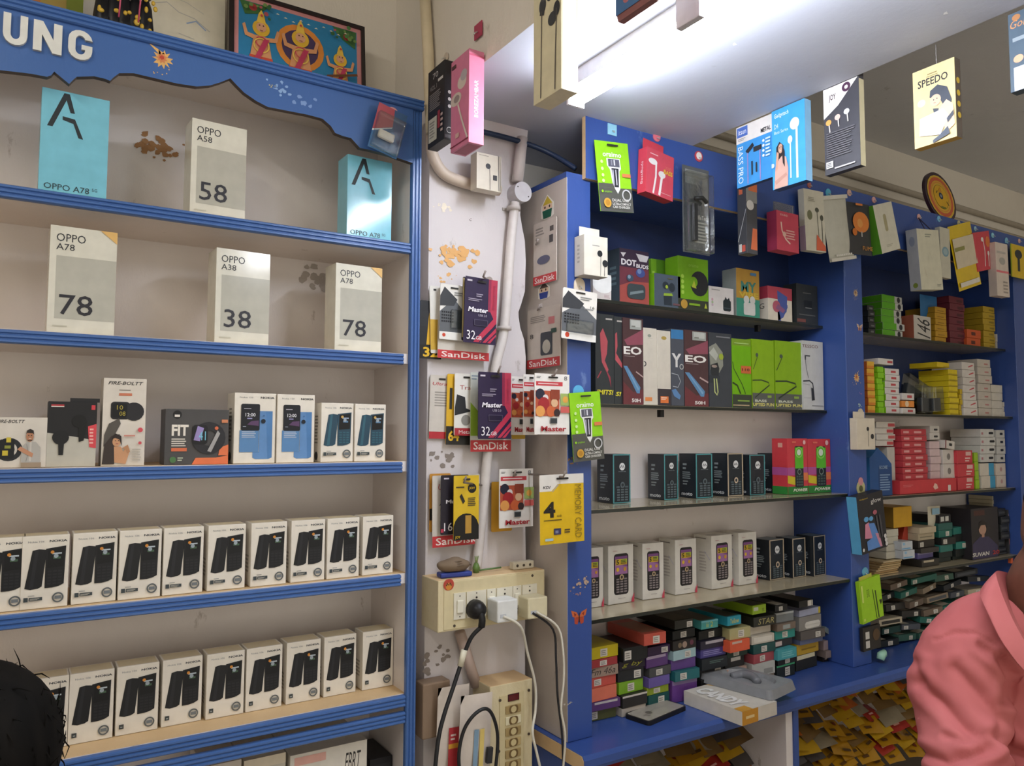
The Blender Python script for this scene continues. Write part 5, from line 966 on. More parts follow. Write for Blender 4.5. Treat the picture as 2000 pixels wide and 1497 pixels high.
hang(1682, 1723, 1137, 1222, YB-.016, .012, '9cca24', LM, 'cable_pack', 'lime green cable pack hung on the middle blue upright', 'pack', tilt=-.13, tab=(.1, .7, .010, 'b8b44a'))
hang(1686, 1720, 1228, 1275, YB-.013, .010, '2b2724', [('r', 'c9c4bc', .14, .5, .36, .8), ('r', 'c9c4bc', .14, .12, .36, .42), ('o', '55402a', .75, .6, .2)], 'cable_pack', 'dark pack with two white squares hanging below the lime pack', 'pack', tilt=-.03)
# round painted plaque on top
c = onY(1836, 386, 1.352); r_ = .088
pq = tag(empty('wall_plaque', (c.x+.004, 1.352, c.z+.002), (math.radians(-10), 0, 0)), 'round yellow and red plaque with a dark rim standing on top of the right cabinet', 'plaque')
m = MB().disc((0, 0, 0), r_, .010, '3a2430:s', 1, 48); m.build('rim', pq, bevel=.002)
A = [('o', 'd8b23c', .5, .5, .44), ('O', 'c9603c', .5, .5, .40, .07), ('O', 'd8903c', .5, .5, .31, .03), ('O', '8a5a20', .5, .5, .245, .01), ('o', 'd8a824', .5, .5, .235), ('o', '2e3a48', .5, .52, .07), ('o', '8d94a0', .5, .52, .03), ('p', '5a4a24', [.34, .56, .40, .62, .41, .60, .36, .55]), ('p', '5a4a24', [.66, .44, .72, .36, .70, .35, .65, .42]), ('p', 'c98a2c', [.44, .60, .56, .60, .5, .70]), ('r', '7a7a2c', .42, .26, .58, .30)]
MB().art(A, (-r_, -.0008, -r_), (1, 0, 0), (0, 0, 1), 2*r_, 2*r_, (0, -1, 0)).build('painted_face', pq)
# ------------------------------------------------------------------ cartons on the glass shelves
def shelf(x0, x1, yt, D, z, d, key, art, name, label, group=None, rot=0, Lf=(), T=(), keys=None, cat='box'):
    return put(art, x0, x1, yt, D, z+.0004, d, key, name, label, cat, group, rot, Lf, T, keys)
Z1, Z2, Z3, Z4 = 1.810, 1.567, 1.336, 1.104
D1, D2 = 1.390, 1.384
shelf(1158, 1194, 533, D1, Z1, .05, 'd4ccc8', [('o', 'f0f0ee:g', .55, .66, .6, .42), ('x', 'b8a0a0', .6, .05, .95, .2, 3)], 'earphone_box', 'whitish shiny box partly hidden by the earphone box, left end of top glass shelf')  # white ellipse is a round highlight painted onto the box front
DB = [('r', '3a2c3e', 0, .66, 1, 1), ('r', '6a3440', 0, .0, 1, .66), ('p', '9c4a44', [0, 0, 1, 0, 1, .42, .4, .40, 0, .3]), ('p', 'd0ccd0', [.03, .92, .22, .93, .12, .84]), ('p', 'c4c0c4', [.55, .94, 1, .92, .92, .80, .68, .80]), ('t', 'dcd8da', 'DOT', .05, .69, .56, .81, {'b': .04}), ('t', 'dcd8da', 'BUDS', .56, .67, .98, .745, {'b': .03}), ('o', '3c4a80', .70, .58, .16, .085), ('o', '6a80a8', .66, .61, .07), ('o', '3a4a5c', .34, .46, .12, .065), ('o', '7a90a0', .31, .48, .05), ('R', '3a4448', .24, .08, .86, .36, .12), ('p', '76858a', [.32, .14, .80, .22, .78, .26, .34, .2])]
shelf(1210, 1267, 484, D1, Z1, .045, '47525a', DB, 'earbuds_box', 'dark red earbuds box lettered DOT buds on the top glass shelf', Lf=[('x', '6f8288', .2, .3, .8, .7, 4)])
shelf(1272, 1322, 505, 1.444, Z1, .04, '6a9a20', [('r', '4d7a1c', .2, .5, 1, 1), ('x', '9ac04a', .04, .2, .15, .8, 4)], 'earbuds_box', 'lime green box behind the slate blue box on the top glass shelf')
GB = [('r', '4a5664', 0, 0, 1, 1), ('p', '28323c', [.36, .06, .66, .06, .66, .38, .34, .36]), ('p', '8fae3a', [.34, .34, .70, .36, .66, .44, .36, .42]), ('o', '28323c', .42, .66, .12, .12), ('o', '28323c', .66, .62, .12, .14), ('o', 'a0b83c', .46, .62, .05), ('r', '5a5a40', .5, .86, .7, .9), ('r', '6a4a50', .7, .08, .96, .14)]
shelf(1278, 1329, 533, D1, Z1, .042, '4a5664', GB, 'earbuds_box', 'slate blue earbuds box with a green left side on the top glass shelf', keys={'L': '76a81e'})
GM = [('r', '6a9c18', 0, .20, 1, 1), ('r', '33382c', 0, 0, 1, .2), ('o', '23262a', .70, .52, .30, .24), ('o', '6a9c18', .50, .54, .14, .10), ('p', 'a8b43a', [.44, .44, .60, .42, .52, .58]), ('o', '9ac04a', .14, .62, .05), ('o', '9ac04a', .14, .52, .05), ('o', '9ac04a', .14, .42, .05), ('o', '9ac04a', .14, .32, .05), ('t', '8fb84a', 'oraimo', .34, .82, .66, .88), ('o', 'b08a3a', .18, .10, .11), ('r', '7aa028', .34, .09, .7, .13), ('p', 'a8b43a', [.84, .06, .94, .06, .89, .16])]
shelf(1324, 1383, 499, D1, Z1, .045, '6a9c18', GM, 'earbuds_box', 'large green box with black curved earbuds on the top glass shelf')
shelf(1385, 1433, 558, D1, Z1, .045, 'cfcac8', [('x', '9a9694', .1, .84, .45, .92, 1), ('R', '202a30', .56, .12, .88, .54, .06), ('r', '45525a', .58, .22, .86, .25), ('p', '202a30', [.6, .5, .66, .66, .72, .56, .80, .64, .84, .5]), ('o', 'c49aa8', .12, .5, .04), ('o', 'a0b890', .12, .4, .04), ('o', 'c0a8b8', .12, .3, .04)], 'earbuds_box', 'small white earbuds box with a black charging case on the top glass shelf')
MY = [('r', 'b0883a', 0, .38, 1, 1), ('r', '3c8a76', 0, 0, 1, .38), ('t', '3c7a70', 'MY', .20, .52, .86, .74, {'b': .03}), ('t', 'c4a83c', 'VIBE', .1, .40, .95, .52, {'b': .03}), ('R', 'c9c8c4', .30, .04, .80, .30, .06), ('o', 'c9c8c4', .42, .36, .12), ('o', 'c9c8c4', .68, .36, .12), ('r', '4a78a0', .6, .88, .86, .94)]
shelf(1438, 1483, 523, D1, Z1, .048, '8a8f8a', MY, 'earbuds_box', 'ochre and teal earbuds box lettered MY on the top glass shelf')
shelf(1500, 1547, 558, D1, Z1, .042, 'd4cbbb', [('r', 'b04454', 0, .64, 1, 1), ('p', '4a5a9c', [.38, .9, .80, .74, .76, .30, .60, .14, .40, .5]), ('p', '4a5a9c', [.36, .6, .36, .56, .80, .5, .80, .42, .62, .12, .40, .0, .52, .0]), ('o', 'b05a6c', .34, .42, .16), ('p', '8a5a80', [.3, .36, .6, .24, .7, .34, .4, .5])], 'earbuds_box', 'red and white earbuds box with blue and pink earbuds on the top glass shelf', Lf=[('r', 'a83a4c', 0, .64, 1, 1), ('t', '55504c', 'G', .3, .34, .7, .5)])
shelf(1556, 1597, 553, D1, Z1, .045, '303436', [('x', '6a6a66', .3, .76, .7, .80, 1), ('r', '1f2326', .34, .42, .72, .6), ('r', '8a8c8a', .4, .40, .7, .42), ('r', '7a4a44', .0, .04, .4, .12), ('x', '5a5c5c', .1, .2, .9, .26, 1)], 'earbuds_box', 'dark grey earbuds box at the right end of the top glass shelf')
# second glass shelf: neckband boxes
RDN = [('p', 'b8545c', [.25, .78, .40, .84, .66, .70, .62, .56, .50, .48, .70, .38, .62, .34, .34, .46, .28, .60]), ('p', '9c3c4a', [.50, .40, .80, .30, .84, .18, .72, .28]), ('l', 'a84450', [.1, .28, .3, .36], .05), ('x', 'b8b4ac', .55, .93, .92, .965, 1)]
shelf(1163, 1199, 612, D2, Z2, .05, '34383a', RDN+[('t', 'd8cc3a', 'IMITS!', .05, .10, .95, .155, {'i': .2, 'b': .03})], 'neckband_box', 'black neckband box with a red earpiece and yellow IMITS! lettering', 'black neckband boxes with red earpieces')
shelf(1200, 1217, 618, D2+.004, Z2, .05, '34383a', [('p', 'b8545c', [.1, .80, .3, .82, .36, .66, .2, .58, .9, .46, .96, .40, .1, .5]), ('x', 'b8b4ac', .3, .93, .92, .965, 1), ('t', 'd8cc3a', 'S!', .1, .09, .75, .14, {'i': .2, 'b': .03})], 'neckband_box', 'black neckband box with a red earpiece and yellow S! lettering', 'black neckband boxes with red earpieces')
EO = [('r', '4c3436', 0, 0, 1, 1), ('p', '6a3438', [0, 0, 1, 0, 1, .18, .5, .14, 0, .26]), ('p', '8a4a58', [.05, .74, 1, .88, 1, .70, .2, .68]), ('t', 'e0dcd6', 'EO', .02, .575, .92, .67, {'b': .03}), ('x', 'b0a8a4', .05, .55, .6, .56, 1), ('p', '5a86ac', [.0, .44, .18, .44, .84, .20, .80, .13, .66, .13]), ('p', '7aa0c0', [.2, .40, .28, .38, .78, .18, .72, .16]), ('l', 'b8a09c', [.62, .38, .98, .32], .05), ('t', 'e4dcd8', '50H', .40, .025, .84, .07, {'b': .03}), ('r', '9ca09a', .32, .87, .90, .985), ('r', 'b8bab4', .38, .90, .84, .975), ('x', '77786f', .4, .89, .6, .92, 1)]
shelf(1217, 1256, 620, D2, Z2, .05, '4c3436', EO, 'neckband_box', 'dark neckband box lettered EO with a blue band, standing left of the white boxes', 'dark neckband boxes lettered EO')
shelf(1257, 1283, 640, D2, Z2, .05, 'cbc4b6', [('o', '8a8f84', .45, .90, .14, .02), ('r', 'd8854a', .1, .05, .62, .10), ('x', 'b8b2a6', .3, .86, .7, .875, 1), ('o', '34363a', .04, .53, .16, .035), ('o', 'cbc4b6', .0, .53, .12, .025)], 'neckband_box', 'narrow white neckband box with an orange stamp, left one of the white pair')
shelf(1284, 1310, 645, D2-.002, Z2, .05, 'cbc4b6', [('o', 'a8904a', .5, .90, .2, .025), ('r', '3b3438', 0, 0, 1, .22), ('r', 'd8743a', .2, .03, .8, .12), ('x', 'f0d8c4', .25, .07, .75, .11, 2)], 'neckband_box', 'narrow white neckband box with a dark foot, right one of the white pair')
shelf(1311, 1336, 642, D2, Z2, .05, '4a4e58', [('r', '3a78ac', 0, .87, .95, .99), ('t', 'd4d2d0', 'Y', .04, .50, .78, .68, {'b': .03}), ('O', 'c0beb8', .8, .51, .16, .05), ('l', 'b0b4b8', [.0, .42, .5, .40, .7, .32, .5, .24, .1, .25], .04), ('p', '5a80ac', [0, .2, .3, .22, .7, .13, .6, .08, .2, .12])], 'neckband_box', 'grey-blue neckband box lettered Y on the second glass shelf')
shelf(1337, 1383, 644, D2, Z2, .05, '4c3436', EO, 'neckband_box', 'dark neckband box lettered EO with a blue band, beside the box with a face', 'dark neckband boxes lettered EO')
FC = [('r', '3c4046', 0, 0, 1, 1), ('p', '8a8c80', [.0, .80, .3, .86, .60, .74, .62, .56, .44, .46, .2, .44, .06, .5]), ('p', 'b0b2a8', [.0, .72, .2, .80, .40, .70, .30, .62]), ('p', '2a2d30', [.06, .56, .36, .60, .44, .52, .40, .40, .2, .36, .08, .44]), ('o', '9a8a80', .22, .545, .12, .02), ('r', '30343a', .0, .32, .46, .42), ('l', 'b8c080', [.2, .38, .22, .2, .32, .16, .36, .2, .30, .38], .05), ('o', '9cae3a', .52, .68, .1), ('x', '7a7c80', .3, .93, .95, .965, 1)]
shelf(1385, 1429, 649, D2, Z2, .05, '3c4046', FC, 'neckband_box', 'dark grey neckband box with a bearded face on the second glass shelf')
GN = [('r', '84ac16', 0, .22, 1, 1), ('r', '5a5c58', 0, 0, 1, .22), ('l', '2d3a2a', [.20, .78, .24, .74, .05, .56], .02), ('o', '4a5a4a', .22, .77, .06, .03), ('l', '2d3a2a', [0, .40, .40, .41, .72, .38, .76, .34, .40, .24, .1, .15], .035), ('t', 'd0d4c0', 'BASS', .1, .09, .62, .125, {'b': .03}), ('t', 'd8d07a', 'UPTED FUN', .0, .03, .95, .075, {'b': .03}), ('r', '8aa84a', .66, .155, .84, .19)]
G1_ = [('r', '6fac0a', 0, .19, 1, 1), ('r', '7a9c2c', 0, .9, 1, 1), ('r', '3a4034', 0, 0, 1, .19), ('l', '2a3a20', [.02, .66, .08, .56, .5, .34, .66, .22, .66, .20], .03), ('l', '2a3a20', [0, .36, .25, .32, .42, .20], .06), ('r', 'c9683c', .45, .50, .98, .61), ('t', '4a2a20', '110', .5, .535, .9, .575, {'b': .02}), ('x', '8aa84a', .25, .08, .9, .12, 1), ('x', 'b09a7a', .0, .02, .9, .05, 1), ('x', 'a8c870', .1, .92, .9, .95, 1)]
shelf(1430, 1467, 661, D2, Z2, .05, '6fac0a', G1_, 'neckband_box', 'green neckband box with an orange patch, leftmost of the three green ones', 'green neckband boxes')
shelf(1469, 1512, 662, D2-.001, Z2, .05, '84ac16', GN, 'neckband_box', 'green neckband box with a grey foot, middle one of the three green ones', 'green neckband boxes')
shelf(1514, 1567, 665, D2, Z2, .05, '84ac16', GN, 'neckband_box', 'green neckband box with a grey foot, next to the white box at the shelf end', 'green neckband boxes')
TS = [('r', 'c4c4c2', 0, 0, 1, 1), ('t', '7a5a54', 'TESSCO', .0, .90, .76, .945, {'b': .01}), ('r', '4a4c50', .1, .77, .36, .79), ('r', '4a4c50', .1, .72, .16, .78), ('l', '6a6c70', [.13, .74, .16, .6, .26, .46], .02), ('l', '34363a', [0, .41, .3, .42, .46, .38, .48, .3, .46, .2], .04), ('p', '2f3032', [.38, .32, .5, .30, .54, .14, .40, .13]), ('x', '8a8a8a', .4, .045, .98, .07, 1), ('l', 'a0a2a4', [0, .17, .36, .17], .01), ('l', 'a0a2a4', [0, .37, .3, .36, .36, .28], .01)]
shelf(1568, 1608, 665, 1.379, Z2, .05, 'c4c4c2', TS, 'neckband_box', 'white neckband box at the right end of the second glass shelf')
# third glass shelf: dark phone boxes
def moto(edge, nav): return [('r', '1f262c', 0, 0, 1, 1), ('r', edge, 0, 0, .07, 1), ('r', edge, 0, .975, 1, 1), ('r', edge, .93, 0, 1, 1), ('r', edge, 0, 0, 1, .02), ('o', 'd8dada', .52, .745, .16), ('l', '262c30', [.42, .72, .47, .77, .52, .72, .57, .77, .62, .72], .04), ('t', '8a9296', 'motorola', .30, .635, .72, .66), ('k', '59656a', .18, .04, .86, .30, 3, 5), ('k', '4c585e', .14, .30, .88, .36, 3, 1), ('o', nav, .52, .37, .13), ('o', '2a3238', .52, .37, .07)]
MS = [('x', '7f898c', .22, .62, .5, .80, 2), ('x', '7f898c', .2, .42, .72, .6, 4), ('x', '77807f', .22, .28, .6, .40, 2), ('t', 'c4c8c8', 'moto', .14, .05, .8, .12, {'b': .02})]
MT = [('r', '59656c', .05, .1, .95, .9)]
TE = '4a8c90:s'
for x0, x1, yt, D, e, nv, lab in ((1197, 1231, 888, 1.40, TE, '59656a', 'standing alone at the left end of the third glass shelf'), (1297, 1324, 888, 1.41, TE, '59656a', 'second from the left on the third glass shelf'), (1359, 1391, 887, 1.405, TE, '59656a', 'third from the left on the third glass shelf'),
                                  (1421, 1451, 886, 1.405, 'b8a890:s', 'c9b49a', 'with gold trim, in the middle of the third glass shelf'), (1464, 1494, 889, 1.40, TE, '59656a', 'fifth from the left on the third glass shelf'), (1513, 1536, 886, 1.415, '5a8c9c:s', '59656a', 'directly left of the red and green boxes')):
    shelf(x0, x1, yt, D, Z3, .056, '23282e:s', moto(e, nv), 'phone_box', 'dark glossy keypad phone box '+lab, 'dark keypad phone boxes', .03, MS, MT)
RG = [('r', 'c43c44', 0, 0, 1, 1), ('r', 'a8508c', 0, .34, 1, .48), ('p', 'c9b42a', [0, .2, .0, .34, .4, .3, .5, .18, .4, .16]), ('r', '2f7a34', 0, 0, 1, .14), ('r', 'd8784a', .62, .24, 1, .38), ('R', '23282c', .36, .12, .78, .86, .06), ('r', '59b02a', .36, .46, .78, .84), ('o', 'd0d8c8', .56, .75, .10), ('O', '8ccc5a', .56, .75, .18, .04), ('k', '4a5a54', .40, .14, .74, .34, 3, 4), ('O', '7a8a80', .56, .40, .10, .03), ('t', 'dcdccc', 'POWER', .24, .045, .94, .10, {'i': .25, 'b': .03}), ('o', 'e0b4b0', .82, .93, .07), ('r', 'd86a5c', .2, .92, .4, .95)]
shelf(1538, 1577, 857, 1.365, Z3, .05, 'c43c44', RG, 'phone_box', 'red, green and yellow phone box, left one of the pair on the third glass shelf', 'red and green phone boxes', .0, [('r', 'd8a090', .4, .84, .7, .92), ('r', 'a8508c', 0, .34, 1, .48), ('r', '2f7a34', 0, 0, 1, .14)])
shelf(1578, 1622, 858, 1.365, Z3, .05, 'c43c44', RG, 'phone_box', 'red, green and yellow phone box, right one of the pair on the third glass shelf', 'red and green phone boxes', .0, [('r', 'a8508c', 0, .34, 1, .48), ('r', '2f7a34', 0, 0, 1, .14)])
# fourth glass shelf: white phone boxes
LV = [('R', '232022', .22, .15, .80, .855, .10), ('r', '7a4a80', .26, .50, .76, .81), ('p', '9c6a9c', [.26, .5, .76, .5, .76, .62, .26, .7]), ('r', 'c9a82a', .28, .66, .74, .76), ('r', 'a8b83a', .5, .70, .74, .76), ('t', '3a3420', '5', .31, .67, .42, .75, {'b': .03}), ('x', '5a4a20', .48, .675, .72, .75, 3), ('o', 'd8b03a', .36, .585, .06), ('o', 'c9943a', .64, .585, .06), ('k', '8a8080', .28, .18, .74, .44, 3, 6), ('o', 'b8a07a', .51, .45, .085), ('o', '3a3432', .51, .45, .045), ('x', 'c49a9c', .16, .90, .34, .92, 1), ('x', 'a8a09c', .36, .08, .66, .10, 1), ('p', 'c9485a', [.88, 0, 1, .0, 1, .16, .90, .06])]
LVL = [('x', 'b9b2aa', .3, .3, .7, .7, 7), ('l', 'b0aed0', [.6, .7, .9, .55], .02), ('r', '8d8680', .1, .93, .7, .95)]
for i, (x0, x1, yt) in enumerate(((1138, 1178, 1073), (1188, 1237, 1068), (1255, 1296, 1063), (1319, 1360, 1056), (1390, 1430, 1048), (1443, 1478, 1042))):
    shelf(x0, x1, yt, 1.405, Z4, .058, 'd6d2c8', LV, 'phone_box', 'white keypad phone box with a purple screen, '+['half hidden behind the left upright', 'first fully seen from the left', 'second fully seen from the left', 'third fully seen from the left', 'fourth fully seen from the left', 'last, beside the dark boxes'][i], 'white phone boxes with purple screens', [.0, .02, -.06, .0, .05, .04][i], LVL, [('r', 'b9b4aa', .1, .2, .6, .5)])
for i, (x0, x1, yt, e) in enumerate(((1503, 1531, 1056, 'b8a890:s'), (1548, 1573, 1053, 'b8a890:s'), (1589, 1612, 1048, 'a89c88:s'))):
    shelf(x0, x1, yt, [1.41, 1.40, 1.385][i], Z4, .054, '23282e:s', moto(e, 'c9b49a'), 'phone_box', 'dark glossy keypad phone box with gold trim, %s of three on the fourth glass shelf' % ['left', 'middle', 'right'][i], 'dark keypad phone boxes', [.06, .03, .05][i], MS, MT)
# ------------------------------------------------------------------ stacks of flat cover boxes
WL = lambda u=.5, v=.15: [('W', '', u, v)]
def stickers(o, art, w_, h):
    for op in art:
        if op[0] == 'W':
            u, v = op[2:4]; L = MB().art([('r', 'd2cdc2', 0, 0, 1, 1), ('x', '8a867c', .1, .12, .9, .85, 3)], (u*w_, -.0003, v*h), (1, 0, 0), (0, 0, 1), min(.30*w_, .020), h*.64, (0, -1, 0)); L.build('paper_label', o)
def stackcol(x0, x1, D, items, where, group, d=.11, z0=None, name='cover_box', rot=0, what='flat cover box'):
    """a column of flat cartons; items from the top: (row of top edge, row of bottom edge, colour, colour word, art)"""
    n = len(items); xm = (x0+x1)/2; zprev = z0; d = min(d, 1.480-D)
    for i in range(n-1, -1, -1):
        yt, yb, key, word, art = items[i][:5]
        off = items[i][5] if len(items[i]) > 5 else 0
        Di = D-off*.01
        zt = onY(xm, yt, D).z
        zb = onY(xm, yb, D).z if zprev is None else zprev
        if zt-zb < .005: zt = zb+.008
        a0 = atpx(x0, 0, Di, (zt+zb)/2); a1 = min(atpx(x1, 0, Di, (zt+zb)/2), 1.928 if x0 < 1660 else 2.888)
        sh = random.uniform(-.0035, .0035)
        o = MB().carton(a1-a0-.004, d, zt-zb-.0006, key, art).build(name, None, (a0+sh+.002, Di+random.uniform(-.006, .012), zb+.0003), (0, 0, rot+random.uniform(-.06, .06)), .0006)
        stickers(o, art, a1-a0-.004, zt-zb-.0006)
        pos = ['topmost', 'second from the top', 'third from the top', 'fourth from the top', 'fifth from the top', 'sixth from the top', 'seventh from the top', 'eighth from the top', 'ninth from the top', 'tenth from the top'][i] if i < n-1 else 'bottom one'
        tag(o, ('%s %s, %s %s' % (word, what, pos, where)).replace('from the top in', 'from top in').replace('from the left upright', 'from left upright'), 'box', group)
        zprev = zt
GL_ = 'flat cover boxes stacked on the ledge'
L0 = LED+.0006
BKc, DT = '1d1f20', '1f4744'
HWr = [('t', '3a3430', 'Fm 46a', .05, .2, .9, .85, {'i': .3})]
stackcol(1152, 1209, 1.365, [(1262, 1286, 'c4b01e', 'yellow', WL(.35)), (1286, 1302, 'a03a3c', 'dark red', WL(.35)), (1302, 1322, 'a08a7a', 'brownish', HWr), (1322, 1342, 'c4554a', 'red', WL(.2)), (1342, 1368, 'd8745a', 'orange', []), (1368, 1386, '5a3a6c', 'purple', [('r', 'b9b4b0', .1, .7, .9, .95)]), (1386, 1404, '5a5c34', 'olive', WL(.1))], 'in the first stack from the left upright', GL_, z0=L0)
stackcol(1213, 1264, 1.36, [(1262, 1290, BKc, 'black', WL(.05)), (1290, 1308, '2a2430', 'black and yellow', [('t', 'a8a83a', 'g by', .1, .2, .9, .8, {'i': .3})]), (1308, 1332, '26282a', 'black', WL(.62)), (1332, 1356, '7aa82a', 'lime', WL(.35)), (1356, 1380, '2c2a28', 'black', [('r', 'c9c2b8', .0, .84, 1, 1)]), (1380, 1397, 'b4aca0', 'grey-white', [])], 'in the second stack from the left upright', GL_, z0=L0)
stackcol(1267, 1312, 1.362, [(1264, 1281, '3a2448', 'dark purple', WL(.6)), (1281, 1304, '5c3c74', 'purple', [('r', 'a896ac', .0, .75, .9, 1)]), (1304, 1322, '4a4a4a', 'grey', WL(.3)), (1322, 1342, '6a5a9c', 'lavender', []), (1342, 1357, '8a9a2c', 'olive green', WL(.3)), (1357, 1380, '1e5250', 'teal', WL(.45))], 'in the third stack from the left upright', GL_, z0=L0)
stackcol(1316, 1364, 1.36, [(1232, 1250, BKc, 'black', WL(.35)), (1250, 1269, '2a2624', 'black flowered', [('o', '7a6a54', .3, .5, .08), ('o', 'a08a7a', .5, .5, .1), ('o', '6a3a4c', .8, .6, .08)]), (1269, 1288, 'a0bcc0', 'pale blue', WL(.5)), (1288, 1308, '5c4080', 'purple', []), (1308, 1328, '266468', 'teal', WL(.2)), (1328, 1356, '6a4088', 'bright purple', [('r', '8a76a0', .0, .8, 1, 1)])], 'in the fourth stack from the left upright', GL_, z0=L0)
stackcol(1370, 1420, 1.362, [(1232, 1250, BKc, 'black', WL(.4)), (1250, 1266, '2c2838', 'dark', [('r', 'b0aab0', .2, .6, .9, .95)]), (1266, 1284, '4a4280', 'indigo', [('x', '8a84b8', .1, .2, .9, .8, 3)]), (1284, 1306, '24282c', 'black', [('x', '5a7068', .3, .5, .95, .8, 2)]), (1306, 1324, '26262a', 'black', WL(.6)), (1324, 1352, '201f20', 'black', [('r', 'c9b8a8', .4, .5, .8, .7)])], 'in the fifth stack from the left upright', GL_, z0=L0)
stackcol(1423, 1464, 1.355, [(1225, 1247, 'b0a878', 'olive cream', WL(.4)), (1247, 1269, 'd85c3c', 'orange-red', [('r', 'c9b0a0', .1, .75, .6, .95)], 1), (1269, 1285, '2a4038', 'dark green', WL(.3)), (1285, 1306, '262626', 'black', [('r', 'd0ccc4', .3, .6, .8, .95)]), (1306, 1340, 'b89a8a', 'mottled', [('o', 'b04a4c', .3, .5, .1), ('r', 'd0ccc0', .5, .2, .95, .7)])], 'in the sixth stack from the left upright', GL_, z0=L0)
stackcol(1468, 1512, 1.355, [(1203, 1222, '2c2c26', 'black and gold', [('t', 'b0a46a', 'STAR', .2, .2, .9, .8, {'i': .2})]), (1222, 1240, 'c9c0b0', 'cream', []), (1240, 1257, 'c4bcac', 'cream', [('r', 'd8d2c4', .1, .2, .9, .8)]), (1257, 1275, '1e4a48', 'dark teal', WL(.35)), (1275, 1293, 'a04a50', 'red', WL(.3)), (1293, 1318, 'b4b4ac', 'grey-white', [('r', '8a8a84', .5, .1, .9, .5)]), (1318, 1332, '8a7c6c', 'brownish', [])], 'in the seventh stack from the left upright', GL_, z0=L0)
stackcol(1516, 1555, 1.355, [(1197, 1217, '7a7f80', 'grey', [('r', 'b4b8b8', 0, .8, 1, 1)]), (1217, 1231, '7a6a5c', 'brown', [('r', '9aa09c', .3, .2, .7, .8)]), (1231, 1249, '2f8a80', 'teal', WL(.35)), (1249, 1264, '2c2c30', 'black', [('r', 'c9b4b0', .0, .2, .4, .8)]), (1264, 1284, '45989c', 'turquoise', [('x', '76b8b8', .2, .2, .9, .8, 3)], 1), (1284, 1297, '201f20', 'black', WL(.4)), (1297, 1320, '1c2422', 'black', [('r', '4ab07a', 0, .85, 1, 1)]+WL(.45, .1))], 'in the eighth stack from the left upright', GL_, z0=L0)
stackcol(1560, 1606, 1.36, [(1190, 1203, 'a8acc4', 'lavender white', [('r', 'c9b43a', .9, 0, 1, 1)]), (1203, 1230, '8a8680', 'grey', [('R', 'd4d0c8', .25, .1, .95, .6, .1)]), (1230, 1247, '5a5450', 'brown', WL(.6)), (1247, 1257, '5c6480', 'grey-blue', []), (1257, 1279, 'b8942a', 'mustard', [('x', '8a6c1c', .2, .3, .9, .6, 1)]), (1279, 1306, '24241f', 'black', [('r', 'd0c9a8', .05, .7, .9, .98)])], 'in the ninth stack from the left upright', GL_, z0=L0)
stackcol(1612, 1652, 1.375, [(1250, 1268, 'a08c88', 'pinkish grey', []), (1268, 1282, '8a7a70', 'brownish grey', []), (1282, 1302, '27231f', 'black', [('r', 'b8a88c', .3, .4, .7, .8)])], 'in the short stack by the middle upright', GL_, z0=L0)
# boxes lying across the tops of the stacks
def flat(px, py, D, w_, d, h, key, art, label, rot=0, T=(), name='cover_box', z=None, tilt=(0, 0), cat='box', group=GL_):
    c = onY(px, py, D); zz = c.z if z is None else z
    o = MB().carton(w_, d, h, key, art, (), T).build(name, None, (c.x, D, zz), (tilt[0], tilt[1], rot), .0006); stickers(o, art, w_, h)
    return tag(o, label, cat, group)
flat(1258, 1263, 1.345, .064, .14, .026, 'c45848', WL(.4, .1), 'long orange-red cover box lying on top of the third stack', -.06, [('r', 'a87058', .1, .1, .9, .8)])
flat(1318, 1231, 1.352, .058, .14, .020, '2a2a24', WL(.65, .1), 'black cover box with a wide top lying on the fourth stack', -.03, [('r', '5a5444', .05, .05, .95, .95)])
flat(1370, 1231, 1.352, .055, .13, .020, '4a9a94', [('t', 'c9c44a', 'ii 2', .3, .2, .7, .8), ('r', '6ab0b8', 0, .8, 1, 1)], 'turquoise cover box with yellow lettering on the fifth stack', -.03, [('r', '4a4436', .05, .05, .95, .95)])
flat(1421, 1224, 1.348, .050, .13, .022, '2f98ac', [('t', 'd8c43a', 'Yellow', .2, .2, .85, .75, {'i': .2})], 'blue cover box with yellow lettering on the sixth stack', .02, [('r', '3a3630', .05, .05, .95, .95)])
flat(1470, 1202, 1.345, .052, .13, .022, '94b42a', [('r', 'c4c8b4', .08, .4, .42, .8), ('x', '5a6a1c', .7, .2, .9, .6, 3)], 'lime cover box lying on the seventh stack', .02, [('r', '4a4a40', .05, .05, .95, .95)])
flat(1514, 1196, 1.345, .046, .13, .016, '1d1d1e', WL(.3, .1), 'black cover box with a white label on the eighth stack', -.04, [('r', 'd0ccc0', .2, .02, .8, .3)])
flat(1561, 1189, 1.345, .058, .13, .018, '222221', [('r', 'd0cbc0', .62, .1, .9, .9), ('r', 'b8b4aa', .92, .1, 1, .9)], 'black cover box with a white end lying on the ninth stack', .02, [('r', '504a3c', .05, .05, .95, .95)])
for i, (px, py, a, k, wd) in enumerate(((1610, 1234, .5, '7a8480', 'grey'), (1622, 1262, .75, '66727a', 'slate'), (1606, 1262, .55, '8a8680', 'pale grey'))):
    flat(px, py, 1.385+.006*i, .034, .09, .014, k, WL(.6, .1), '%s cover box sliding down at the right end of the ledge stacks' % wd, 0, tilt=(0, a))
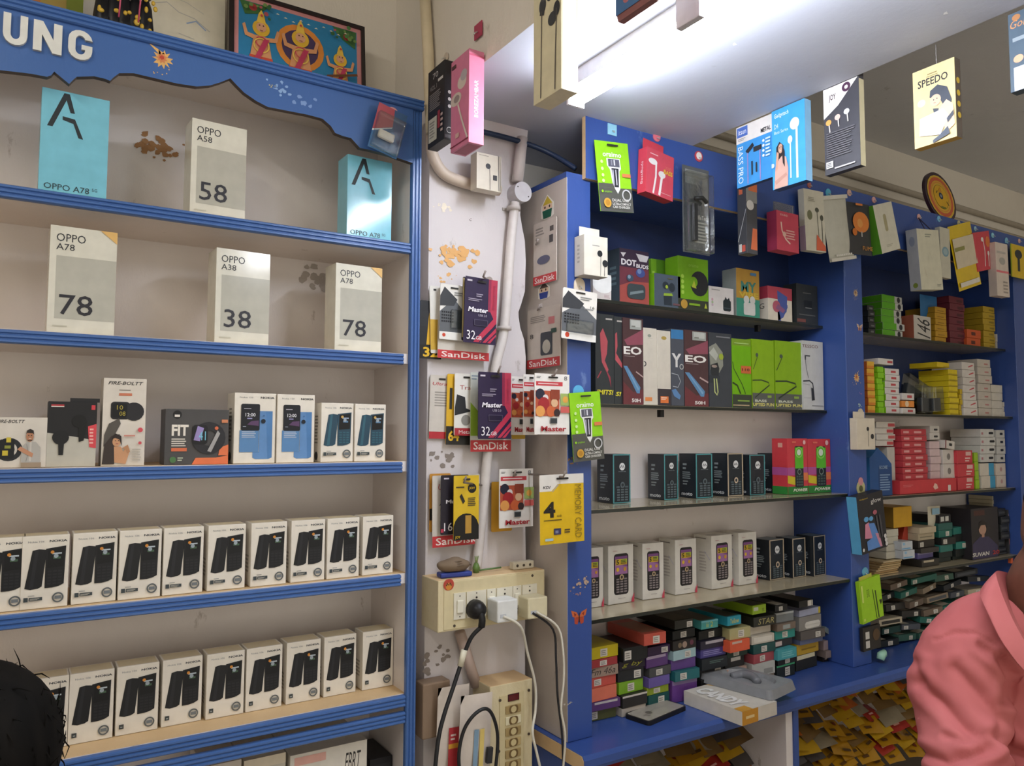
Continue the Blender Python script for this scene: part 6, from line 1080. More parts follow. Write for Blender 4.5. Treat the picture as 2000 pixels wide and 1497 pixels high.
# phone, candy-coloured box and grey tray on the ledge
ph = tag(empty('mobile_phone', onZ(1222, 1402, LED+.0005)), 'black mobile phone with a scratched screen lying on the blue ledge', 'phone')
p0, p1 = onZ(1222, 1404, LED), onZ(1268, 1420, LED); p2 = onZ(1342, 1388, LED)
ang = math.atan2(p2.y-p1.y, p2.x-p1.x); L_, Wd = (p2-p1).length, .068
ph.location = (p1.x, p1.y, LED+.0006); ph.rotation_euler.z = ang
MB().prism(rrect(L_, Wd, .008), 2, 0, .009, '1d1c1e').build('body', ph, bevel=.0015)
MB().prism([(q[0]+.004, q[1]+.004) for q in rrect(L_-.008, Wd-.008, .006)], 2, .009, .0096, 'a29c90:s').art([('o', '6a645c', .3, .5, .06), ('l', '77716a', [.1, .4, .5, .6, .8, .5], .01), ('o', '807a70', .2, .35, .04)], (.004, .004, .0096), (1, 0, 0), (0, 1, 0), L_-.008, Wd-.008, (0, 0, 1)).build('screen', ph)
q0, q1 = onZ(1336, 1376, LED), onZ(1450, 1420, LED)
an = math.atan2(q1.y-q0.y, q1.x-q0.x); Lc = (q1-q0).length
CT = [('r', 'd4cdbf', 0, 0, 1, 1), ('r', 'cf9a3c', .86, 0, 1, .3), ('p', 'd0a04a', [0, .6, .3, .9, .4, 1, .1, 1]), ('t', 'a8a49c', 'CANDY', .10, .10, .84, .50, {'b': .05, 'i': .1}), ('t', 'f0eee8', 'CANDY', .09, .12, .83, .52, {'b': .05, 'i': .1})]
cbx = tag(MB().carton(Lc, .12, .030, 'c9c2b4', [('r', 'd0cabd', 0, 0, 1, 1)], (), CT, [('r', 'c48a2c', 0, 0, .45, 1), ('x', 'e0c48a', .1, .3, .35, .7, 1)]).build('phone_case_box', None, (q0.x, q0.y, LED+.0008), (0, 0, an), .0008), 'white flat box with CANDY lettering and an orange corner, jutting over the ledge edge', 'box')
tr = tag(empty('packing_tray', (q0.x+.075, q0.y+.035, LED+.0318), (0, 0, an+.16)), 'grey moulded packing tray lying on the white lettered box', 'tray')
TW, TD = Lc*1.18, .125
m = MB(); pr = rrect(TW, TD, .012); ins = [(x*.94+TW*.03, y*.92+TD*.04) for x, y in pr]
n = len(pr)
P = [(x, y, 0) for x, y in pr]+[(x, y, .020) for x, y in ins]; F = [(i, (i+1) % n, n+(i+1) % n, n+i) for i in range(n)]+[tuple(range(n-1, -1, -1))]
m.mesh(P, F, '85878a:s')
ell = [(TW*.52+TW*.36*math.cos(a), TD*.5+TD*.36*math.sin(a)) for a in [2*math.pi*i/n for i in range(n)]]
# top rim between the tray outline and an oval well
import itertools
ro = sorted(range(n), key=lambda i: math.atan2(ins[i][1]-TD*.5, ins[i][0]-TW*.52)); re = sorted(range(n), key=lambda i: math.atan2(ell[i][1]-TD*.5, ell[i][0]-TW*.52))
P = [(*ins[i], .020) for i in ro]+[(*ell[i], .0205) for i in re]+[(TW*.52+(ell[i][0]-TW*.52)*.93, TD*.5+(ell[i][1]-TD*.5)*.93, .012) for i in re]
F = [(i, (i+1) % n, n+(i+1) % n, n+i) for i in range(n)]+[(n+i, n+(i+1) % n, 2*n+(i+1) % n, 2*n+i) for i in range(n)]+[tuple(range(2*n, 3*n))]
m.mesh(P, F, '8e9092:s'); m.build('tray_body', tr)
MB().tube(smooth([(TW*.34, TD*.42, .013), (TW*.42, TD*.60, .018), (TW*.56, TD*.58, .020), (TW*.68, TD*.44, .015)], 6), [.010]*18+[.006], '7a7c80:s', 10).build('moulded_ridge', tr)
# ------------------------------------------------------------------ second bay: stacked stock
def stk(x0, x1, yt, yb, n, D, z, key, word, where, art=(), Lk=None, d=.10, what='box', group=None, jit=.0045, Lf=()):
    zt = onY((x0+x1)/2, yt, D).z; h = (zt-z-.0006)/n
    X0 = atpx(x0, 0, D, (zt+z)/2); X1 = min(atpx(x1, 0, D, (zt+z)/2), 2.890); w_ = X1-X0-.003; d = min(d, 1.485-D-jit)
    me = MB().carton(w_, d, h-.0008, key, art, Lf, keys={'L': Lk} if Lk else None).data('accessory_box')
    for i in range(n):
        o = bpy.data.objects.new('accessory_box', me); COL.objects.link(o)
        o.location = (X0+random.uniform(-jit, jit)*.4, D+random.uniform(0, jit), z+.0006+h*i); o.rotation_euler.z = random.uniform(-.03, .03)
        bv = o.modifiers.new('bevel', 'BEVEL'); bv.width = .0006; bv.segments = 1; bv.limit_method = 'ANGLE'
        if n == 1: pos = ''
        elif i == n-1: pos = ', topmost of its stack'
        elif i == 0: pos = ', bottom of its stack'
        else: pos = ', %s from stack bottom' % ORD[i]
        tag(o, '%s %s %s%s' % (word, what, where, pos), 'box', group or (word+' boxes '+where))
za, zb_, zc_, zd = [q+.0004 for q in ZB2]
S1, S2, S3, S4 = ['on the right bay %s shelf' % q for q in ('top', 'second', 'third', 'fourth')]
stk(1697, 1711, 596, 650, 5, 1.36, za, '23262a', 'black', S1, [('r', '6a6c6c', .3, .3, .8, .6)])
stk(1724, 1766, 578, 655, 6, 1.365, za, 'b8b8b2', 'green and white', S1, [('r', '58a01e', 0, 0, .62, 1), ('o', '26262a', .82, .5, .08)], '4a8a1c')
stk(1786, 1822, 617, 658, 1, 1.36, za, 'c0bab0', 'greyish handwritten', S1, [('t', '2a2a2c', '146', .2, .1, .95, .9, {'i': .4, 'rot': 90})], 'a05a44')
pillow(1797, 1830, 575, 617, 1.40, '2f6a9c', [], 'blue_bag', 'blue plastic bag on the greyish handwritten box, top shelf of the right bay')
stk(1828, 1851, 600, 664, 6, 1.37, za, 'b88c24', 'mustard', S1, [('x', '8a6418', .2, .2, .8, .5, 1)])
stk(1856, 1886, 580, 668, 7, 1.375, za, '6a2a34', 'maroon', S1, [('r', '4a1c24', .5, .2, .9, .6)])
stk(1890, 1918, 644, 674, 2, 1.365, za, 'c4582c', 'orange', S1, [('r', '5a2a1c', .3, .3, .6, .7)])
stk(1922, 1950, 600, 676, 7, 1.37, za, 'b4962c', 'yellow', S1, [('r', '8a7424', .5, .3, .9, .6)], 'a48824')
stk(1954, 1984, 655, 683, 2, 1.365, za, 'c4beb0', 'white', S1)
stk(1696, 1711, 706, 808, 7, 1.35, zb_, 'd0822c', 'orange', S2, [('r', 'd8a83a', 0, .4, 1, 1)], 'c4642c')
stk(1716, 1728, 716, 806, 8, 1.352, zb_, '84c01c', 'lime', S2)
stk(1731, 1759, 720, 806, 7, 1.352, zb_, 'cdc7c2', 'white', S2+' beside the lime', [('r', 'b0484c', .4, .3, .75, .65)], '84c01c')
flat(1716, 714, 1.348, .075, .09, .018, 'cdc7c0', [('r', 'b0484c', .6, .3, .95, .7)], 'long white accessory box with a red mark, on the lime stack', .0, name='accessory_box', z=onY(1730, 713, 1.352).z, group=None)
stk(1763, 1787, 768, 782, 1, 1.35, onY(1775, 782, 1.35).z, 'cdc7c2', 'white', S2+' on the orange one', [('r', 'b0484c', .4, .3, .8, .7)])
stk(1763, 1787, 783, 796, 1, 1.35, onY(1775, 796, 1.35).z, 'd8863a', 'bright orange', S2, [('o', 'e0c4a0', .4, .5, .15)])
stk(1763, 1790, 797, 808, 1, 1.35, zb_, 'cdc7c2', 'white', S2+' under the bright orange one', [('r', 'b0484c', .4, .3, .8, .7)])
for i, (x0, x1, yt, yb, D, t, lab) in enumerate(((1764, 1806, 726, 768, 1.40, .35, 'upper one leaning back'), (1794, 1815, 752, 806, 1.38, .05, 'upright beside the orange boxes'), (1818, 1838, 756, 806, 1.37, -.05, 'beside the yellow stack'))):
    c = onY(x0, yb, D); e_ = onY(x1, yb, D); tt = onY(x0, yt, D)
    o = MB().box(0, -.012, 0, e_.x-c.x, .012, tt.z-c.z, 'clear').box(.004, -.008, .004, (e_.x-c.x)*.8, .008, (tt.z-c.z)*.55, '3f4246').build('clear_case', None, (c.x, D, max(c.z, zb_+.002)), (0, t, 0), .002); tag(o, 'clear plastic case on the right bay second shelf, '+lab, 'case', 'clear plastic cases')
stk(1818, 1842, 770, 809, 4, 1.41, zb_, '232427', 'black', S2+' behind clear cases')
stk(1855, 1873, 722, 813, 8, 1.352, zb_, 'd0b81e', 'yellow', S2, [('r', 'a8921a', 0, 0, 1, .25)])
stk(1876, 1881, 760, 813, 5, 1.353, zb_, 'bca01c', 'yellow edge-on', S2)
stk(1883, 1909, 708, 814, 7, 1.352, zb_, 'cfc8c0', 'white', S2+' beside the yellow', [('p', 'b84850', [.5, .3, .9, .6, .85, .75, .5, .45])])
flat(1830, 698, 1.350, .075, .09, .016, 'd0b41e', [('r', 'a8901a', .5, 0, 1, .3)], 'yellow accessory box with an open lid on the yellow stack', .03, name='accessory_box', z=onY(1865, 720, 1.352).z, group=None)
stk(1912, 1938, 702, 814, 7, 1.354, zb_, 'bdb4a8', 'greyish white', S2, [('r', 'b07a74', .5, .3, .8, .5)])
stk(1940, 1962, 752, 815, 4, 1.352, zb_, 'c9c2b4', 'cream', S2)
stk(1965, 1988, 786, 817, 3, 1.352, zb_, 'd0c8ba', 'white', S2+', at the right end')
stk(1712, 1748, 824, 872, 4, 1.37, onY(1730, 872, 1.37).z, 'c9c2b8', 'white', S3+', upper left', [('r', 'b8484c', .62, .2, .98, .75)])
stk(1736, 1752, 873, 966, 1, 1.375, zc_, 'b9b4ac', 'tall pale grey', S3, d=.07)
# dark blue faceted box
c = onY(1700, 966, 1.345); e_ = onY(1743, 966, 1.345); W = e_.x-c.x; H = onY(1713, 876, 1.345).z-zc_
o = MB().prism([(0, 0), (W, 0), (W, H*.66), (W*.68, H*.86), (W*.38, H), (W*.1, H*.84), (0, H*.8)], 1, 0, .04, '24508a', '3a78b0').art([('r', '1f4478', .38, 0, 1, .6), ('t', 'a8bccc', 'ECORE', .44, .56, .80, .63), ('x', '7a94b4', .44, .1, .92, .46, 7)], (0, 0, 0), (1, 0, 0), (0, 0, 1), W, H, (0, -1, 0)).build('adapter_box', None, (c.x, 1.345, zc_+.0006), (0, 0, 0), .001); tag(o, 'dark blue box with cut corners and small print, right bay third shelf', 'box')
rz = onY(1810, 939, 1.345).z
o = put([('p', 'e0b8a8', [.60, .2, .66, .3, .64, .6, .60, .7, .57, .4]), ('r', 'd8cfc8', .84, .05, .89, .5), ('x', 'd0686c', .05, .5, .25, .7, 2)], 1758, 1868, 940, 1.345, zc_, .10, 'c23a40', 'accessory_box', 'long bright red accessory box with a white hand mark, front of the third shelf', 'box')
stk(1764, 1812, 838, 939, 8, 1.36, rz+.0016, 'b43a42', 'red', S3, [('r', 'd89a98', .08, .3, .30, .65), ('r', 'd89a98', .5, .3, .8, .65)])
stk(1818, 1838, 862, 939, 5, 1.365, rz+.0016, 'c9b0b0', 'pinkish white', S3)
stk(1842, 1866, 878, 939, 2, 1.36, rz+.0016, 'c9c2ba', 'white', S3+' on the long red', [('o', '7a7672', .5, .5, .15)])
stk(1818, 1838, 832, 858, 2, 1.366, onY(1828, 861, 1.365).z+.003, 'c4beb6', 'white', S3+' on pinkish ones', [('R', '2a2a2c', .4, .3, .8, .6, .05)])
o = flat(1846, 876, 1.352, .056, .09, .026, 'cac3ba', [('R', '27272a', .40, .35, .72, .7, .05), ('r', '7a2c34', 0, 0, .1, 1)], 'white accessory box with a black mark, tilted atop the right bay third shelf stock', .0, name='accessory_box', z=onY(1855, 877, 1.36).z+.003, tilt=(0, .10), group=None)
stk(1871, 1903, 880, 955, 3, 1.35, zc_, 'c03c44', 'red', S3+' right of long red', [('r', 'd8b0a8', .55, .6, .9, .9), ('x', 'e0c0b8', .5, .1, .9, .5, 2)])
stk(1906, 1914, 884, 955, 4, 1.352, zc_, '94b82a', 'lime edge-on', S3)
stk(1917, 1945, 905, 954, 2, 1.352, zc_, 'c9c0b2', 'blue and cream', S3, [('r', '3f92b8', .62, 0, 1, 1)])
stk(1948, 1974, 905, 954, 2, 1.352, zc_, 'c9bcae', 'cream', S3+', at the right end', [('o', 'b08a84', .5, .5, .12)])
stk(1917, 1945, 838, 903, 4, 1.352, onY(1930, 904, 1.352).z+.001, 'c4c2bc', 'white', S3+', upper right', [('R', '27282a', .6, .35, .95, .65, .05), ('r', 'b07a80', .05, .3, .18, .6)])
stk(1948, 1974, 840, 903, 4, 1.352, onY(1960, 904, 1.352).z+.001, 'bdbab2', 'whitish', S3+', far upper right', [('R', '2c2d30', .4, .35, .75, .65, .05)])
# fourth shelf
for i in range(7):
    c = onY(1704+i*3, 1116, 1.345+.004*i)
    tag(MB().box(0, 0, 0, .13-.006*i, .10, .004, ['b89c70', 'a8885c', 'c4aa80', 'b09468', 'bca478', 'a88c60', 'c9b48c'][i]).build('paper_bag', None, (c.x, 1.345+.003*i, zd+.0006+.0047*i), (0, 0, random.uniform(-.05, .05))), 'brown paper bag in the flat pile on the right bay, %s from the bottom' % ORD[i], 'paper bag', 'brown paper bags on the fourth shelf')
zpb = zd+.0006+.0047*7
stk(1731, 1757, 1034, 1085, 4, 1.375, zpb+.001, 'bdb8a8', 'grey-white', S4, what='box')
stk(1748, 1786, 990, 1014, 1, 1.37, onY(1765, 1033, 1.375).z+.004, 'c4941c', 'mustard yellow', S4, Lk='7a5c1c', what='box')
o = flat(1762, 1056, 1.40, .045, .02, .055, 'a83c2c', [], 'reddish brown box leaning beside the mustard box on the fourth shelf', .0, name='accessory_box', tilt=(0, .35), group=None)
stk(1764, 1786, 1058, 1102, 2, 1.348, zpb+.001, 'bcc0c4', 'white and blue', S4, [('r', '6a9cc0', .0, .1, .8, .25), ('r', '8ab0cc', .1, .6, .3, .9)], what='small box')
blk = [(1068, 1074, '2a2724', 'black'), (1074, 1082, '5a5080', 'violet'), (1082, 1092, '1f2a2a', 'dark green'), (1092, 1102, '262423', 'black')]
stackcol(1796, 1830, 1.36, [(1030, 1042, 'b4a68c', 'cream', []), (1042, 1056, 'a89a80', 'tan', [('x', '77705c', .1, .3, .9, .6, 1)]), (1056, 1070, '2b2622', 'black', WL(.1)), (1070, 1080, '3a3634', 'dark', []), (1080, 1092, '5c5488', 'violet', [('r', '8a84a8', 0, .7, 1, 1)]), (1092, 1104, '33302c', 'black', [('r', 'b4a890', .1, .6, .7, .9)])], 'in the left pile on the fourth shelf', 'cover boxes on the fourth shelf', z0=zd+.0006)
stackcol(1836, 1862, 1.37, [(1006, 1022, '1c1d22', 'black', [('r', 'c4c4bc', .1, .2, .4, .8), ('r', 'c4c4bc', .5, .2, .8, .8)]), (1022, 1036, '2c5a54', 'teal', []), (1036, 1050, '276a5e', 'teal', WL(.5)), (1050, 1064, '232524', 'black', WL(.1)), (1064, 1078, '2f7068', 'green', []), (1078, 1090, '1e2a2a', 'dark', []), (1090, 1102, '28312f', 'dark green', [])], 'in the middle pile on the fourth shelf', 'cover boxes on the fourth shelf', z0=zd+.0006)
stackcol(1866, 1894, 1.372, [(1030, 1044, '32766c', 'teal green', []), (1044, 1058, '202322', 'black', []), (1058, 1072, '2f786e', 'teal green', WL(.4)), (1072, 1086, '1f2524', 'black', []), (1086, 1100, '27302d', 'dark green', [])], 'in the right pile on the fourth shelf', 'cover boxes on the fourth shelf', z0=zd+.0006)
o = pillow(1812, 1836, 990, 1030, 1.39, 'c4bda8', [('r', '8ab0c4', .2, .6, .8, .9)], 'white_pouch', 'whitish pouch standing in the stock on the fourth shelf')
PT = [('r', '2a2629', 0, 0, 1, 1), ('r', '4a2a24', .1, .86, .5, .96), ('p', '3c3654', [.02, .0, .02, .30, .30, .44, .62, .42, .95, .22, .95, 0]), ('o', 'b08a76', .40, .58, .14, .11), ('p', '231d1c', [.26, .58, .28, .72, .42, .76, .56, .70, .56, .56, .50, .66, .34, .66]), ('r', 'a8806c', .36, .42, .46, .50), ('t', 'd0ccc4', 'SUVAN', .0, .05, .62, .13, {'b': .03, 'i': .1}), ('t', 'b03a38', '20', .74, .05, 1, .13, {'b': .02})]
stk(1898, 1950, 992, 1099, 1, 1.348, zd, '2a2629', 'black portrait', S4, PT, what='box picturing a man in purple')
stackcol(1953, 1970, 1.35, [(994+i*15, 1009+i*15, ['2c2c2c', '242627', '2e302f', '262626', '2b2d2e', '232425', '2a2a2c'][i], 'black', [('r', '454747', .1, .3, .9, .6)]) for i in range(7)], 'in the narrow pile beside the portrait box', 'black boxes beside the portrait box', z0=zd+.0006, what='flat box')
stk(1973, 1992, 995, 1095, 1, 1.35, zd, '3a3a3c', 'dark grey portrait', S4, [('o', 'a8806c', .5, .86, .3, .06), ('r', 'c4bca8', .2, .70, .8, .78), ('o', 'a86a54', .5, .3, .3, .1)], what='box at the right end')
stk(1958, 1998, 966, 990, 3, 1.40, onY(1975, 992, 1.40).z+.004, 'b8ae94', 'cream', S4+' atop black pile', what='flat box')
tag(MB().box(0, 0, 0, .012, .010, .022, 'd0623a').build('orange_tag', None, onY(1975, 1101, 1.332), (0, .1, 0)), 'small orange tag at the edge of the fourth shelf', 'tag')
# jumble on the ledge of the right bay: tossed cover boxes in loose layers
RJ = random.Random(11)
cols = [('1f3d38', 'dark green'), ('24282a', 'black'), ('2c2a28', 'blackish'), ('2a6458', 'green'), ('6a5a4c', 'brown'), ('8a7a66', 'tan'), ('4a4e54', 'slate'), ('1c2226', 'dark'), ('35584c', 'muted green'), ('b0a48c', 'cream')]
lay = [(1288, 1712), (1260, 1722), (1232, 1716), (1205, 1730), (1178, 1722), (1150, 1738)]
k = 0; zj = LED+.0008; HJ = .0325
for li, (py, xs) in enumerate(lay):
    px = xs
    j = 0
    while px < 1985:
        wpx = RJ.uniform(34, 50); D = 1.38+RJ.uniform(-.01, .008)
        a0 = atpx(px, 0, D, zj+.01); a1 = atpx(px+wpx, 0, D, zj+.01)
        if a1 > 2.88: break
        key, word = cols[RJ.randrange(len(cols))]
        tl_ = RJ.uniform(-.13, .13); h = RJ.uniform(.016, .0195)
        art = WL(RJ.uniform(.05, .6), .12) if RJ.random() < .85 else [('r', cols[RJ.randrange(10)][0], .1, .2, .9, .7)]
        o = MB().carton(a1-a0-.012, RJ.uniform(.07, .095), h, key, art, (), [('r', 'b4aa98', .1, .1, .5, .5)]).build('cover_box', None, (a0+.004, D, zj+.003+max(0, tl_)*(a1-a0-.01)*.98), (RJ.uniform(-.12, .10), tl_, RJ.uniform(-.16, .16)), .0006)
        stickers(o, art, a1-a0-.012, h)
        tag(o, '%s tossed cover box, %s from left, %s layer of the jumble behind the person' % (word, ORD[j], ['bottom', 'second', 'third', 'fourth', 'fifth', 'top'][li]), 'box', 'tossed cover boxes on the right ledge')
        px += wpx; k += 1; j += 1
    zj += HJ
o = MB().tube([(0, 0, 0), (.006, 0, .012), (.016, 0, .016), (.024, 0, .006)], [.010, .012, .010, .005], '9cc8b0', 10).build('crumpled_wrapper', None, (atpx(1716, 0, 1.30, .88), 1.295, LED+.011)); tag(o, 'crumpled pale green wrapper on the ledge right of the middle upright', 'wrapper')
# ------------------------------------------------------------------ packets in the cupboard below the ledge
def packet_mesh(w_, h, key, art, seed):
    R = random.Random(seed); mb = MB(); n, m_ = 5, 6; b = .0018
    ph1, ph2 = R.uniform(0, 6), R.uniform(0, 6)
    for s in (-1, 1):
        P = []
        for v in range(m_+1):
            for u in range(n+1):
                uu, vv = u/n, v/m_
                P.append((uu*w_, s*b*(math.sin(math.pi*uu)*math.sin(math.pi*vv))**.6+.0022*math.sin(uu*5+ph1)*math.sin(vv*4+ph2), vv*h))
        F = [(v*(n+1)+u, v*(n+1)+u+1, (v+1)*(n+1)+u+1, (v+1)*(n+1)+u)[::1 if s < 0 else -1] for v in range(m_) for u in range(n)]
        mb.mesh(P, F, key, True)
    if art: mb.art(art, (0, -b-.0026, 0), (1, 0, 0), (0, 0, 1), w_, h, (0, -1, 0))
    return mb.data('packet')
PKS = [('a87a18:s', 'yellow', [('r', '5a3a14', .2, .25, .5, .4), ('o', '6a2a14', .7, .7, .08)]), ('9c7018:s', 'mustard', [('r', '4a3418', .5, .2, .85, .34)]), ('b38c20:s', 'bright yellow', [('o', '7a3a1c', .3, .6, .1)]), ('705630:s', 'brownish clear', []), ('9c3226:s', 'red', [('r', 'd8a090', .3, .3, .6, .4)]), ('4a4440:s', 'dark', []), ('a85822:s', 'orange', []), ('857860:s', 'dull clear', [])]
PM = [packet_mesh(.078, .052, k, a, 50+i) for i, (k, w_, a) in enumerate(PKS)]
RP = random.Random(23); cnt = {}
def heap(xa, xb, zs, wts, where):
    for li, z in enumerate(zs):
        x = xa+.004+(li % 2)*.04+RP.uniform(0, .012); y = 1.31+.006*li
        while x < xb-.09:
            i = RP.choices(range(8), wts)[0]
            o = bpy.data.objects.new('accessory_packet', PM[i]); COL.objects.link(o)
            o.location = (x, y+RP.uniform(0, .008), z); o.rotation_euler = (RP.uniform(-1.08, -.88), RP.uniform(-.22, .22), RP.uniform(-.26, .26))
            tag(o, '%s plastic packet heaped %s' % (PKS[i][1], where), 'packet', PKS[i][1]+' packets heaped '+where)
            x += RP.uniform(.078, .10)
heap(1.64, 2.75, [.575+.0225*i for i in range(10)], [8, 7, 6, 4, 1.0, 1.6, .8, 3], 'under the ledge, right of the cream divider')
heap(1.0, 1.585, [.62+.0225*i for i in range(8)], [1.5, 2, .6, 3, 1.5, 2.5, 2, 4], 'under the ledge, left of the cream divider')
o = MB().box(.98, 1.40, .2705, 1.585, 1.485, .60, '3a2f24').build('carton', None); tag(o, 'dark carton holding up the packets under the ledge, left of the divider', 'carton')
o = MB().box(1.635, 1.43, .2705, 2.95, 1.485, .58, '3a2f24').build('carton', None); tag(o, 'dark carton holding up the packets under the ledge, right of the divider', 'carton')
# ------------------------------------------------------------------ the two people
def rings_mesh(sets, key, name, parent, voxel, smooth_it=6, fn=None):
    """several overlapping lofted limbs fused into one continuous skin"""
    mb = MB()
    for path, rad in sets:
        path = [Vector(p) for p in path]; n = 20; rings = []; up = None
        for i, p in enumerate(path):
            t = (path[min(i+1, len(path)-1)]-path[max(i-1, 0)]).normalized()
            if up is None:
                up = Vector((0, 0, 1)) if abs(t.z) < .8 else Vector((0, 1, 0))
            up = (up-t*up.dot(t)).normalized(); bi = t.cross(up); a, b = rad[i] if isinstance(rad[i], tuple) else (rad[i], rad[i])
            rings.append([p+bi*a*math.cos(2*math.pi*k/n)+up*b*math.sin(2*math.pi*k/n) for k in range(n)])
        P = [q for r in rings for q in r]; L = len(path)
        F = [(i*n+k, i*n+(k+1) % n, (i+1)*n+(k+1) % n, (i+1)*n+k) for i in range(L-1) for k in range(n)]+[tuple(range(n-1, -1, -1)), tuple((L-1)*n+k for k in range(n))]
        mb.mesh(P, F, key, True)
    o = mb.build(name, None)
    r = o.modifiers.new('fuse', 'REMESH'); r.mode = 'VOXEL'; r.voxel_size = voxel; r.use_smooth_shade = True
    s = o.modifiers.new('soften', 'SMOOTH'); s.iterations = smooth_it; s.factor = .5
    dg = bpy.context.evaluated_depsgraph_get(); me = bpy.data.meshes.new_from_object(o.evaluated_get(dg))
    o.modifiers.clear(); o.data = me
    if not me.materials: me.materials.append(M(key))
    if fn:
        nr = [v.normal.copy() for v in me.vertices]
        for v, nn in zip(me.vertices, nr): v.co = v.co+nn*fn(v.co)
    for p in me.polygons: p.use_smooth = True
    me.update()
    if parent: o.parent = parent
    return o
V = lambda x, y, z: deep(x, y, z)
man = tag(empty('person', (0, 0, 0)), 'person in a pink shirt with an open collar, leaning forward at the right edge', 'person')
zd_ = 1.20
# creases: explicit fold lines given as image polylines on the sleeve and chest
folds = [([(1795, 1335), (1840, 1375), (1885, 1425), (1925, 1460)], .0075, .010), ([(1865, 1305), (1905, 1350), (1950, 1400), (1958, 1440)], .006, .010), ([(1915, 1262), (1950, 1290), (1978, 1315)], .005, .007), ([(1800, 1470), (1850, 1490), (1890, 1480), (1930, 1470)], .006, .008), ([(1850, 1440), (1890, 1455)], .004, .006), ([(1785, 1290), (1800, 1330)], .004, .008), ([(1940, 1440), (1975, 1465), (2010, 1480)], .009, .010), ([(1960, 1290), (1972, 1330), (1960, 1370)], .008, .009)]
FS = []
for pl_, dep, wd in folds:
    pp = [(q[0], q[1]) for q in pl_]
    FS.append((pp, dep, wd))
def seg_d(p, a, b):
    ax, ay = a; bx, by = b; t = max(0, min(1, ((p[0]-ax)*(bx-ax)+(p[1]-ay)*(by-ay))/((bx-ax)**2+(by-ay)**2+1e-9)))
    return math.hypot(p[0]-ax-t*(bx-ax), p[1]-ay-t*(by-ay))
def px_of(co):
    q = co-CAM; z = q.dot(_fw); return (1000+FPX*q.dot(_R)/z, 748.5-FPX*q.dot(_U)/z)
def foldfn(co):
    p = px_of(co); s = .0016*math.sin(co.x*70+co.z*45)*math.sin(co.z*38-co.y*30)
    for pp, dep, wd in FS:
        d = min(seg_d(p, pp[i], pp[i+1]) for i in range(len(pp)-1))*zd_/FPX
        s -= dep*math.exp(-(d/(wd*.75))**2)*.9
        s += dep*.6*math.exp(-((d-2.0*wd)/wd)**2)
    d = min(seg_d(p, a, b) for a, b in (((1826, 1250), (1862, 1236)), ((1862, 1236), (1905, 1238)), ((1905, 1238), (1945, 1262)), ((1945, 1262), (1972, 1300))))*zd_/FPX
    s -= .0042*math.exp(-(d/.0034)**2)                      # shoulder seam
    return s
torso = ([V(2060, 1760, 1.24), V(2055, 1600, 1.24), V(2050, 1470, 1.235), V(2035, 1360, 1.23), V(2015, 1280, 1.225), V(2000, 1225, 1.225)], [(.155, .15), (.155, .15), (.15, .145), (.135, .13), (.100, .10), (.060, .060)])
shoul = ([V(1960, 1225, 1.22), V(1919, 1246, 1.205), V(1884, 1284, 1.20), V(1872, 1330, 1.195)], [(.055, .062), (.063, .066), (.066, .068), (.063, .064)])
arm = ([V(1876, 1300, 1.20), V(1872, 1350, 1.19), V(1876, 1410, 1.17), V(1884, 1470, 1.14), V(1892, 1540, 1.10), V(1900, 1600, 1.06)], [.068, .066, .063, .058, .054, .052])
fore = ([V(1898, 1600, 1.06), V(1960, 1630, 1.0), V(2040, 1640, .96)], [.052, .047, .042])
far = ([V(2060, 1290, 1.29), V(2140, 1330, 1.32), V(2200, 1430, 1.34), V(2210, 1560, 1.30)], [.062, .066, .06, .055])
body = rings_mesh([torso, shoul, arm, fore, far], 'shirt', 'shirt', man, .0042, 9, foldfn)
neck = ([V(2010, 1235, 1.235), V(2030, 1190, 1.215), V(2060, 1130, 1.19), V(2085, 1090, 1.17)], [(.062, .062), (.054, .058), (.054, .058), (.05, .055)])
hc_ = V(2140, 1040, 1.14)
headp = ([hc_+_R*-.02+_U*-.075, hc_+_R*-.01+_U*-.03, hc_+_U*.03, hc_+_R*.01+_U*.08, hc_+_R*.012+_U*.105], [(.05, .06), (.07, .09), (.076, .095), (.06, .08), (.03, .04)])
hd = rings_mesh([neck, headp], 'skin', 'head', man, .006, 6)
hr = MB().ball(tuple(hc_+_U*.045), (.082, .092, .075), 'hair', 18, 12).build('hair', man)
fc = MB()
for sg in (-1, 1): fc.ball(tuple(hc_+_R*.068*1+_fw*(.03*sg)+_U*.0), (.008, .011, .008), 'd8d0c8', 8, 6)
fc.build('eye', man)
nz = MB().tube([hc_+_R*.070+_U*.01, hc_+_R*.088+_U*-.02, hc_+_R*.074+_U*-.028], [.007, .012, .008], 'skin', 10).build('nose', man)
mo = MB().tube([hc_+_R*.066+_fw*-.02+_U*-.05, hc_+_R*.073+_U*-.05, hc_+_R*.066+_fw*.02+_U*-.05], .005, '5a2c28', 8).build('mouth', man)
ea = MB().ball(tuple(hc_+_fw*-.078+_U*-.005), (.016, .010, .026), 'skin', 10, 8).build('ear', man)
hn = ([V(2040, 1640, .96), V(2100, 1640, .93), V(2150, 1635, .92)], [.028, (.036, .02), (.034, .016)])
fingers = [([V(2150, 1622+i*9, .92), V(2185, 1624+i*9, .905), V(2210, 1634+i*9, .90)], [.009, .0085, .007]) for i in range(4)]+[([V(2085, 1625, .93), V(2110, 1600, .915), V(2140, 1592, .905)], [.012, .0095, .008])]
rings_mesh([hn]+fingers, 'skin', 'hand', man, .003, 3)
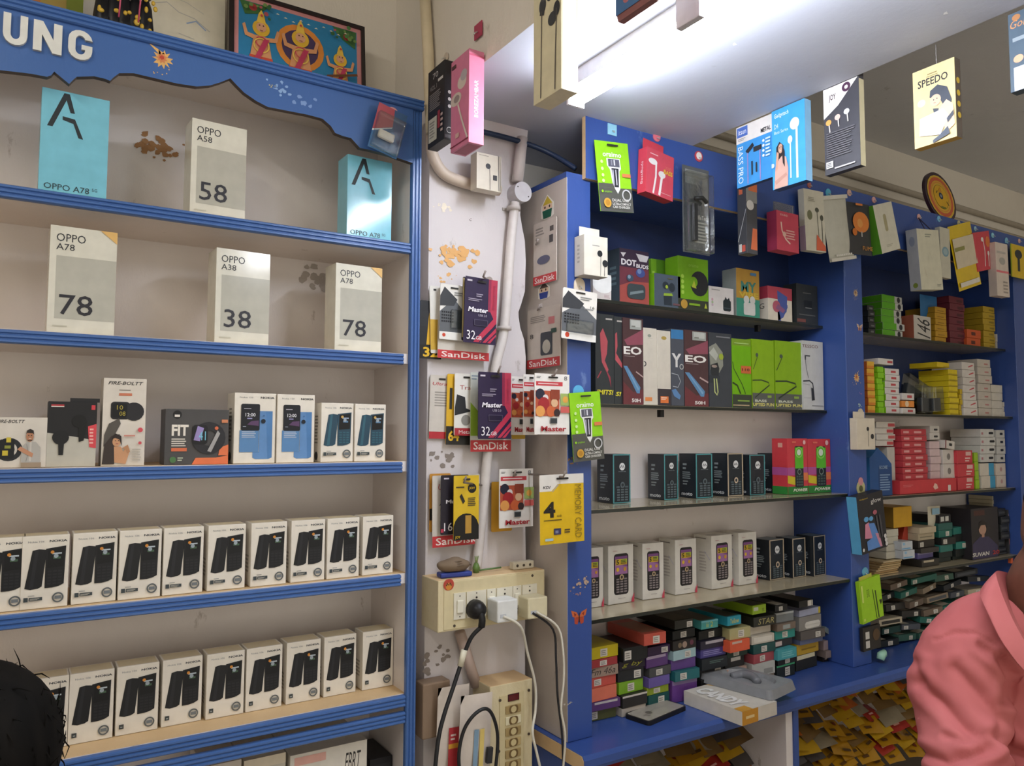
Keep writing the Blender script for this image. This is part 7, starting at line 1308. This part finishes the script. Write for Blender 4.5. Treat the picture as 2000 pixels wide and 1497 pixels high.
# collar: a folded band standing round the neck, fall outside and stand inside
def ribbon(rows, key, name, thick=.0022):
    mb = MB(); R_, C_ = len(rows), len(rows[0])
    for s in (0, 1):
        P = [Vector(p)+_fw*(thick*s) for r in rows for p in r]
        F = [(i*C_+j, i*C_+j+1, (i+1)*C_+j+1, (i+1)*C_+j) for i in range(R_-1) for j in range(C_-1)]
        mb.mesh(P, F, key, True)
    o = mb.build(name, man)
    sb_ = o.modifiers.new('sub', 'SUBSURF'); sb_.levels = sb_.render_levels = 2
    return o
top_ = [(1996, 1128, 1.27), (1965, 1118, 1.245), (1946, 1114, 1.20), (1944, 1124, 1.165), (1958, 1165, 1.14), (1975, 1205, 1.115), (1993, 1240, 1.10), (2018, 1280, 1.085)]
mid_ = [(1990, 1146, 1.285), (1955, 1132, 1.25), (1928, 1130, 1.20), (1922, 1146, 1.15), (1940, 1190, 1.125), (1958, 1228, 1.105), (1980, 1262, 1.09), (2010, 1298, 1.08)]
bot_ = [(1984, 1168, 1.285), (1945, 1152, 1.255), (1915, 1146, 1.205), (1914, 1164, 1.145), (1934, 1204, 1.12), (1950, 1244, 1.10), (1976, 1282, 1.085), (2012, 1326, 1.075)]
ribbon([[V(*p) for p in r] for r in (top_, mid_, bot_)], 'shirt', 'collar')
inn = [(p[0]+14, p[1]+12, p[2]+.02) for p in top_]; inn2 = [(p[0]+26, p[1]+52, p[2]+.03) for p in top_]
ribbon([[V(*p) for p in r] for r in (top_, inn, inn2)], 'shirt', 'collar_stand')
# ---- person at the lower left: dark hair seen from behind
lady = tag(empty('person', (0, 0, 0)), 'person with black hair seen from behind, in the lower left corner', 'person')
hz = .76; hc2 = V(-78, 1478, hz)
rings_mesh([([hc2-_U*.26, hc2-_U*.17, hc2-_U*.12, hc2-_U*.06, hc2, hc2+_U*.05, hc2+_U*.085], [(.058, .058), (.052, .055), (.058, .065), (.072, .08), (.078, .086), (.066, .074), (.03, .035)]),
            ([hc2-_U*.32-_R*.18, hc2-_U*.27-_R*.09, hc2-_U*.26, hc2-_U*.27+_R*.09, hc2-_U*.32+_R*.18], [.05, .06, .075, .06, .05])], 'skin', 'body', lady, .007, 5)
rings_mesh([([hc2-_U*.42-_R*.19, hc2-_U*.325-_R*.17, hc2-_U*.29, hc2-_U*.325+_R*.17, hc2-_U*.42+_R*.19], [.065, .07, .085, .07, .065]), ([hc2-_U*.30, hc2-_U*.45, hc2-_U*.62], [(.13, .10), (.17, .12), (.17, .12)])], '2a2c30:c', 'shirt', lady, .008, 4)
hm = MB(); R = random.Random(3)
hm.ball(tuple(hc2), (.089, .089, .092), 'hair', 28, 18)
hm.build('hair', lady)
hs = MB()
for k in range(240):
    a = R.uniform(-.5, math.pi*.75); t = R.uniform(0, 2*math.pi)
    dirv = (_R*math.cos(a)+_U*math.sin(a))*math.cos(t*.18-.2)+_fw*(-math.sin(R.uniform(-.9, .9)))
    dirv.normalize(); p = hc2+dirv*.086
    tang = (dirv.cross(_fw)+Vector((R.uniform(-.4, .4), R.uniform(-.4, .4), R.uniform(-.4, .4)))).normalized()*(1 if R.random() < .5 else -1)
    L_ = R.uniform(.010, .026)
    hs.tube([p, p+tang*L_*.5+dirv*R.uniform(.0, .004), p+tang*L_+dirv*R.uniform(-.004, .006)], [.0009, .0008, .0002], 'hair', 4, False)
hs.build('loose_strands', lady)
